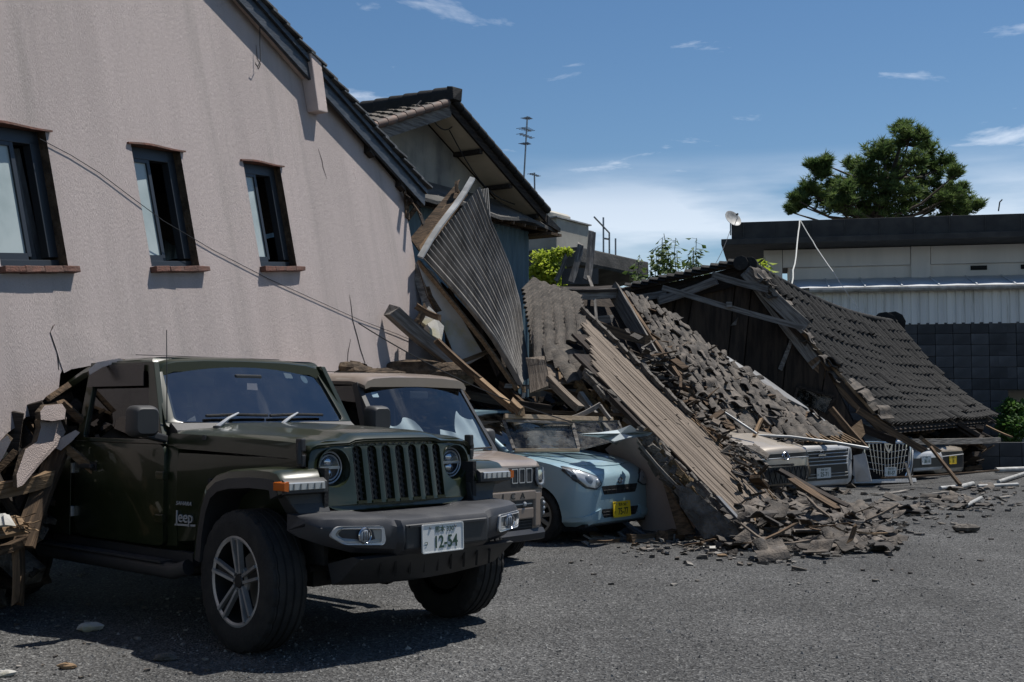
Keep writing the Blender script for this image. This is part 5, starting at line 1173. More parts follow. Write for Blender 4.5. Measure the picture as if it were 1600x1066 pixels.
for (px, py, Y, r) in ((1157, 411, 22.3, .14), (1172, 412, 22.3, .13), (1382, 506, 30.0, .30), (1396, 505, 30.3, .30)):
    c = P(px, py, Y); m = MB(); m.tube([c, c + V3((.1, .32, 0))], r, 10); m.build('ridge_end_tile', MM['tile_dark'], gb, smooth=40, bevel=.01)
# broken tiles and boards along the near rake
for k in range(44):
    t = rg.uniform(.0, 1); p = roofpt(.004, t, .05); o = link('rake_tile', tilemesh(rg.choice(['full', 'half', 'long']), 'tile_rubble'), None, gb); o.matrix_local = T(*(p + V3((rg.uniform(-.1, .12), rg.uniform(-.2, .1), rg.uniform(-.02, .05))))) @ Euler((rg.uniform(-.4, .4), .6 + rg.uniform(-.4, .4), -.57 + rg.uniform(-.5, .5))).to_matrix().to_4x4()
for t0_, t1_, w_, h_, mt_ in ((.0, .5, .05, .22, 'timber_pale'), (.47, 1.0, .05, .20, 'wood_brown'), (.05, .95, .10, .05, 'wood_fresh'), (.1, 1.0, .06, .12, 'wood_dark')):
    a, b = roofpt(0, t0_), roofpt(0, t1_); off = V3((-.06, -.10, -.12 if h_ > .1 else -.02)); plank(a + off, b + off, w_, h_, mt_, None, (0, 0, 1), None, 'rake_board', None, 4, .02, gb)
a, b = P(1166, 424, 22.3), P(1258, 512, 21.9); plank(a, b, .04, .26, 'timber_pale', None, (0, 0, 1), None, 'rake_board', None, 4, .02, gb)
# left rake, rafters and roof edge going away to the left
La, Lb = P(985, 456, 23.3), P(1160, 416, 22.5)
lf = lambda t, h, y=0: La.lerp(Lb, t) + V3((0, y, h))
m = MB(); m.loft([[lf(t, .0, -.1), lf(t, .0, 3.5) + V3((-.2, 0, .25)), lf(t, .09, 3.5) + V3((-.2, 0, .25)), lf(t, .09, -.1)] for t in (0, .25, .5, .75, 1)]); m.build('roof_deck', MM['wood_dark'], gb)
for k in range(13):
    o = link('rake_tile', tilemesh('full', 'tile_dark'), None, gb); p = lf((k + .4) / 13, .10, -.05); o.matrix_local = T(*p) @ Euler((.1, -.16 + rg.uniform(-.08, .08), 1.2 + rg.uniform(-.1, .1))).to_matrix().to_4x4() @ Matrix.Scale(1.05, 4)
plank(La + V3((0, .06, -.16)), Lb + V3((0, .06, -.16)), .05, .36, 'wood_dark', None, (0, 0, 1), None, 'rake_board', None, 4, .02, gb)
plank(P(1030, 470, 22.9), P(1120, 438, 22.5), .05, .16, 'timber_pale', None, (0, 0, 1), None, 'rake_board', None, 3, .02, gb)
plank(P(990, 466, 23.2), P(1040, 458, 22.9), .05, .13, 'timber_pale', None, (0, 0, 1), None, 'rake_board', None, 3, .02, gb)
plank(P(1034, 449, 22.3), P(1254, 512, 21.6), .05, .10, 'timber_pale', None, (0, 0, 1), None, 'tie_beam', None, 5, .02, gb)
plank(P(1116, 430, 22.2), P(1198, 452, 22.0), .05, .12, 'timber_pale', None, (0, 0, 1), None, 'collar_beam', None, 4, .02, gb)
m = MB(); m.box(P(1139, 476, 21.9), (.10, .05, .09)); m.build('beam_clamp', MM['timber_pale'], gb)
# gable boarding: dark panels with a small window
gp = [(990, 460, 23.35), (1165, 424, 22.6), (1262, 515, 22.2), (1348, 690, 21.7), (1325, 700, 21.4), (1200, 610, 21.9), (1050, 510, 22.9)]
qs = [P(*q) for q in gp]; go = qs[1]; gx = (qs[3] - qs[0]); gx.z = 0; gx.normalize(); gn = gx.cross(UP).normalized(); gn = gn if gn.y < 0 else -gn
def gpl(px, py, off=0): return hit(px, py, go + gn * off, gn)
def gpanel(px, off, th, matn, nm): 
    q = [gpl(a, b, off) for a, b in px]; m = MB(); bk = [p - gn * th for p in q]; n = len(q); m.face(q); m.face(bk[::-1])
    for i in range(n): m.face([q[i], bk[i], bk[(i + 1) % n], q[(i + 1) % n]])
    return m.build(nm, MM[matn], gb)
gpanel([(990, 462), (1165, 426), (1262, 518), (1352, 692), (1330, 760), (1190, 640), (1050, 512)], -.06, .06, 'wood_dark', 'gable_backing')
xs = [1000, 1060, 1085, 1150, 1175, 1235, 1290, 1350]
tops = lambda x: interp([(990, 463), (1165, 428), (1262, 520), (1352, 694)], x) + 3
bots = lambda x: interp([(1000, 480), (1050, 514), (1200, 612), (1330, 705), (1350, 705)], x)
for i, (x0, x1) in enumerate(zip(xs, xs[1:])):
    sh = 14
    gpanel([(x0 + 1, tops(x0)), (x1 - 1, tops(x1)), (x1 - 1 - sh, max(bots(x1 - sh), tops(x1) + 4)), (x0 + 1 - sh, max(bots(x0 - sh), tops(x0) + 4))], rg.uniform(0, .02), .02, 'gable_board', 'board_panel')
for px in ([(1236, 526), (1241, 528), (1222, 580), (1216, 576)], [(1150, 500), (1153, 496), (1150, 508), (1141, 509)]): gpanel(px, .04, .03, 'timber_pale', 'cover_strip')
wnd = gpanel([(1246, 606), (1304, 622), (1292, 646), (1241, 626)], .05, .03, 'old_glass', 'window'); 
for a, b in (((1246, 604), (1304, 620)), ((1246, 606), (1240, 627)), ((1304, 622), (1291, 647))):
    m = MB(); m.beam(gpl(*a, .06), gpl(*b, .06), .05, .04, (0, -1, 0)); m.build('window_frame', MM['wood_dark'], wnd)
# pale gutter and flashing lines lying along the gable foot
for i, (a, b, w_, h_, lab) in enumerate([((1046, 505, 21.6), (1180, 590, 20.9), .16, .04, 'pale metal flashing along the foot of the dark gable, upper length'), ((1178, 585, 20.9), (1318, 684, 20.2), .18, .05, 'pale metal flashing along the foot of the dark gable, lower length'), ((1190, 602, 20.5), (1296, 690, 19.9), .10, .04, 'second pale strip below the flashing'), ((1060, 530, 21.2), (1150, 590, 20.7), .07, .04, 'short pale strip below the upper flashing')]):
    plank(P(*a), P(*b), w_, h_, 'pale_metal', lab, (.3, -.6, .7), None, 'metal_flashing', 'flashing', 6, .02)
m = MB(); m.box(P(1232, 640, 20.1), (.34, .3, .30), Euler((.2, .6, .3)).to_matrix(), 0, .04); tag(m.build('tile_block', MM['concrete'], bevel=.02), 'squarish grey tile block lying on the pale flashing', 'block')
cable('bent_wire', [P(x, y, 21.0) for x, y in ((1028, 493), (1040, 494), (1052, 497), (1066, 497))], .012, MM['rope'], 'short pale bent wire in front of the dark gable')
# struts and boards under the low eave
for a, b, w_, h_, mt_, lab in [((1340, 640, 21.4), (1445, 705, 21.2), .08, .12, 'wood_brown', 'brown eave beam slanting over the white van nose'),
    ((1440, 685, 21.6), (1468, 705, 21.5), .08, .07, 'wood_fresh', 'pale square timber end right of the white van'), ((1455, 700, 21.4), (1502, 760, 20.6), .05, .05, 'wood_brown', 'thin brown prop standing on the gravel before the yellow-plated car'),
    ((1385, 690, 22.5), (1560, 688, 27), .10, .12, 'timber_pale', 'long grey beam under the low tiled eave'), ((1540, 665, 28.2), (1580, 683, 27.5), .05, .04, 'wood_fresh', 'thin orange stick poking out right of the eave'),
    ((1330, 660, 21.8), (1400, 690, 21.6), .10, .14, 'wood_dark', 'dark beam resting on the white van bonnet'), ((1300, 640, 21.0), (1352, 700, 20.6), .06, .10, 'wood_brown', 'brown board hanging beside the white van'),
    ((1470, 672, 27), (1530, 690, 27), .06, .08, 'wood_dark', 'dark stud under the far eave'), ((1415, 725, 20.8), (1424, 756, 20.6), .05, .03, 'timber_pale', 'short pale board leaning at the right of the white van'),
    ((1380, 747, 21.6), (1560, 735, 24), .05, .03, 'wood_brown', 'brown board lying on the gravel before the last cars'), ((1178, 684, 17.4), (1190, 655, 17.9), .04, .05, 'wood_fresh', 'small pale batten standing at the beige car corner')]:
    plank(P(*a), P(*b), w_, h_, mt_, lab)
quadpanel('torn_paper', [(1330, 668, 21.2), (1346, 655, 21.3), (1352, 678, 21.2), (1340, 692, 21.1)], .01, 'wood_fresh', 'scrap of brown lining hanging above the white van bonnet', 'scrap')
# white pipes and poles
def pipe(pts, r, label, matn='pvc', cat='pipe', name='pipe'):
    m = MB(); m.tube(pts, r, 10); return tag(m.build(name, MM[matn], None, smooth=50), label, cat)
pipe([P(1185, 681, 17.6), P(1235, 683, 17.5), P(1305, 692, 17.4), P(1357, 701, 17.3)], .024, 'long pale pole lying across the beige car and white van', 'flashing', 'pole', 'metal_pole')
pipe([P(1128, 642, 17.4), P(1182, 678, 17.2)], .02, 'pale metal pole lying in the slid tiles', 'flashing', 'pole', 'metal_pole')
def gpipe(a, b, r, label): return pipe([G(*a, r + .02), G(*b, r + .03)], r, label)
gpipe((1469, 763), (1500, 760), .034, 'short thick white pipe piece among the tiles'); gpipe((1500, 761), (1520, 756), .042, 'white pipe socket beside the short thick pipe'); gpipe((1528, 760), (1590, 757), .03, 'long white pipe lying on the gravel at the right')
gpipe((1560, 753), (1612, 736), .034, 'white pipe leaving the picture at the right edge'); gpipe((1510, 790), (1533, 778), .028, 'broken white pipe elbow in the scattered tiles'); gpipe((1556, 735), (1612, 733), .06, 'rough pale log-like pipe at the right edge')
for a, b, lab in (((1440, 772), (1480, 768), 'pale slat among the scattered tiles before the last cars'), ((1365, 772), (1420, 766), 'pale slat lying before the white van'), ((1556, 777), (1578, 775), 'small brown slat on the gravel at the right')):
    plank(G(*a, .03), G(*b, .03), .10, .02, 'timber_pale', lab)
plank(P(1218, 735, 16.9), P(1325, 792, 15.8), .12, .04, 'wood_dark', 'dark board slanting in front of the two car noses'); plank(P(1238, 750, 16.2), P(1310, 795, 15.5), .16, .03, 'wood_brown', 'brown board under the dark slanting board')
plank(P(1178, 820, 12.6), P(1188, 785, 12.9), .03, .02, 'wood_fresh', 'thin stick standing in the tile heap', (0, -1, 0)); plank(P(1158, 715, 15.5), P(1192, 752, 15.2), .03, .03, 'wood_fresh', 'thin stick slanting over the mud bank')
quadpanel('plaster_sheet', [(1098, 853, 12.3), (1148, 853, 12.4), (1150, 858, 12.2), (1104, 860, 12.15)], .02, 'plaster_white', 'flat pale plaster piece on the gravel by the slope foot', 'plaster')
rg = random.Random(61)
for k in range(26):
    px = rg.uniform(880, 1110); a = G(px, rg.uniform(836, 852), .02); dr = V3((rg.uniform(-.3, .3), rg.uniform(-.12, .12), rg.uniform(0, .06))); plank(a, a + dr, rg.uniform(.02, .07), rg.uniform(.012, .04), rg.choice(['wood_brown', 'timber_pale', 'wood_grey']), 'small wood scrap on the gravel before the blue hatchback', group='wood scraps before the blue hatchback', name='wood_scrap', cat='scrap', nseg=2, split=.012)
for a, b, w_, h_, lab in (((985, 841), (1030, 838), .10, .09, 'short square timber on the gravel right of the yellow plate'), ((926, 846), (965, 845), .05, .04, 'thin brown batten on the gravel below the yellow plate'), ((1035, 838), (1062, 834), .14, .12, 'dark lump of timber at the foot of the plaster wall')):
    plank(G(*a, h_ / 2), G(*b, h_ / 2), w_, h_, 'wood_brown', lab)
for (px, py, s, lab) in ((140, 980, .09, 'white plaster chip on the gravel before the dark green vehicle'), (258, 1027, .07, 'flat grey stone on the gravel at the bottom'), (105, 1041, .055, 'tan stone at the bottom left'), (8, 1052, .06, 'pale chip at the bottom left corner'), (1128, 868, .05, 'brown clod on the gravel below the slope foot'), (1510, 826, .16, 'dark tile piece on the gravel at the right')):
    c = G(px, py, s * .25); m = MB(); m.grid(7, 5, lambda a, b: (lambda x, y: V3((s * math.cos(x) * math.cos(y), s * .7 * math.sin(x) * math.cos(y), s * .35 * math.sin(y))) * (1 + .4 * noise.noise(V3((math.cos(x) * 2 + px, math.sin(x) * 2, y)))))(a * 2 * math.pi, (b - .5) * math.pi)); o = m.build('stone', MM['plaster_white' if 'white' in lab or 'pale' in lab else ('wood_fresh' if 'tan' in lab or 'brown' in lab else 'mud')], None, recalc=False); o.location = c; tag(o, lab, 'stone')
rg = random.Random(90)
def pos_e():
    px = rg.uniform(-420, 62); Y = lerp(9.0, 7.0, max(0, -px) / 420) + rg.uniform(-.4, .4); p = P(px, 700, Y); p.z = rg.uniform(.03, .95); return p
heap('rubble_heap', 'added dark broken studs and laths for the shade behind the left posts', 520, pos_e, .2, .7, ['wood_dark', 'wood_dark', 'mud'])  # dark debris added where only shade lies behind the posts
quadpanel('dark_backing', [(40, 540, 9.7), (250, 545, 10.6), (250, 640, 10.4), (120, 720, 9.6), (40, 720, 9.4)], .05, 'wood_dark', 'added dark panel blocking light behind the rear of the dark green vehicle', 'board')  # added dark panel, stops daylight showing under the wall
# ================================================================== vehicles: shared builders
def car_frame(x, y, th, z=0.0):
    t = math.radians(th); return frame((x, y, z), (math.cos(t), -math.sin(t), 0), (math.sin(t), math.cos(t), 0), (0, 0, 1))
AX = Matrix.Rotation(math.pi / 2, 4, 'Y')            # lathe axis along +x
def side_axis(s): return Matrix.Rotation(-s * math.pi / 2, 4, 'X')   # lathe axis along s*y
def mirror_loop(half): return [V3(p) for p in half] + [V3((p[0], -p[1], p[2])) for p in reversed(half) if abs(p[1]) > 1e-6]
def shell(stations, cap=True):
    """stations: (x, [(y, z) from bottom centre round to top centre])"""
    m = MB(); m.loft([mirror_loop([(x, y, z) for y, z in pr]) for x, pr in stations], cap=cap); return m
def cut(o, cutters):
    """cut wheel arches and lamp pockets out of a mesh object"""
    for c in cutters:
        md = o.modifiers.new('cut', 'BOOLEAN'); md.operation = 'DIFFERENCE'; md.solver = 'EXACT'; md.object = c
    dg = bpy.context.evaluated_depsgraph_get(); me = bpy.data.meshes.new_from_object(o.evaluated_get(dg)); old = o.data; o.modifiers.clear(); o.data = me
    for c in cutters: bpy.data.objects.remove(c)
    for p in me.polygons: p.use_smooth = True
    me.set_sharp_from_angle(angle=math.radians(28)); return o
def bvh_of(o):
    bm = bmesh.new(); bm.from_mesh(o.data); bmesh.ops.triangulate(bm, faces=bm.faces); t = BVHTree.FromBMesh(bm); bm.free(); return t
def decal(name, bvh, poly, mat_, parent, off=.004, n=10, d=V3((-1, 0, 0)), thick=.012, smooth=30):
    """a lamp, grille or panel that follows the body surface: poly in (y, z), cast along -x"""
    ys = [p[0] for p in poly]; zs = [p[1] for p in poly]; y0, y1, z0, z1 = min(ys), max(ys), min(zs), max(zs); m = MB()
    # resample outline and fill as a fan of shrinking rings
    out = []
    for i in range(len(poly)):
        a, b = poly[i], poly[(i + 1) % len(poly)]; k = max(1, int(math.hypot(b[0] - a[0], b[1] - a[1]) / .03))
        for j in range(k): out.append((lerp(a[0], b[0], j / k), lerp(a[1], b[1], j / k)))
    cy = sum(p[0] for p in out) / len(out); cz = sum(p[1] for p in out) / len(out)
    def on(y, z):
        h = bvh.ray_cast(V3((2.0, y, z)), V3((-1, 0, 0)))
        return (h[0] + V3((off, 0, 0)) + h[1] * off * .3) if h[0] is not None else None
    last = V3((0, cy, cz)); rings = []
    for k in range(5):
        f = 1 - k / 5; r = []
        for y, z in out:
            q = on(lerp(cy, y, f), lerp(cz, z, f)); r.append(q if q is not None else last); last = r[-1]
        rings.append(r)
    n_ = len(out); rim = [p - V3((thick + off, 0, 0)) for p in rings[0]]
    for i in range(n_): m.face([rim[i], rim[(i + 1) % n_], rings[0][(i + 1) % n_], rings[0][i]])
    for a, b in zip(rings, rings[1:]):
        for i in range(n_): m.face([a[i], a[(i + 1) % n_], b[(i + 1) % n_], b[i]])
    c = on(cy, cz) or last
    for i in range(n_): m.face([rings[-1][i], rings[-1][(i + 1) % n_], c])
    return m.build(name, mat_, parent, smooth=smooth, merge=.0004)
def wheel(parent, x, y, R, rr, wd, side, style, steer=0.0, dark=None):
    """side +1: outer face towards +y. Children: tyre, rim, hub"""
    w_ = bpy.data.objects.new('wheel', None); COL.objects.link(w_); w_.parent = parent
    w_.matrix_local = T(x, y, R) @ RZ(steer); A = side_axis(side); h = wd / 2; m = MB()
    prof = [(rr, -h * .80), (rr + .012, -h * .93), (rr + (R - rr) * .5, -h * 1.03), (R - .035, -h * .97), (R - .010, -h * .86), (R, -h * .66)]
    for k in range(4):
        z = -h * .60 + k * h * .40; prof += [(R, z), (R - .010, z + .005), (R - .010, z + .013), (R, z + .018)]
    prof += [(R, h * .66), (R - .010, h * .86), (R - .035, h * .97), (rr + (R - rr) * .5, h * 1.03), (rr + .012, h * .93), (rr, h * .80)]
    seg = 96; i0 = len(m.v); m.lathe(prof, A, seg)
    for k, (r, z) in enumerate(prof):                   # shoulder blocks
        if r > R - .04 and abs(z) > h * .6:
            for j in range(seg):
                if j % 4 == 0:
                    v = m.v[i0 + k * seg + j]; q = V3((v.x, 0, v.z)); m.v[i0 + k * seg + j] = v - q.normalized() * .009
    m.build('tyre', MM['rubber'], w_, smooth=32)
    m = MB(); m.lathe([(rr + .004, h * .82), (rr + .010, h * .90), (rr - .002, h * .92), (rr - .016, h * .86), (rr - .022, h * .5), (rr - .03, -h * .6), (.06, -h * .6)], A, 48, [0, 0, 0, 1, 1, 1])
    rm = m.build('rim', [MM['rim_face' if style != 'cap' else 'hubcap'], MM['rim_dark']], w_, smooth=40); m = MB()
    if style == 'offroad':
        for k in range(5):
            for s in (-1, 1):
                a0 = 2 * math.pi * k / 5 + .31; c0, s0 = math.cos(a0), math.sin(a0); o0, o1 = s * .018, s * .034
                p0 = A @ V3((.05 * c0 - o0 * s0, .05 * s0 + o0 * c0, h * .66)); p1 = A @ V3(((rr - .006) * c0 - o1 * s0, (rr - .006) * s0 + o1 * c0, h * .88))
                m.beam(p0, p1, .017, .030, A.to_3x3() @ V3((0, 0, 1)))
            a = 2 * math.pi * k / 5 + .31
            p0 = A @ V3((.045 * math.cos(a), .045 * math.sin(a), h * .50)); p1 = A @ V3(((rr - .006) * math.cos(a), (rr - .006) * math.sin(a), h * .72)); m.beam(p0, p1, .05, .02, A.to_3x3() @ V3((0, 0, 1)), 1)
        m.lathe([(.001, h * .76), (.036, h * .76), (.042, h * .70), (.042, h * .4)], A, 20, 1)
        m.lathe([(.042, h * .62), (.078, h * .64), (.082, h * .5)], A, 20, 0)
        for k in range(5):
            a = 2 * math.pi * k / 5; m.lathe([(.001, h * .74), (.010, h * .74), (.011, h * .6)], A @ T(.058 * math.cos(a), .058 * math.sin(a), 0), 8, 2)
        m.lathe([(.001, -h * .1), (.155, -h * .1), (.155, -h * .2)], A, 32, 3)
        m.build('spokes', [MM['rim_face'], MM['rim_dark'], MM['steel'], MM['hubcap']], w_, smooth=35)
    else:
        for k in range(10):
            a = 2 * math.pi * k / 10; p0 = A @ V3((.035 * math.cos(a), .035 * math.sin(a), h * .92)); p1 = A @ V3(((rr - .004) * math.cos(a + .12), (rr - .004) * math.sin(a + .12), h * .80)); m.beam(p0, p1, rr * .22, .012, A.to_3x3() @ V3((0, 0, 1)))
        m.lathe([(.001, h * .99), (.04, h * .98), (.055, h * .9), (.055, h * .6)], A, 20, 0)
        m.build('hubcap', MM['hubcap'], w_, smooth=35)
    return w_
def licence_plate(parent, M, body, ink, top, main, kana, name='licence_plate'):
    m = MB(); m.plate(roundrect(.33, .165, .012), [], lambda a, b, d: (a, b, -d), .006); pl = m.build(name, MM[body], parent); pl.matrix_local = M
    m = MB(); m.plate(roundrect(.33, .165, .012), [roundrect(.318, .153, .010)], lambda a, b, d: (a, b, .0035 - d), .004); m.build('rim', MM[body], pl)
    text('lettering', top, .040, MM[ink], T(.012, .047, .002), pl, .0006); text('lettering', main, .098, MM[ink], T(.02, -.026, .002), pl, .0008, .86, 0, .0015); text('lettering', kana, .034, MM[ink], T(-.136, -.028, .002), pl, .0006)
    m = MB()
    for s in (-1, 1): m.lathe([(.001, .005), (.007, .004), (.009, .0)], T(s * .10, .062, .001), 10)
    m.build('bolt', MM['steel'], pl); return pl
FRONT = Matrix(((0, 0, 1, 0), (1, 0, 0, 0), (0, 1, 0, 0), (0, 0, 0, 1)))      # local text plane facing +x (reads towards +y)
def bar(name, p0, p1, w_, h_, mat_, parent, up=(0, 0, 1), bevel=0.0): m = MB(); m.beam(p0, p1, w_, h_, up); return m.build(name, MM[mat_], parent, bevel=bevel)
def bx(name, c, s, mat_, parent, R=None, bevel=0.0, smooth=None): m = MB(); m.box(c, s, R); return m.build(name, MM[mat_], parent, bevel=bevel, smooth=smooth)

# ================================================================== dark green off-roader
jp = thing('off_road_vehicle', 'dark green off-road four-wheel drive with black bumper, front out, rear crushed', 'car', car_frame(-1.0, 7.73, 42.84))
GR, BP, BK = MM['car_green'], MM['bumper_plastic'], MM['black_plastic']
# tub
def tubp(w_, z0, z1): return [(0, z0), (w_ - .08, z0), (w_ - .01, z0 + .06), (w_, z0 + .22), (w_, z1 - .14), (w_ - .008, z1 - .03), (w_ - .03, z1), (0, z1)]
m = shell([(-.80, tubp(.775, .47, 1.17)), (-.86, tubp(.79, .47, 1.17)), (-2.4, tubp(.80, .47, 1.17)), (-3.1, tubp(.80, .47, 1.12)), (-3.75, tubp(.79, .5, 1.05))]); m.build('body', GR, jp, smooth=40)
m = shell([(-.80, [(0, .5), (.60, .5), (.76, .56), (.775, .8), (.775, 1.06), (.765, 1.115), (.70, 1.12), (0, 1.12)]), (-.35, [(0, .5), (.50, .5), (.68, .60), (.72, .8), (.725, 1.05), (.72, 1.11), (.66, 1.115), (0, 1.115)]),
           (.31, [(0, .5), (.48, .5), (.52, .6), (.585, .8), (.64, 1.04), (.65, 1.10), (.60, 1.105), (0, 1.105)])]); m.build('fender_side', GR, jp, smooth=40)
# bonnet
XS = [-.90, -.80, -.6, -.35, -.1, .1, .22, .30, .355, .39, .408]
zt = [(-.9, 1.285), (-.6, 1.278), (-.1, 1.262), (.22, 1.248), (.32, 1.238), (.38, 1.224), (.408, 1.206)]; wt = [(-.9, .772), (-.35, .735), (.25, .672), (.42, .65), (.455, .635)]
fr = [(0, .014), (.20, .014), (.40, .012), (.50, .006), (.57, -.016), (.80, -.022), (.92, -.030), (.975, -.048), (1.0, -.085), (1.003, -.13)]
secs = []
for x in XS:
    z, w2 = interp(zt, x), interp(wt, x); e = max(0, (x - .355) / .053); hf = [V3((x - .02 * f * f, w2 * f, z + dz * (1 - .25 * e))) for f, dz in fr]
    hf = [(p.x, p.y, max(p.z, 1.10)) for p in hf]
    secs.append([V3((a, -b, c)) for a, b, c in reversed(hf)] + [V3(q) for q in hf[1:]])
m = MB(); m.loft(secs, cap=False, closed=False); m.loft([[p - V3((0, 0, .012)) for p in q] for q in secs], cap=False, closed=False)
m.loft([secs[-1], [p + V3((-.012, 0, -.022)) for p in secs[-1]]], cap=False, closed=False); hood = m.build('bonnet', GR, jp, smooth=38)
for s in (-1, 1):
    o = bpy.data.objects.new('bonnet_latch', None); COL.objects.link(o); o.parent = jp
    m = MB(); m.box((.345, s * .683, 1.185), (.055, .035, .075)); m.box((.35, s * .680, 1.095), (.05, .03, .07)); m.build('catch', BK, o, bevel=.008)
    m = MB(); m.tube([(.35, s * .69, 1.20), (.352, s * .70, 1.15), (.352, s * .695, 1.08)], .017, 8); m.build('strap', BK, o, smooth=50)
    bx('rubber_stop', (-.55, s * .742, 1.215), (.03, .012, .03), 'black_plastic', jp)
# grille
def gx_(y, z): return .485 - .070 * (z - .80) / .40 - .055 * (y / .65) ** 2
gout = roundpoly([(.56, 1.205), (.645, 1.15), (.665, 1.00), (.615, .87), (.50, .80), (-.50, .80), (-.615, .87), (-.665, 1.00), (-.645, 1.15), (-.56, 1.205)], .07, 5)
slots = [roundrect(.070, .335, .026, 4, k * .107, 1.005) for k in range(-3, 4)]
def circ(cy, cz, r, n=36): return [(cy + r * math.cos(2 * math.pi * i / n), cz + r * math.sin(2 * math.pi * i / n)) for i in range(n)]
m = MB(); m.plate(gout, slots + [circ(s * .492, 1.05, .113) for s in (-1, 1)], lambda a, b, d: (gx_(a, b) - d, a, b), .035); gr = m.build('grille', GR, jp, bevel=.006, smooth=30)
m = MB(); rim_ = [(a * 1.012, 1.0025 + (b - 1.0025) * 1.02) for a, b in gout]; m.plate(rim_, [], lambda a, b, d: (gx_(a, b) - .038 - d, a, b), .02); m.build('grille_backing', BK, gr)
m = MB(); hx, hy = .021, .0182
for k in range(-3, 4):
    for r in range(9):
        for c in (-1, 0, 1):
            cy, cz = k * .107 + c * hx * 1.5 * .92, 1.005 + (r - 4) * .0365 + (.018 if c else 0)
            vs = [(cy + .0135 * math.cos(a), cz + .0185 * math.sin(a)) for a in [math.pi / 3 * i for i in range(6)]]
            for i in range(6):
                a, b = vs[i], vs[(i + 1) % 6]
                if abs(a[0] - k * .107) > .036 or abs(b[0] - k * .107) > .036: continue
                m.beam((gx_(*a) - .022, *a), (gx_(*b) - .022, *b), .006, .0028, (1, 0, 0))
m.build('mesh_insert', MM['rim_dark'], gr)
for k in range(-3, 4): bx('slot_lip', (gx_(k * .107, .845) - .010, k * .107, .846), (.03, .066, .016), 'car_green', gr)
# headlamps
for s in (-1, 1):
    hl = bpy.data.objects.new('headlight', None); COL.objects.link(hl); hl.parent = jp; x0 = gx_(s * .492, 1.05); hl.matrix_local = T(x0, s * .492, 1.05) @ AX
    m = MB(); m.lathe([(.118, .004), (.112, .006), (.108, -.004), (.104, -.03), (.098, -.055)], Matrix.Identity(4), 40); m.build('bezel', GR, hl, smooth=40)
    m = MB(); m.lathe([(.099, -.050), (.092, -.040), (.086, -.044), (.080, -.07), (.001, -.075)], Matrix.Identity(4), 40, [0, 0, 1, 1]); m.build('housing', [MM['silver'], BK], hl, smooth=40)
    m = MB()
    for cy_, r_ in ((.032, .034), (-.034, .034)):
        m.lathe([(.001, -.035), (r_ * .6, -.040), (r_, -.056), (r_, -.07)], T(cy_, 0, 0), 20)
    m.build('projector', MM['chrome'], hl, smooth=40)
    m = MB(); m.box((0, 0, -.045), (.016, .15, .02)); m.lathe([(.068, -.045), (.073, -.041), (.078, -.045)], Matrix.Identity(4), 36); m.build('light_bar', MM['silver'], hl, smooth=40)
    m = MB(); m.lathe([(.090, -.042), (.075, -.030), (.05, -.022), (.001, -.018)], Matrix.Identity(4), 36); m.build('lens', MM['lens_glass'], hl, smooth=60)
# bumper
xf = [(0, .855), (.345, .855), (.37, .828), (.54, .805), (.70, .755), (.79, .685), (.83, .585)]; zb = [(0, .56), (.33, .56), (.38, .575), (.63, .60), (.78, .65), (.83, .685)]; ztp = [(0, .775), (.35, .775), (.42, .792), (.72, .800), (.83, .795)]
ys = [-.83, -.815, -.79, -.75, -.70, -.62, -.54, -.46, -.42, -.385, -.37, -.345, -.2, 0]; ys += [-y for y in reversed(ys[:-1])]
secs = []
for y in ys:
    a = abs(y); X, Z0, Z1 = interp(xf, a), interp(zb, a), interp(ztp, a); secs.append([V3(q) for q in ((.42, y, Z0 + .03), (X - .06, y, Z0), (X - .015, y, Z0 + .03), (X, y, Z0 + .08), (X - .004, y, Z1 - .05), (X - .03, y, Z1 - .012), (X - .075, y, Z1 + .004), (.42, y, Z1 + .012))])
m = MB(); m.loft(secs); bp_ = m.build('front_bumper', BP, jp, smooth=32)
m = MB(); m.loft([[V3((.858, y, .60)), V3((.858, y, .735)), V3((.84, y, .74)), V3((.84, y, .595))] for y in (-.33, .33)]); m.build('plate_recess', BK, bp_, bevel=.008)
bx('recess_bar', (.862, .0, .728), (.012, .62, .012), 'bumper_plastic', bp_)
m = MB(); m.loft([[V3((.74, y, .575)), V3((.80, y, .565)), V3((.70 - .1 * abs(y), y, .40 + .09 * y * y)), V3((.56, y, .37 + .09 * y * y)), V3((.52, y, .52))] for y in (-.62, -.55, -.3, 0, .3, .55, .62)]); m.build('skid_plate', BK, bp_, smooth=35)
for k in range(9): bar('skid_rib', (.768, -.44 + k * .11, .53), (.722, -.40 + k * .11, .44), .012, .012, 'rubber', bp_)
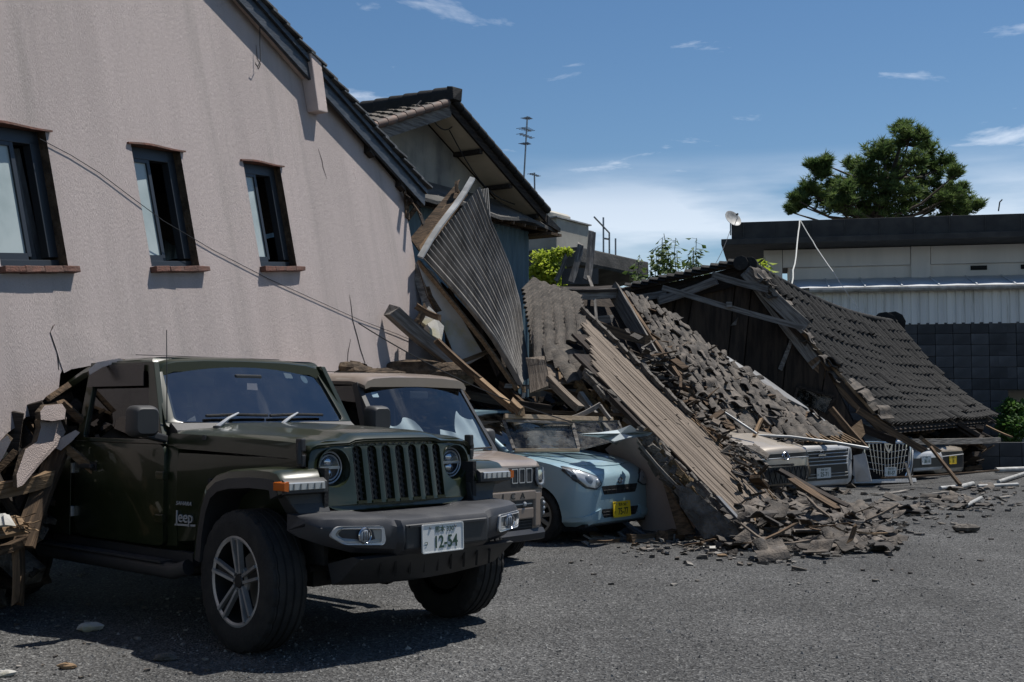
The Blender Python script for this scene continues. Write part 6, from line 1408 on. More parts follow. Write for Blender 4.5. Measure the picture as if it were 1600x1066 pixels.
for s in (-1, 1):
    fg = bpy.data.objects.new('fog_light', None); COL.objects.link(fg); fg.parent = jp
    def fx(y): return interp(xf, abs(y)) + .006
    o2 = roundpoly([(s * .47, .742), (s * .735, .752), (s * .765, .700), (s * .70, .650), (s * .47, .636), (s * .455, .66)], .022, 4); i2 = roundpoly([(s * .484, .728), (s * .725, .737), (s * .745, .702), (s * .692, .664), (s * .484, .650)], .016, 4)
    m = MB(); m.plate(o2, [i2], lambda a, b, d: (fx(a) + .006 - d, a, b), .02); m.build('bezel', MM['silver'], fg, smooth=30)
    m = MB(); m.plate(i2, [], lambda a, b, d: (fx(a) + .001 - d, a, b), .008); m.build('surround', MM['hubcap'], fg)
    MX = T(fx(s * .585) + .002, s * .585, .695) @ AX; m = MB(); m.lathe([(.001, .012), (.025, .010), (.037, .002), (.040, -.006)], MX, 28); m.build('lamp', MM['lamp_white'], fg, smooth=50)
    m = MB(); m.lathe([(.040, .004), (.043, .008), (.046, .002)], MX, 28); m.build('lamp_ring', MM['chrome'], fg, smooth=50)
    m = MB()
    for k in (-1, 0, 1): m.box((fx(s * .585) + .013, s * .585 + k * .016, .695), (.004, .006, .05))
    m.build('reflector_rib', MM['black_plastic'], fg)
licence_plate(jp, T(.875, -.06, .650) @ RY(-.03) @ FRONT, 'plate_white', 'plate_green', '熊本 330', '12-54', 'つ')
# flares
fpth = [(-.42, .50), (-.40, .66), (-.36, .82), (-.29, .945), (-.18, 1.015), (-.04, 1.045), (.18, 1.06), (.34, 1.058), (.42, 1.045), (.47, 1.0), (.495, .935)]
def offs(pth, d):
    out = []
    for i, (x, z) in enumerate(pth):
        a = pth[max(i - 1, 0)]; b = pth[min(i + 1, len(pth) - 1)]; tx, tz = b[0] - a[0], b[1] - a[1]; l = math.hypot(tx, tz); out.append((x + tz / l * d, z - tx / l * d))
    return out
for s in (-1, 1):
    inn, inn2 = offs(fpth, .055), offs(fpth, .115); m = MB(); iy = [.76, .75, .735, .72, .70, .69, .66, .63, .61, .60, .60]
    m.loft([[V3((x, s * iy[i], z)), V3((x, s * .872, z - .006)), V3((x + .3 * (a - x), s * .900, z + .3 * (b - z))), V3((a, s * .912, b)), V3((a, s * iy[i], b))] for i, ((x, z), (a, b)) in enumerate(zip(fpth, inn))])
    fl_ = m.build('fender_flare', GR, jp, smooth=40); m = MB()
    m.loft([[V3((x, s * .62, z)), V3((x, s * .916, z)), V3((a, s * .922, b)), V3((a, s * .66, b))] for (x, z), (a, b) in zip(inn, inn2)]); m.build('flare_lip', BK, fl_, smooth=40)
    # lamp strip in the blunt front of the flare
    m = MB(); m.loft([[V3((.475, s * y, 1.006)), V3((.513 - .03 * (y - .7) ** 2, s * y, .985)), V3((.518 - .03 * (y - .7) ** 2, s * y, .925)), V3((.475, s * y, .915))] for y in (.62, .70, .78, .85, .91)]); m.build('lamp_housing', BK, fl_, smooth=30, bevel=.004)
    dr = bpy.data.objects.new('side_lamp', None); COL.objects.link(dr); dr.parent = jp
    m = MB(); m.loft([[V3((.505, s * y, .988)), V3((.522, s * y, .980)), V3((.524, s * y, .945)), V3((.505, s * y, .936))] for y in (.645, .73, .82, .892)]); m.build('clear_lens', MM['lamp_white'], dr, smooth=30)
    for k in range(5): bx('divider', (.525, s * (.67 + k * .048), .962), (.004, .006, .034), 'hubcap', dr)
    m = MB(); m.loft([[V3((x, s * .895, .992)), V3((x, s * .926, .985)), V3((x, s * .926, .942)), V3((x, s * .895, .936))] for x in (.42, .45, .49, .522)]); m.build('amber_lens', MM['amber'], dr, smooth=30)
    m = MB(); m.loft([[V3((.34, s * y0, z0)), V3((x1, s * y0, z0)), V3((x1 - .03, s * y1, z0)), V3((.34, s * y1, z0))] for z0, y0, y1, x1 in ((.92, .58, .86, .46), (.86, .58, .82, .47), (.80, .58, .78, .50))]); m.build('flare_filler', BK, fl_, bevel=.01)
    # rear flare, mostly buried
    m = MB(); pr = [(-3.62, .55), (-3.55, .80), (-3.38, .97), (-3.0, 1.02), (-2.62, .97), (-2.46, .80), (-2.40, .52)]; pr2 = offs(pr, .07)
    m.loft([[V3((x, s * .78, z)), V3((x, s * .94, z)), V3((a, s * .945, b)), V3((a, s * .78, b))] for (x, z), (a, b) in zip(pr, pr2)]); m.build('fender_flare', BK, jp, smooth=40)
    m = MB(); m.tube([(-.52, s * .86, .43), (-.62, s * .885, .40), (-2.35, s * .885, .40), (-2.42, s * .80, .42)], .05, 10); rb_ = m.build('running_board', BK, jp, smooth=50)
    bx('step_pad', (-1.5, s * .885, .452), (1.55, .09, .012), 'bumper_plastic', rb_)
    bx('sill_panel', (-1.5, s * .755, .46), (1.8, .05, .08), 'black_plastic', jp)
# windscreen, frame, roof
def ws(y, t):                                            # t up the screen, y across
    return V3((lerp(-.905, -1.205, t) - .05 * (y / .7) ** 2, y * lerp(1.0, .905, t), lerp(1.285, 1.695, t)))
wsn = (ws(1, 0) - ws(-1, 0)).cross(ws(0, 1) - ws(0, 0)).normalized(); wsn = wsn if wsn.x > 0 else -wsn
def wsp(a, b, d): return ws(a, b) - wsn * d
wo, wi = roundpoly([(-.765, -.06), (.765, -.06), (.765, 1.09), (-.765, 1.09)], .08, 4), roundpoly([(-.70, .03), (.70, .03), (.705, .985), (-.705, .985)], .09, 5)
m = MB(); m.plate(wo, [wi], lambda a, b, d: wsp(a, b, d - .012), .05); wf = m.build('windscreen_frame', GR, jp, bevel=.008, smooth=35)
m = MB(); m.grid(14, 6, lambda s, t: wsp(lerp(-.735, .735, s), lerp(-.01, 1.02, t), .004)); sc_ = m.build('windscreen', MM['car_glass'], jp, smooth=60, recalc=False)
m = MB(); m.plate(roundpoly([(-.715, .01), (.715, .01), (.72, 1.005), (-.72, 1.005)], .09, 5), [roundpoly([(-.675, .075), (.675, .075), (.68, .945), (-.68, .945)], .08, 5)], lambda a, b, d: wsp(a, b, d + .007), .003); m.build('black_border', BK, sc_)
m = MB(); m.plate(roundrect(.075, .10, .01, 3, .40, .86), [], lambda a, b, d: wsp(a, b, d + .010), .002); m.build('inspection_sticker', MM['plate_white'], sc_)
m = MB(); m.plate([(a * .4 + .55, .80 + b) for a, b in circ(0, 0, .075, 16)], [], lambda a, b, d: wsp(a, b, d + .010), .002); m.build('inspection_sticker', MM['sticker'], sc_)
bx('mirror', (-1.16, .0, 1.60), (.03, .22, .06), 'black_plastic', sc_, bevel=.01)
for yy, a in ((-.34, .0), (.16, .0)):                    # wipers
    wp_ = bpy.data.objects.new('wiper', None); COL.objects.link(wp_); wp_.parent = jp
    m = MB(); p0 = V3((-.865, yy - .10, 1.272)); p1 = wsp(yy + .10, .14, -.035); m.tube([p0, p0.lerp(p1, .4) + V3((.03, 0, .02)), p1], [.016, .011, .007], 7); m.build('arm', MM['silver'], wp_, smooth=50)
    m = MB(); m.tube([wsp(yy - .14, .115, -.022), wsp(yy + .08, .125, -.028), wsp(yy + .34, .12, -.022)], .010, 6); m.build('blade', MM['rubber'], wp_, smooth=50)
    m = MB(); m.lathe([(.001, .035), (.026, .03), (.032, 0)], T(p0.x, p0.y, 1.25), 14); m.build('pivot', BK, wp_, smooth=40)
m = MB(); m.loft([[V3((-.86, y, 1.255)), V3((-.93, y, 1.30)), V3((-1.0, y, 1.28)), V3((-.95, y, 1.2)), V3((-.84, y, 1.2))] for y in (-.74, -.4, 0, .4, .74)]); m.build('cowl', BK, jp, smooth=35)
rprof = lambda x, w_, z, e: [(0, z - .05), (w_ - .10, z - .06), (w_ - .02, z - .09), (w_, z - .055), (w_ - .03, z - .015), (w_ - .12, z + .004), (w_ * .5, z + .018), (0, z + .022)]
m = shell([(-1.20, rprof(0, .665, 1.70, 0)), (-1.23, rprof(0, .68, 1.715, 0)), (-1.30, rprof(0, .69, 1.728, 0)), (-1.5, rprof(0, .70, 1.738, 0)), (-1.9, rprof(0, .71, 1.735, 0)), (-2.15, rprof(0, .71, 1.70, 0)), (-2.4, rprof(0, .71, 1.62, 0)), (-2.8, rprof(0, .70, 1.45, 0)), (-3.4, rprof(0, .70, 1.25, 0))]); m.build('roof', GR, jp, smooth=38)
bx('roof_seam', (-1.62, 0, 1.764), (.012, 1.2, .004), 'black_plastic', jp)
# doors with window frames
def side(x, z, off, s): return V3((x, s * (.805 + off - max(0, (z - 1.17)) * .185), z))
for s in (-1, 1):
    dr = bpy.data.objects.new('door', None); COL.objects.link(dr); dr.parent = jp
    m = MB(); m.plate(roundpoly([(-.885, .54), (-.885, 1.165), (-2.035, 1.165), (-2.035, .60), (-1.95, .525), (-.93, .525)], .06, 4), [], lambda a, b, d: side(a, b, .012 - d, s), .03); m.build('panel', GR, dr, bevel=.006, smooth=35)
    m = MB(); m.plate([(-.90, 1.168), (-.985, 1.30), (-1.20, 1.705), (-2.035, 1.715), (-2.035, 1.168)], [roundpoly([(-1.075, 1.195), (-1.245, 1.645), (-1.945, 1.655), (-1.945, 1.195)], .035, 3)], lambda a, b, d: side(a, b, .008 - d, s), .04); m.build('window_frame', GR, dr, bevel=.005)
    m = MB(); m.plate([(-1.05, 1.18), (-1.235, 1.66), (-1.96, 1.67), (-1.96, 1.18)], [], lambda a, b, d: side(a, b, -.012 - d, s), .004); m.build('window', MM['car_glass_dark'], dr)
    m = MB(); m.plate([(-1.24, 1.545), (-1.29, 1.69), (-1.985, 1.695), (-1.985, 1.545)], [], lambda a, b, d: side(a, b, .028 - .09 * (b - 1.545) * 0 - d, s), .006); m.build('rain_visor', MM['visor'], dr)
    bx('handle', (-1.84, s * .845, 1.0), (.20, .03, .032), 'black_plastic', dr, bevel=.01); bx('handle_cup', (-1.84, s * .82, 1.0), (.22, .006, .06), 'rubber', dr)
    for z in (.70, .97):
        bx('hinge', (-.905, s * .828, z), (.09, .022, .05), 'car_green', dr, bevel=.005); 
    for z in (.68, .98): bx('hinge', (-2.055, s * .822, z), (.022, .022, .07), 'silver', jp, bevel=.003)
    mi = bpy.data.objects.new('door_mirror', None); COL.objects.link(mi); mi.parent = jp
    m = MB(); m.loft([[V3((x, s * (.965 + yy * k), 1.315 + zz * k)) for yy, zz in roundrect(.185, .195, .045, 4)] for x, k in ((-.94, 1.0), (-.90, 1.02), (-.85, .93), (-.83, .78))]); m.build('housing', BK, mi, smooth=45)
    m = MB(); m.plate([(s * .965 + a, 1.315 + b) for a, b in roundrect(.16, .17, .04, 4)], [], lambda a, b, d: (-.944 - d, a, b), .003); m.build('glass', MM['chrome'], mi)
    bar('stalk', (-.93, s * .79, 1.20), (-.89, s * .95, 1.235), .07, .05, 'black_plastic', mi, (0, 0, 1), .012)
    bx('rear_door', (-2.62, s * .812, .82), (1.05, .012, .62), 'car_green', jp, bevel=.004)
# badges
SIDE = Matrix(((1, 0, 0, 0), (0, 0, -1, 0), (0, 1, 0, 0), (0, 0, 0, 1)))
text('badge', 'SAHARA', .035, MM['silver'], T(-.72, -.774, .80) @ RZ(.10) @ SIDE, jp, .003, 1.15, .25); text('badge', 'Jeep', .105, MM['silver'], T(-.715, -.771, .715) @ RZ(.10) @ SIDE, jp, .004, .95)
bar('badge_line', (-.80, -.775, .665), (-.62, -.752, .668), .004, .012, 'silver', jp)
m = MB(); m.lathe([(.001, .03), (.016, .028), (.02, 0)], T(-.965, -.72, 1.03) @ Matrix.Rotation(math.pi / 2, 4, 'X'), 12); m.tube([(-.965, -.745, 1.035), (-.97, -.75, 1.4), (-.985, -.752, 1.90)], [.006, .004, .0025], 6); m.build('antenna', BK, jp, smooth=50)
# inside and underside
m = MB(); m.loft([[V3((-1.02, y, 1.235)), V3((-1.25, y, 1.28)), V3((-1.42, y, 1.22)), V3((-1.42, y, 1.0)), V3((-1.0, y, 1.0))] for y in (-.70, .70)]); m.build('dashboard', MM['seat'], jp, bevel=.02)
for s in (-1, 1):
    st = bpy.data.objects.new('front_seat', None); COL.objects.link(st); st.parent = jp
    m = MB(); m.loft([[V3((-1.86 - .25 * k, s * .36 + yy * (1 - .15 * k), 1.0 + zz * .01 + k * .52)) for yy, zz in ((-.24, -5), (.24, -5), (.24, 5), (-.24, 5))] for k in (0, .5, 1)]); m.loft([[V3((-1.80 + dx, s * .36 + yy, z)) for dx, yy in ((0, -.24), (0, .24), (.1, .22), (.1, -.22))] for z in (.9, 1.3, 1.50)]); m.build('backrest', MM['seat'], st, smooth=50)
    bx('headrest', (-1.90, s * .36, 1.58), (.09, .26, .15), 'seat', st, bevel=.03)
m = MB(); m.lathe([(.17, -.014), (.186, 0), (.17, .014), (.158, 0)], T(-1.45, -.36, 1.24) @ RY(-1.15), 28, 0, True); m.build('steering_wheel', MM['seat'], jp, smooth=50)
m = MB(); m.tube([(.07, -.75, .40), (.07, .75, .40)], .045, 10); m.lathe([(.001, .12), (.09, .10), (.13, 0), (.09, -.10), (.001, -.12)], T(.07, .22, .40) @ AX, 16); m.tube([(.32, -.6, .47), (.32, .6, .45)], .02, 8); m.box((-.4, 0, .45), (1.8, .9, .12)); m.build('front_axle', MM['rubber'], jp, smooth=40)
bx('chassis', (-1.6, 0, .43), (3.8, 1.1, .14), 'rubber', jp)
for s in (-1, 1): bx('wheel_liner', (.03, s * .60, .78), (.9, .03, .55), 'rubber', jp); bx('wheel_liner', (-.40, s * .68, .72), (.03, .24, .5), 'rubber', jp)
wheel(jp, .065, -.805, .407, .25, .255, -1, 'offroad', -.06); wheel(jp, .065, .805, .407, .25, .255, 1, 'offroad', -.06)
wheel(jp, -2.96, -.80, .407, .238, .255, -1, 'offroad'); wheel(jp, -2.96, .80, .407, .238, .255, 1, 'offroad')
def arch(frame_o, x, s, R, w_=.5, y=.72):
    m = MB(); m.lathe([(.001, -w_ / 2), (R, -w_ / 2), (R, w_ / 2), (.001, w_ / 2)], T(x, s * y, .28) @ side_axis(s), 32); o = m.build('cutter', MM['black_plastic'], frame_o); return o
def sub(name, parent):
    o = bpy.data.objects.new(name, None); COL.objects.link(o); o.parent = parent; return o
# ================================================================== tan kei van
dv_ = thing('kei_van', 'boxy tan kei van with dark front band behind the off-roader', 'car', car_frame(-.53, 10.98, 40))
TN = MM['car_tan']
def dp(w_, z0, z1, r=.07): return [(0, z0), (w_ - .10, z0), (w_ - .02, z0 + .08), (w_, z0 + .25), (w_, z1 - .22), (w_ - .012, z1 - .06), (w_ - r, z1), (0, z1 + .012)]
m = shell([(.500, dp(.60, .30, .84)), (.492, dp(.655, .27, .875)), (.46, dp(.70, .25, .905)), (.40, dp(.722, .24, .925)), (.25, dp(.735, .24, .955)), (.0, dp(.737, .24, .985)), (-.16, dp(.737, .24, 1.00)), (-.30, dp(.737, .24, 1.00)), (-1.6, dp(.737, .24, 1.0)), (-2.70, dp(.735, .26, 1.0)), (-2.88, dp(.70, .3, .98))])
body = m.build('body', TN, dv_, smooth=30); bpy.context.view_layer.update(); cut(body, [arch(dv_, 0, -1, .325), arch(dv_, 0, 1, .325), arch(dv_, -2.4, -1, .325), arch(dv_, -2.4, 1, .325)]); bv = bvh_of(body)
for s in (-1, 1):
    for x in (0, -2.4): bx('wheel_liner', (x, s * .42, .45), (.64, .04, .42), 'rubber', dv_)
    wheel(dv_, 0, s * .655, .287, .19, .165, s, 'cap'); wheel(dv_, -2.4, s * .655, .287, .19, .165, s, 'cap')
# cabin: windscreen, pillars, roof (pressed down)
ZR = 1.655
def dws(y, t): return V3((lerp(-.02, -.46, t) - .07 * (y / .68) ** 2, y * lerp(1.0, .93, t), lerp(.985, ZR - .05, t)))
dn_ = (dws(1, 0) - dws(-1, 0)).cross(dws(0, 1) - dws(0, 0)).normalized(); dn_ = dn_ if dn_.x > 0 else -dn_
m = MB(); m.plate(roundpoly([(-.735, -.05), (.735, -.05), (.735, 1.05), (-.735, 1.05)], .07, 3), [roundpoly([(-.675, .02), (.675, .02), (.69, .965), (-.69, .965)], .07, 4)], lambda a, b, d: dws(a, b) - dn_ * (d - .006), .05); m.build('windscreen_frame', MM['black_plastic'], dv_, bevel=.006)
m = MB(); m.grid(14, 8, lambda s, t: dws(lerp(-.70, .70, s), lerp(0, .99, t)) - dn_ * .004); sc2 = m.build('windscreen', MM['car_glass_clear'], dv_, smooth=60, recalc=False)
bx('camera_box', (-.50, .02, ZR - .14), (.10, .24, .07), 'black_plastic', sc2, bevel=.01)
m = MB(); m.plate(roundrect(.07, .07, .01, 3, -.57, .86), [], lambda a, b, d: dws(a, b) - dn_ * (d + .008), .002); m.build('inspection_sticker', MM['sticker'], sc2)
# crumpled sun shade behind the glass
m = MB(); hgt = lambda s: .40 + .13 * math.sin(s * 9) + .10 * math.sin(s * 23 + 1) - .22 * math.exp(-((s - .42) / .05) ** 2) + .22 * max(0, s - .85) * 4
m.grid(60, 10, lambda s, t: dws(lerp(-.66, .66, s), .02 + t * hgt(s)) - dn_ * (.035 + .02 * math.sin(s * 40 + t * 3) * t + .01)); m.build('sun_shade', MM['shade_cloth'], dv_, smooth=50, recalc=False)
m = MB(); m.tube([dws(.15, .035) + dn_ * .02, dws(.63, .045) + dn_ * .02], .009, 6); m.build('wiper', MM['rubber'], dv_)
rp2 = lambda w_, z: [(0, z - .05), (w_ - .06, z - .06), (w_, z - .08), (w_ + .01, z - .05), (w_ - .02, z - .012), (w_ - .10, z + .014), (w_ * .5, z + .03), (0, z + .034)]
m = shell([(-.45, rp2(.655, ZR - .012)), (-.50, rp2(.665, ZR + .008)), (-.62, rp2(.675, ZR + .03)), (-1.2, rp2(.685, ZR + .045)), (-1.9, rp2(.685, ZR + .02)), (-2.7, rp2(.67, ZR - .10)), (-2.85, rp2(.64, ZR - .14))]); m.build('roof', TN, dv_, smooth=40)
bx('roof_seam', (-1.02, 0, ZR + .076), (.014, 1.24, .006), 'black_plastic', dv_)
for s in (-1, 1):
    for (x0, x1, wd) in ((-.32, -.56, .07), (-1.22, -1.26, .10), (-2.1, -2.12, .10), (-2.78, -2.74, .12)):
        m = MB(); m.beam((x0, s * .722, .99), (x1, s * .672, ZR - .04), .03, wd, (1, 0, 0)); m.build('pillar', TN if x0 < -2 else MM['black_plastic'], dv_, bevel=.006)
    m = MB(); m.face([(-.34, s * .715, 1.0), (-2.75, s * .715, 1.0), (-2.72, s * .668, ZR - .06), (-.58, s * .668, ZR - .06)]); m.build('side_window', MM['car_glass_dark'], dv_)
    mi = sub('door_mirror', dv_); m = MB(); m.loft([[V3((x, s * (.83 + yy * k), 1.10 + zz * k)) for yy, zz in roundrect(.15, .20, .04, 4)] for x, k in ((-.36, 1.0), (-.32, 1.0), (-.28, .9), (-.26, .7))]); m.build('housing', MM['black_plastic'], mi, smooth=45); bar('stalk', (-.32, s * .72, 1.03), (-.31, s * .80, 1.06), .05, .04, 'black_plastic', mi)
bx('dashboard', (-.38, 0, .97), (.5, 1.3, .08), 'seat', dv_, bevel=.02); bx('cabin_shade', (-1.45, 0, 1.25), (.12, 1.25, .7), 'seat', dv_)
# front: dark band, lamps, lettering, bumper
BK2 = MM['black_plastic']
band = decal('front_band', bv, roundpoly([(-.705, .665), (.705, .665), (.695, .865), (-.695, .865)], .02, 2), BK2, dv_, .008)
for s in (-1, 1):
    hl = sub('headlight', dv_); yo = s * .605
    decal('lens', bv, roundpoly([(yo - .065, .70), (yo + .065, .70), (yo + .068, .858), (yo - .062, .858)], .03, 4), MM['lens_glass'], hl, .030, thick=.004)
    decal('housing', bv, roundpoly([(yo - .062, .70), (yo + .062, .70), (yo + .066, .855), (yo - .060, .855)], .03, 4), MM['rim_dark'], hl, .012, thick=.004)
    for seg in ([(yo - s * .05, .855), (yo - s * .055, .75), (yo - s * .035, .712), (yo, .700), (yo + s * .040, .712), (yo + s * .062, .75), (yo + s * .066, .855)],):
        pts = []
        for y, z in seg:
            h = bv.ray_cast(V3((2, y, z)), V3((-1, 0, 0))); pts.append((h[0] if h[0] else V3((.42, y, z))) + V3((.022, 0, 0)))
        m = MB(); m.tube(pts, .014, 7); m.build('light_guide', MM['lamp_white'], hl, smooth=60)
    decal('reflector', bv, roundpoly([(yo - .03, .745), (yo + .03, .745), (yo + .03, .835), (yo - .03, .835)], .015, 3), MM['chrome'], hl, .016, thick=.004)
    for k in range(3):
        yy = s * (.455 - k * .10); m = MB(); m.plate(roundrect(.082, .13, .012, 3, yy, .79), [roundrect(.066, .114, .008, 3, yy, .79)], lambda a, b, d: (.515 - d, a, b), .012); m.build('slot_frame', MM['silver'], band)
    fp_ = sub('fog_light', dv_); decal('pod', bv, roundpoly([(s * .595, .395), (s * .722, .415), (s * .728, .585), (s * .600, .575)], .02, 3), BK2, fp_, .022)
    for z in (.445, .49, .535):
        h = bv.ray_cast(V3((2, s * .655, z)), V3((-1, 0, 0))); p = (h[0] if h[0] else V3((.45, s * .655, z))) + V3((.026, 0, 0)); m = MB(); m.lathe([(.001, .012), (.016, .008), (.020, 0)], T(*p) @ AX, 14); m.build('lamp', MM['lamp_white'], fp_, smooth=50)
    m = MB(); m.loft([[V3((x, s * y, z)) for x, y in ((.505, .50), (.535, .52), (.528, .60), (.505, .61))] for z in (.335, .36, .60, .64)]); m.build('bumper_post', TN, dv_, bevel=.008)
bx('bumper_strip', (.508, 0, .615), (.05, 1.06, .085), 'car_tan', dv_, bevel=.01); bx('air_slot', (.505, 0, .54), (.03, 1.0, .065), 'black_plastic', dv_, bevel=.004); bar('slot_bar', (.523, -.48, .54), (.523, .48, .54), .006, .010, 'silver', dv_)
m = MB(); m.lathe([(.001, .02), (.018, .016), (.022, 0)], T(.522, .37, .54) @ AX, 16); m.build('sensor', MM['silver'], dv_, smooth=40)
bx('bumper_beam', (.510, 0, .455), (.04, 1.0, .10), 'car_tan', dv_, bevel=.012); bx('lower_grille', (.495, 0, .36), (.03, 1.0, .11), 'rubber', dv_)
for k in range(3): bar('grille_bar', (.514, -.48, .33 + .028 * k), (.514, .48, .33 + .028 * k), .006, .006, 'black_plastic', dv_)
m = MB(); m.loft([[V3((.46, y, .20)), V3((.53 - .10 * max(0, abs(y) - .45), y, .215)), V3((.545 - .12 * max(0, abs(y) - .45), y, .27)), V3((.52 - .12 * max(0, abs(y) - .45), y, .31)), V3((.44, y, .31))] for y in (-.68, -.60, -.42, 0, .42, .60, .68)]); m.build('skid_plate', MM['bumper_plastic'], dv_, smooth=30)
for i, ch in enumerate('DELICA'): text('badge', ch, .075, MM['plate_black'], T(.5345, -.335 + i * .134, .615) @ FRONT, dv_, .003, 1.25, 0, .001)

# ================================================================== pale blue hatchback
mi_ = thing('kei_hatchback', 'pale blue kei hatchback with yellow plate pinned under the collapsed roof', 'car', car_frame(.70, 13.30, 38))
BL = MM['car_blue']
def mp_(w_, z0, zs, z1): return [(0, z0), (w_ * .86, z0), (w_ * .965, z0 + .05), (w_, z0 + .18), (w_ * .997, lerp(z0 + .18, zs, .55)), (w_ * .982, zs), (w_ * .90, lerp(zs, z1, .72)), (w_ * .55, z1), (0, z1 + .014)]
st = [(.560, mp_(.50, .24, .575, .655)), (.550, mp_(.56, .21, .605, .68)), (.525, mp_(.615, .19, .645, .71)), (.48, mp_(.665, .18, .69, .745)), (.41, mp_(.70, .175, .735, .78)), (.31, mp_(.725, .175, .78, .815)), (.18, mp_(.736, .18, .815, .845)), (0, mp_(.74, .18, .845, .875)), (-.20, mp_(.74, .18, .87, .905)), (-.42, mp_(.738, .18, .88, .935)), (-.60, mp_(.737, .18, .90, .94)), (-1.6, mp_(.737, .18, .92, .94)), (-2.6, mp_(.735, .20, .92, .94)), (-2.80, mp_(.69, .24, .86, .92))]
m = shell(st); body = m.build('body', BL, mi_, smooth=35); bpy.context.view_layer.update(); cut(body, [arch(mi_, 0, -1, .315), arch(mi_, 0, 1, .315), arch(mi_, -2.455, -1, .31), arch(mi_, -2.455, 1, .31)]); bv = bvh_of(body)
for s in (-1, 1):
    for x in (0, -2.455): bx('wheel_liner', (x, s * .42, .42), (.62, .04, .40), 'rubber', mi_)
    wheel(mi_, 0, s * .655, .280, .185, .155, s, 'cap'); wheel(mi_, -2.455, s * .655, .280, .185, .155, s, 'cap')
# bonnet panel with its shut line and crease
def bon(a, b):
    """a across -1..1, b front 0 to back 1"""
    x = lerp(.44, -.42, b); w2 = lerp(.50, .66, b ** .7); y = a * w2; x2 = x - .10 * a * a * (1 - b); h = bv.ray_cast(V3((x2, y, 2)), V3((0, 0, -1))); z = h[0].z if h[0] else .8
    return V3((x2, y, z + .010 + .012 * math.exp(-((abs(a) - .62) / .08) ** 2)))
m = MB(); m.grid(28, 18, lambda s, t: bon(s * 2 - 1, t)); rimv = [bon(-1 + 2 * i / 28, 0) for i in range(29)]; m.loft([rimv, [p - V3((.004, 0, .022)) for p in rimv]], cap=False, closed=False)
for s in (-1, 1): e_ = [bon(s, i / 18) for i in range(19)]; m.loft([e_, [p - V3((0, s * -.002, .020)) for p in e_]], cap=False, closed=False)
m.build('bonnet', BL, mi_, smooth=40)
for s in (-1, 1):
    hl = sub('headlight', mi_); pg = [(s * .345, .600), (s * .405, .690), (s * .54, .748), (s * .69, .802), (s * .716, .765), (s * .68, .655), (s * .60, .575), (s * .46, .553)]
    decal('housing', bv, roundpoly(pg, .02, 3), MM['rim_dark'], hl, .006, thick=.004)
    decal('reflector', bv, roundpoly([(s * .37, .604), (s * .42, .680), (s * .55, .732), (s * .66, .765), (s * .66, .67), (s * .59, .592), (s * .465, .568)], .02, 3), MM['silver'], hl, .012, thick=.004)
    for (yy, zz, r_) in ((.445, .628, .036), (.560, .655, .052)):
        h = bv.ray_cast(V3((2, s * yy, zz)), V3((-1, 0, 0))); p = (h[0] if h[0] else V3((.4, s * yy, zz))) + V3((.008, 0, 0)); m = MB(); m.lathe([(.001, .022), (r_ * .5, .018), (r_ * .85, .010), (r_, 0)], T(*p) @ RZ(s * .6) @ AX, 20); m.build('lamp', MM['lamp_white'], hl, smooth=50)
    decal('lens', bv, roundpoly(pg, .02, 3), MM['lens_glass'], hl, .034, thick=.02)
    decal('turn_lamp', bv, roundpoly([(s * .665, .71), (s * .685, .71), (s * .70, .765), (s * .68, .77)], .01, 2), MM['lamp_white'], hl, .016, thick=.004)
    decal('bumper_blade', bv, roundpoly([(s * .36, .36), (s * .60, .285), (s * .70, .275), (s * .70, .235), (s * .56, .225), (s * .40, .245)], .015, 2), BL, mi_, .014, smooth=20)
ug = decal('upper_grille', bv, roundpoly([(-.30, .495), (.30, .495), (.345, .585), (-.345, .585)], .015, 3), MM['rim_dark'], mi_, .004)
lg = decal('lower_grille', bv, roundpoly([(-.30, .255), (.30, .255), (.365, .345), (-.365, .345)], .018, 3), MM['rim_dark'], mi_, .004)
def gbars(parent, zs_, ys_, z0, z1, yw, mt_='black_plastic', off=.010, th=.007):
    def sp(y, z): h = bv.ray_cast(V3((2, y, z)), V3((-1, 0, 0))); return (h[0] if h[0] else V3((.5, y, z))) + V3((off, 0, 0))
    for z in zs_: m = MB(); m.tube([sp(-yw + 2 * yw * k / 12, z) for k in range(13)], th * .6, 5); m.build('grille_bar', MM[mt_], parent)
    for y in ys_: m = MB(); m.tube([sp(y, lerp(z0, z1, k / 4)) for k in range(5)], th * .5, 5); m.build('grille_bar', MM[mt_], parent)
gbars(ug, (.54,), [-.25, -.17, -.085, 0, .085, .17, .25], .50, .58, .32); gbars(lg, (.285, .315), [-.28, -.2, .2, .28], .262, .34, .33)
p = bv.ray_cast(V3((2, 0, .632)), V3((-1, 0, 0)))[0]
m = MB(); m.lathe([(.030, .0), (.034, .006), (.040, .006), (.042, 0)], T(p.x + .006, 0, .632) @ AX @ Matrix.Diagonal((.85, 1.15, 1, 1)), 24); m.beam((p.x + .012, -.016, .612), (p.x + .012, .004, .655), .008, .012, (1, 0, 0)); m.beam((p.x + .012, .016, .612), (p.x + .012, .004, .640), .008, .010, (1, 0, 0)); m.build('emblem', MM['chrome'], mi_, smooth=40)
licence_plate(mi_, T(.588, .0, .33) @ RY(-.05) @ FRONT, 'plate_yellow', 'plate_black', '熊本 582', '75-77', 'か')
m = MB(); m.lathe([(.001, .008), (.011, .006), (.012, 0)], T(*(bv.ray_cast(V3((2, -.46, .50)), V3((-1, 0, 0)))[0])) @ AX, 12); m.build('parking_sensor', BL, mi_)
bx('under_tray', (.30, 0, .19), (.45, 1.2, .03), 'rubber', mi_)
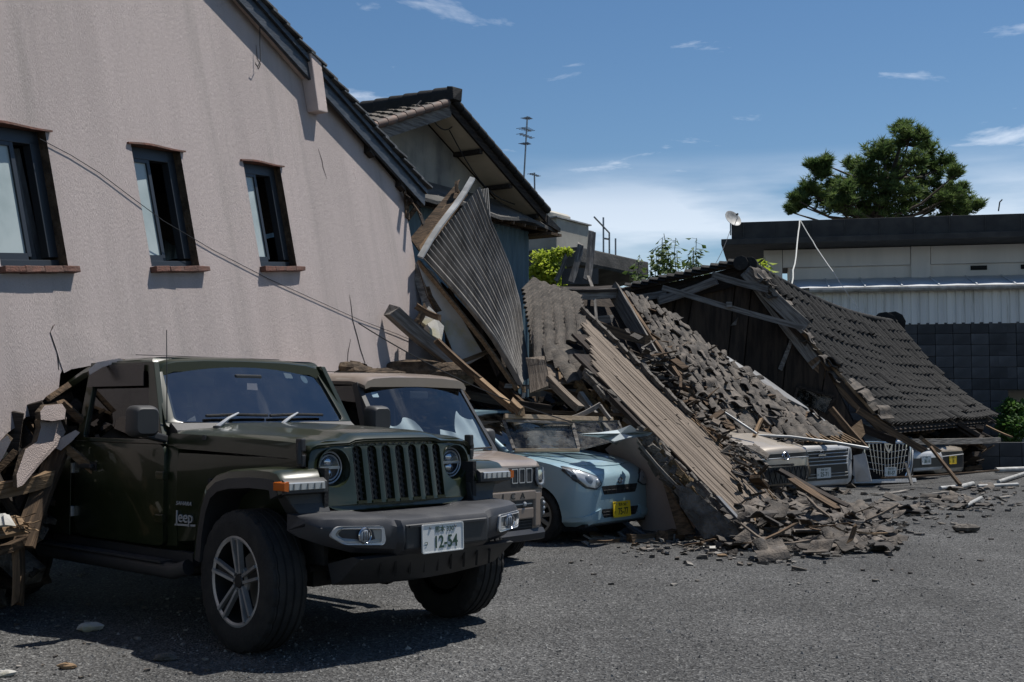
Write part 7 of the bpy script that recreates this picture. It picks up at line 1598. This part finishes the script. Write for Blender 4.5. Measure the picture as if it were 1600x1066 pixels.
# cabin
def mws(y, t): return V3((lerp(-.36, -1.05, t) - .08 * (y / .65) ** 2, y * lerp(1, .84, t), lerp(.925, 1.34, t)))
m = MB(); m.grid(10, 6, lambda s, t: mws(lerp(-.64, .64, s), t)); m.build('windscreen', MM['car_glass_dark'], mi_, smooth=60, recalc=False)
for s in (-1, 1):
    m = MB(); m.tube([mws(s * .67, -.03) + V3((0, 0, 0)), mws(s * .665, .5), mws(s * .66, 1.02)], .035, 8); m.build('pillar', BL, mi_, smooth=60)
    m = MB(); m.face([(-.5, s * .715, .935), (-2.6, s * .715, .935), (-2.3, s * .60, 1.30), (-1.08, s * .60, 1.32)]); m.build('side_window', MM['car_glass_dark'], mi_)
    md = sub('door_mirror', mi_); m = MB(); m.loft([[V3((x, s * (.82 + yy * k), 1.0 + zz * k)) for yy, zz in roundrect(.16, .11, .035, 4)] for x, k in ((-.62, 1.0), (-.57, 1.0), (-.53, .8), (-.51, .5))]); m.build('housing', BL, md, smooth=45); bar('stalk', (-.58, s * .73, .96), (-.57, s * .78, .98), .05, .03, 'black_plastic', md)
m = shell([(-1.05, [(0, 1.30), (.55, 1.29), (.57, 1.32), (.50, 1.355), (0, 1.365)]), (-1.5, [(0, 1.33), (.56, 1.31), (.59, 1.34), (.52, 1.38), (0, 1.39)]), (-2.3, [(0, 1.25), (.55, 1.24), (.57, 1.27), (.50, 1.30), (0, 1.31)])]); m.build('roof', BL, mi_, smooth=40)
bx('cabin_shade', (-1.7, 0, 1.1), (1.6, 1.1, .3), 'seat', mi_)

# ================================================================== car noses under the wreckage further along
def nose_car(name, label, px, py, Y, th, zref, w_, z0, z1, matn, tilt=0.0, sweep=.10, top=.16):
    """the picked pixel lies at height zref on the nose centre line (local x = 0)"""
    c = P(px, py, Y); M = car_frame(c.x, c.y, th, c.z - zref) @ RX(tilt); o = thing(name, label, 'car', M)
    def pr(k, ww, a, b): return [(0, a), (ww * .85, a), (ww * .97, a + .06), (ww, a + .18), (ww, lerp(a, b, .62)), (ww * .985, b - .08), (ww * .92, b - .015), (ww * .6, b + .008), (0, b + .02)]
    sts = [(0.0, pr(0, w_ * .74, z0 + .03, z1 - .07)), (-.02, pr(0, w_ * .83, z0 + .01, z1 - .035)), (-.06, pr(0, w_ * .90, z0, z1 - .008)), (-sweep, pr(0, w_ * .95, z0, z1 + .015)), (-.28, pr(0, w_ * .995, z0, z1 + .05)), (-.6, pr(0, w_, z0, z1 + top * .6)), (-1.15, pr(0, w_, z0, z1 + top)), (-2.4, pr(0, w_, z0, z1 + top + .02)), (-3.6, pr(0, w_ * .97, z0 + .05, z1 + top - .05))]
    m = shell(sts); b = m.build('body', MM[matn], o, smooth=35); return o, bvh_of(b)
def sp_(bv, y, z, off): h = bv.ray_cast(V3((2, y, z)), V3((-1, 0, 0))); return (h[0] if h[0] else V3((0, y, z))) + V3((off, 0, 0))
def sbar(bv, name, pts, r, matn, parent, off=.012): m = MB(); m.tube([sp_(bv, y, z, off) for y, z in pts], r, 6); return m.build(name, MM[matn], parent, smooth=60)
def ln(y0, z0, y1, z1, n=8): return [(lerp(y0, y1, k / n), lerp(z0, z1, k / n)) for k in range(n + 1)]
# beige SUV nose
bs, bv = nose_car('beige_suv', 'beige SUV nose with oval emblem poking out of the slid tiles', 1228, 714, 17.1, 52, .80, .64, .40, .93, 'car_beige', 0.02, .14, .26)
decal('upper_grille', bv, roundpoly([(-.50, .79), (.50, .79), (.56, .85), (-.56, .85)], .02, 3), MM['rim_dark'], bs, .006)
lg = decal('lower_grille', bv, roundpoly([(-.50, .43), (.50, .43), (.52, .60), (.44, .665), (-.44, .665), (-.52, .60)], .03, 3), MM['rim_dark'], bs, .006)
for k in range(9): sbar(bv, 'mesh_wire', ln(-.48 + k * .11, .44, -.40 + k * .11, .655, 4), .005, 'black_plastic', lg, .012); sbar(bv, 'mesh_wire', ln(-.40 + k * .11, .44, -.48 + k * .11, .655, 4), .005, 'black_plastic', lg, .012)
em = sub('emblem', bs); p = sp_(bv, 0, .815, .016)
for a, b in ((1.35, .95), (.62, .92), (1.0, .5)):
    m = MB(); m.lathe([(.050, -.004), (.056, .006), (.062, -.004)], T(*p) @ AX @ Matrix.Diagonal((b, a, 1, 1)) if a != 1.0 else T(p.x, p.y, p.z + .02) @ AX @ Matrix.Diagonal((.5, 1.0, 1, 1)), 24); m.build('ring', MM['chrome'], em, smooth=50)
for s in (-1, 1): decal('headlight', bv, roundpoly([(s * .57, .78), (s * .68, .80), (s * .69, .89), (s * .60, .87)], .02, 3), MM['lamp_white'], bs, .010); decal('bumper_corner', bv, roundpoly([(s * .56, .50), (s * .69, .52), (s * .69, .70), (s * .60, .72)], .02, 3), MM['car_beige'], bs, .030, smooth=25)
sbar(bv, 'trim_strip', ln(-.52, .785, .52, .785), .008, 'silver', bs, .012)
# white car with wide slatted grille
wc, bv = nose_car('white_car', 'white car with slatted dark grille and plate 25-71 beside the beige nose', 1286, 739, 19.85, 57, .42, .84, .20, .86, 'car_white', .02)
gl_ = decal('grille', bv, roundpoly([(-.62, .30), (.60, .30), (.56, .62), (.64, .80), (-.64, .80), (-.56, .62)], .03, 3), MM['rim_dark'], wc, .006)
for k, z in enumerate((.35, .40, .55, .61, .67, .73, .78)): sbar(bv, 'grille_bar', ln(-.60 + .04 * (k % 2), z, .58, z + .006, 10), .008 if k % 2 else .011, 'silver' if k > 1 else 'hubcap', gl_, .014)
p = sp_(bv, -.03, .71, .020); m = MB(); m.lathe([(.058, -.004), (.064, .008), (.070, -.004)], T(*p) @ AX, 26); m.beam(p + V3((.006, -.085, 0)), p + V3((.006, .085, 0)), .012, .026); m.build('emblem', MM['chrome'], wc, smooth=50)
licence_plate(wc, T(.025, 0, .42) @ FRONT, 'plate_white', 'plate_green', '熊本 331', '25-71', 'は')
for s in (-1, 1): decal('headlight', bv, roundpoly([(s * .66, .60), (s * .80, .62), (s * .82, .78), (s * .68, .80)], .02, 3), MM['lamp_white'], wc, .012)
# white van with tall chrome grille
al, bv = nose_car('white_van', 'large white van with tall chrome grid grille crushed under the low eave', 1386, 737, 22.3, 56, .36, .90, .13, .93, 'car_white', -.02, .16, .34)
gl_ = decal('grille', bv, roundpoly([(-.44, .22), (.44, .22), (.56, .42), (.62, .86), (.54, .91), (-.54, .91), (-.62, .86), (-.56, .42)], .04, 3), MM['dark_inside'], al, .006)
for k in range(-5, 6):
    y0, y1 = k * .078, k * .105; pts = ln(y0, .26 + .004 * k * k, y1, .86, 10); m = MB(); m.loft([[sp_(bv, y + dy, z, of) for dy, of in ((-.009 - .012 * (z - .26), .008), (.009 + .012 * (z - .26), .008), (.006 + .012 * (z - .26), .022), (-.006 - .012 * (z - .26), .022))] for y, z in pts]); m.build('grille_bar', MM['chrome'], gl_)
for k in range(4): sbar(bv, 'grille_bar', ln(-.55, .42 + k * .115, 0, .36 + k * .115, 5) + ln(0, .36 + k * .115, .55, .42 + k * .115, 5)[1:], .006, 'silver', gl_, .010)
p = sp_(bv, 0, .80, .03); vsh = [(-.13, .075), (.13, .075), (.08, -.03), (0, -.11), (-.08, -.03)]; m = MB(); m.plate(vsh, [[(a_ * .55, b_ * .55 + .008) for a_, b_ in vsh]], lambda a_, b_, d: (p.x + .006 - d, p.y + a_, p.z + b_), .025); m.build('emblem', MM['chrome'], al)
sbar(bv, 'grille_crown', ln(-.60, .895, .60, .895), .018, 'chrome', al, .010)
for s in (-1, 1): sbar(bv, 'grille_side', ln(s * .47, .24, s * .63, .50, 4) + ln(s * .63, .50, s * .64, .87, 4)[1:], .014, 'chrome', al, .010)
licence_plate(al, T(.034, .05, .36) @ FRONT, 'plate_white', 'plate_green', '熊本 301', '81-57', 'む')
m = MB(); m.loft([[V3((-.06 - .25 * max(0, abs(y) - .6), y, .13)), V3((.045 - .25 * max(0, abs(y) - .6), y, .16)), V3((.03 - .25 * max(0, abs(y) - .6), y, .225)), V3((-.06, y, .23))] for y in (-.86, -.7, -.5, 0, .5, .7, .86)]); m.build('bumper_lip', MM['car_white'], al, smooth=35)
for s in (-1, 1):
    hl = sub('headlight', al); decal('housing', bv, roundpoly([(s * .65, .80), (s * .85, .83), (s * .87, .91), (s * .66, .885)], .015, 3), MM['rim_dark'], hl, .008); decal('light_guide', bv, roundpoly([(s * .66, .855), (s * .86, .88), (s * .86, .905), (s * .66, .88)], .006, 2), MM['lamp_white'], hl, .016, thick=.004)
    decal('side_vent', bv, roundpoly([(s * .64, .28), (s * .74, .30), (s * .84, .70), (s * .70, .66)], .03, 3), MM['dark_inside'], al, .010)
    sbar(bv, 'vent_trim', [(s * .60, .25), (s * .68, .48), (s * .72, .74), (s * .86, .77)], .020, 'car_white', al, .012)
bp2 = quadpanel('bent_fender', [(1333, 712, 21.2), (1352, 708, 21.1), (1362, 752, 20.9), (1337, 753, 21.1)], .02, 'car_white', 'bent white body panel leaning at the corner of the white van', 'car panel')
# two last cars, only their lower noses in sight
ws_, bv = nose_car('white_sedan', 'low white sedan nose almost buried right of the white van', 1446, 719, 23.75, 50, .46, .80, .24, .62, 'car_white', 0, .2, .08)
decal('grille', bv, roundpoly([(-.6, .32), (.6, .32), (.5, .50), (-.5, .50)], .03, 3), MM['rim_dark'], ws_, .006); licence_plate(ws_, T(.02, 0, .46) @ FRONT, 'plate_white', 'plate_green', '熊本', '38-14', 'な')
yk, bv = nose_car('small_kei_car', 'last small tan car of the row with yellow plate under the far eave', 1487, 719, 25.6, 46, .42, .70, .16, .66, 'car_beige', 0, .08, .1)
gk = decal('grille', bv, roundpoly([(-.56, .26), (.56, .26), (.56, .60), (-.56, .60)], .03, 3), MM['rim_dark'], yk, .006); sbar(bv, 'grille_bar', ln(-.5, .50, .5, .53), .012, 'silver', gk); licence_plate(yk, T(.02, .02, .42) @ FRONT, 'plate_yellow', 'plate_black', '熊本', '31', 'け')
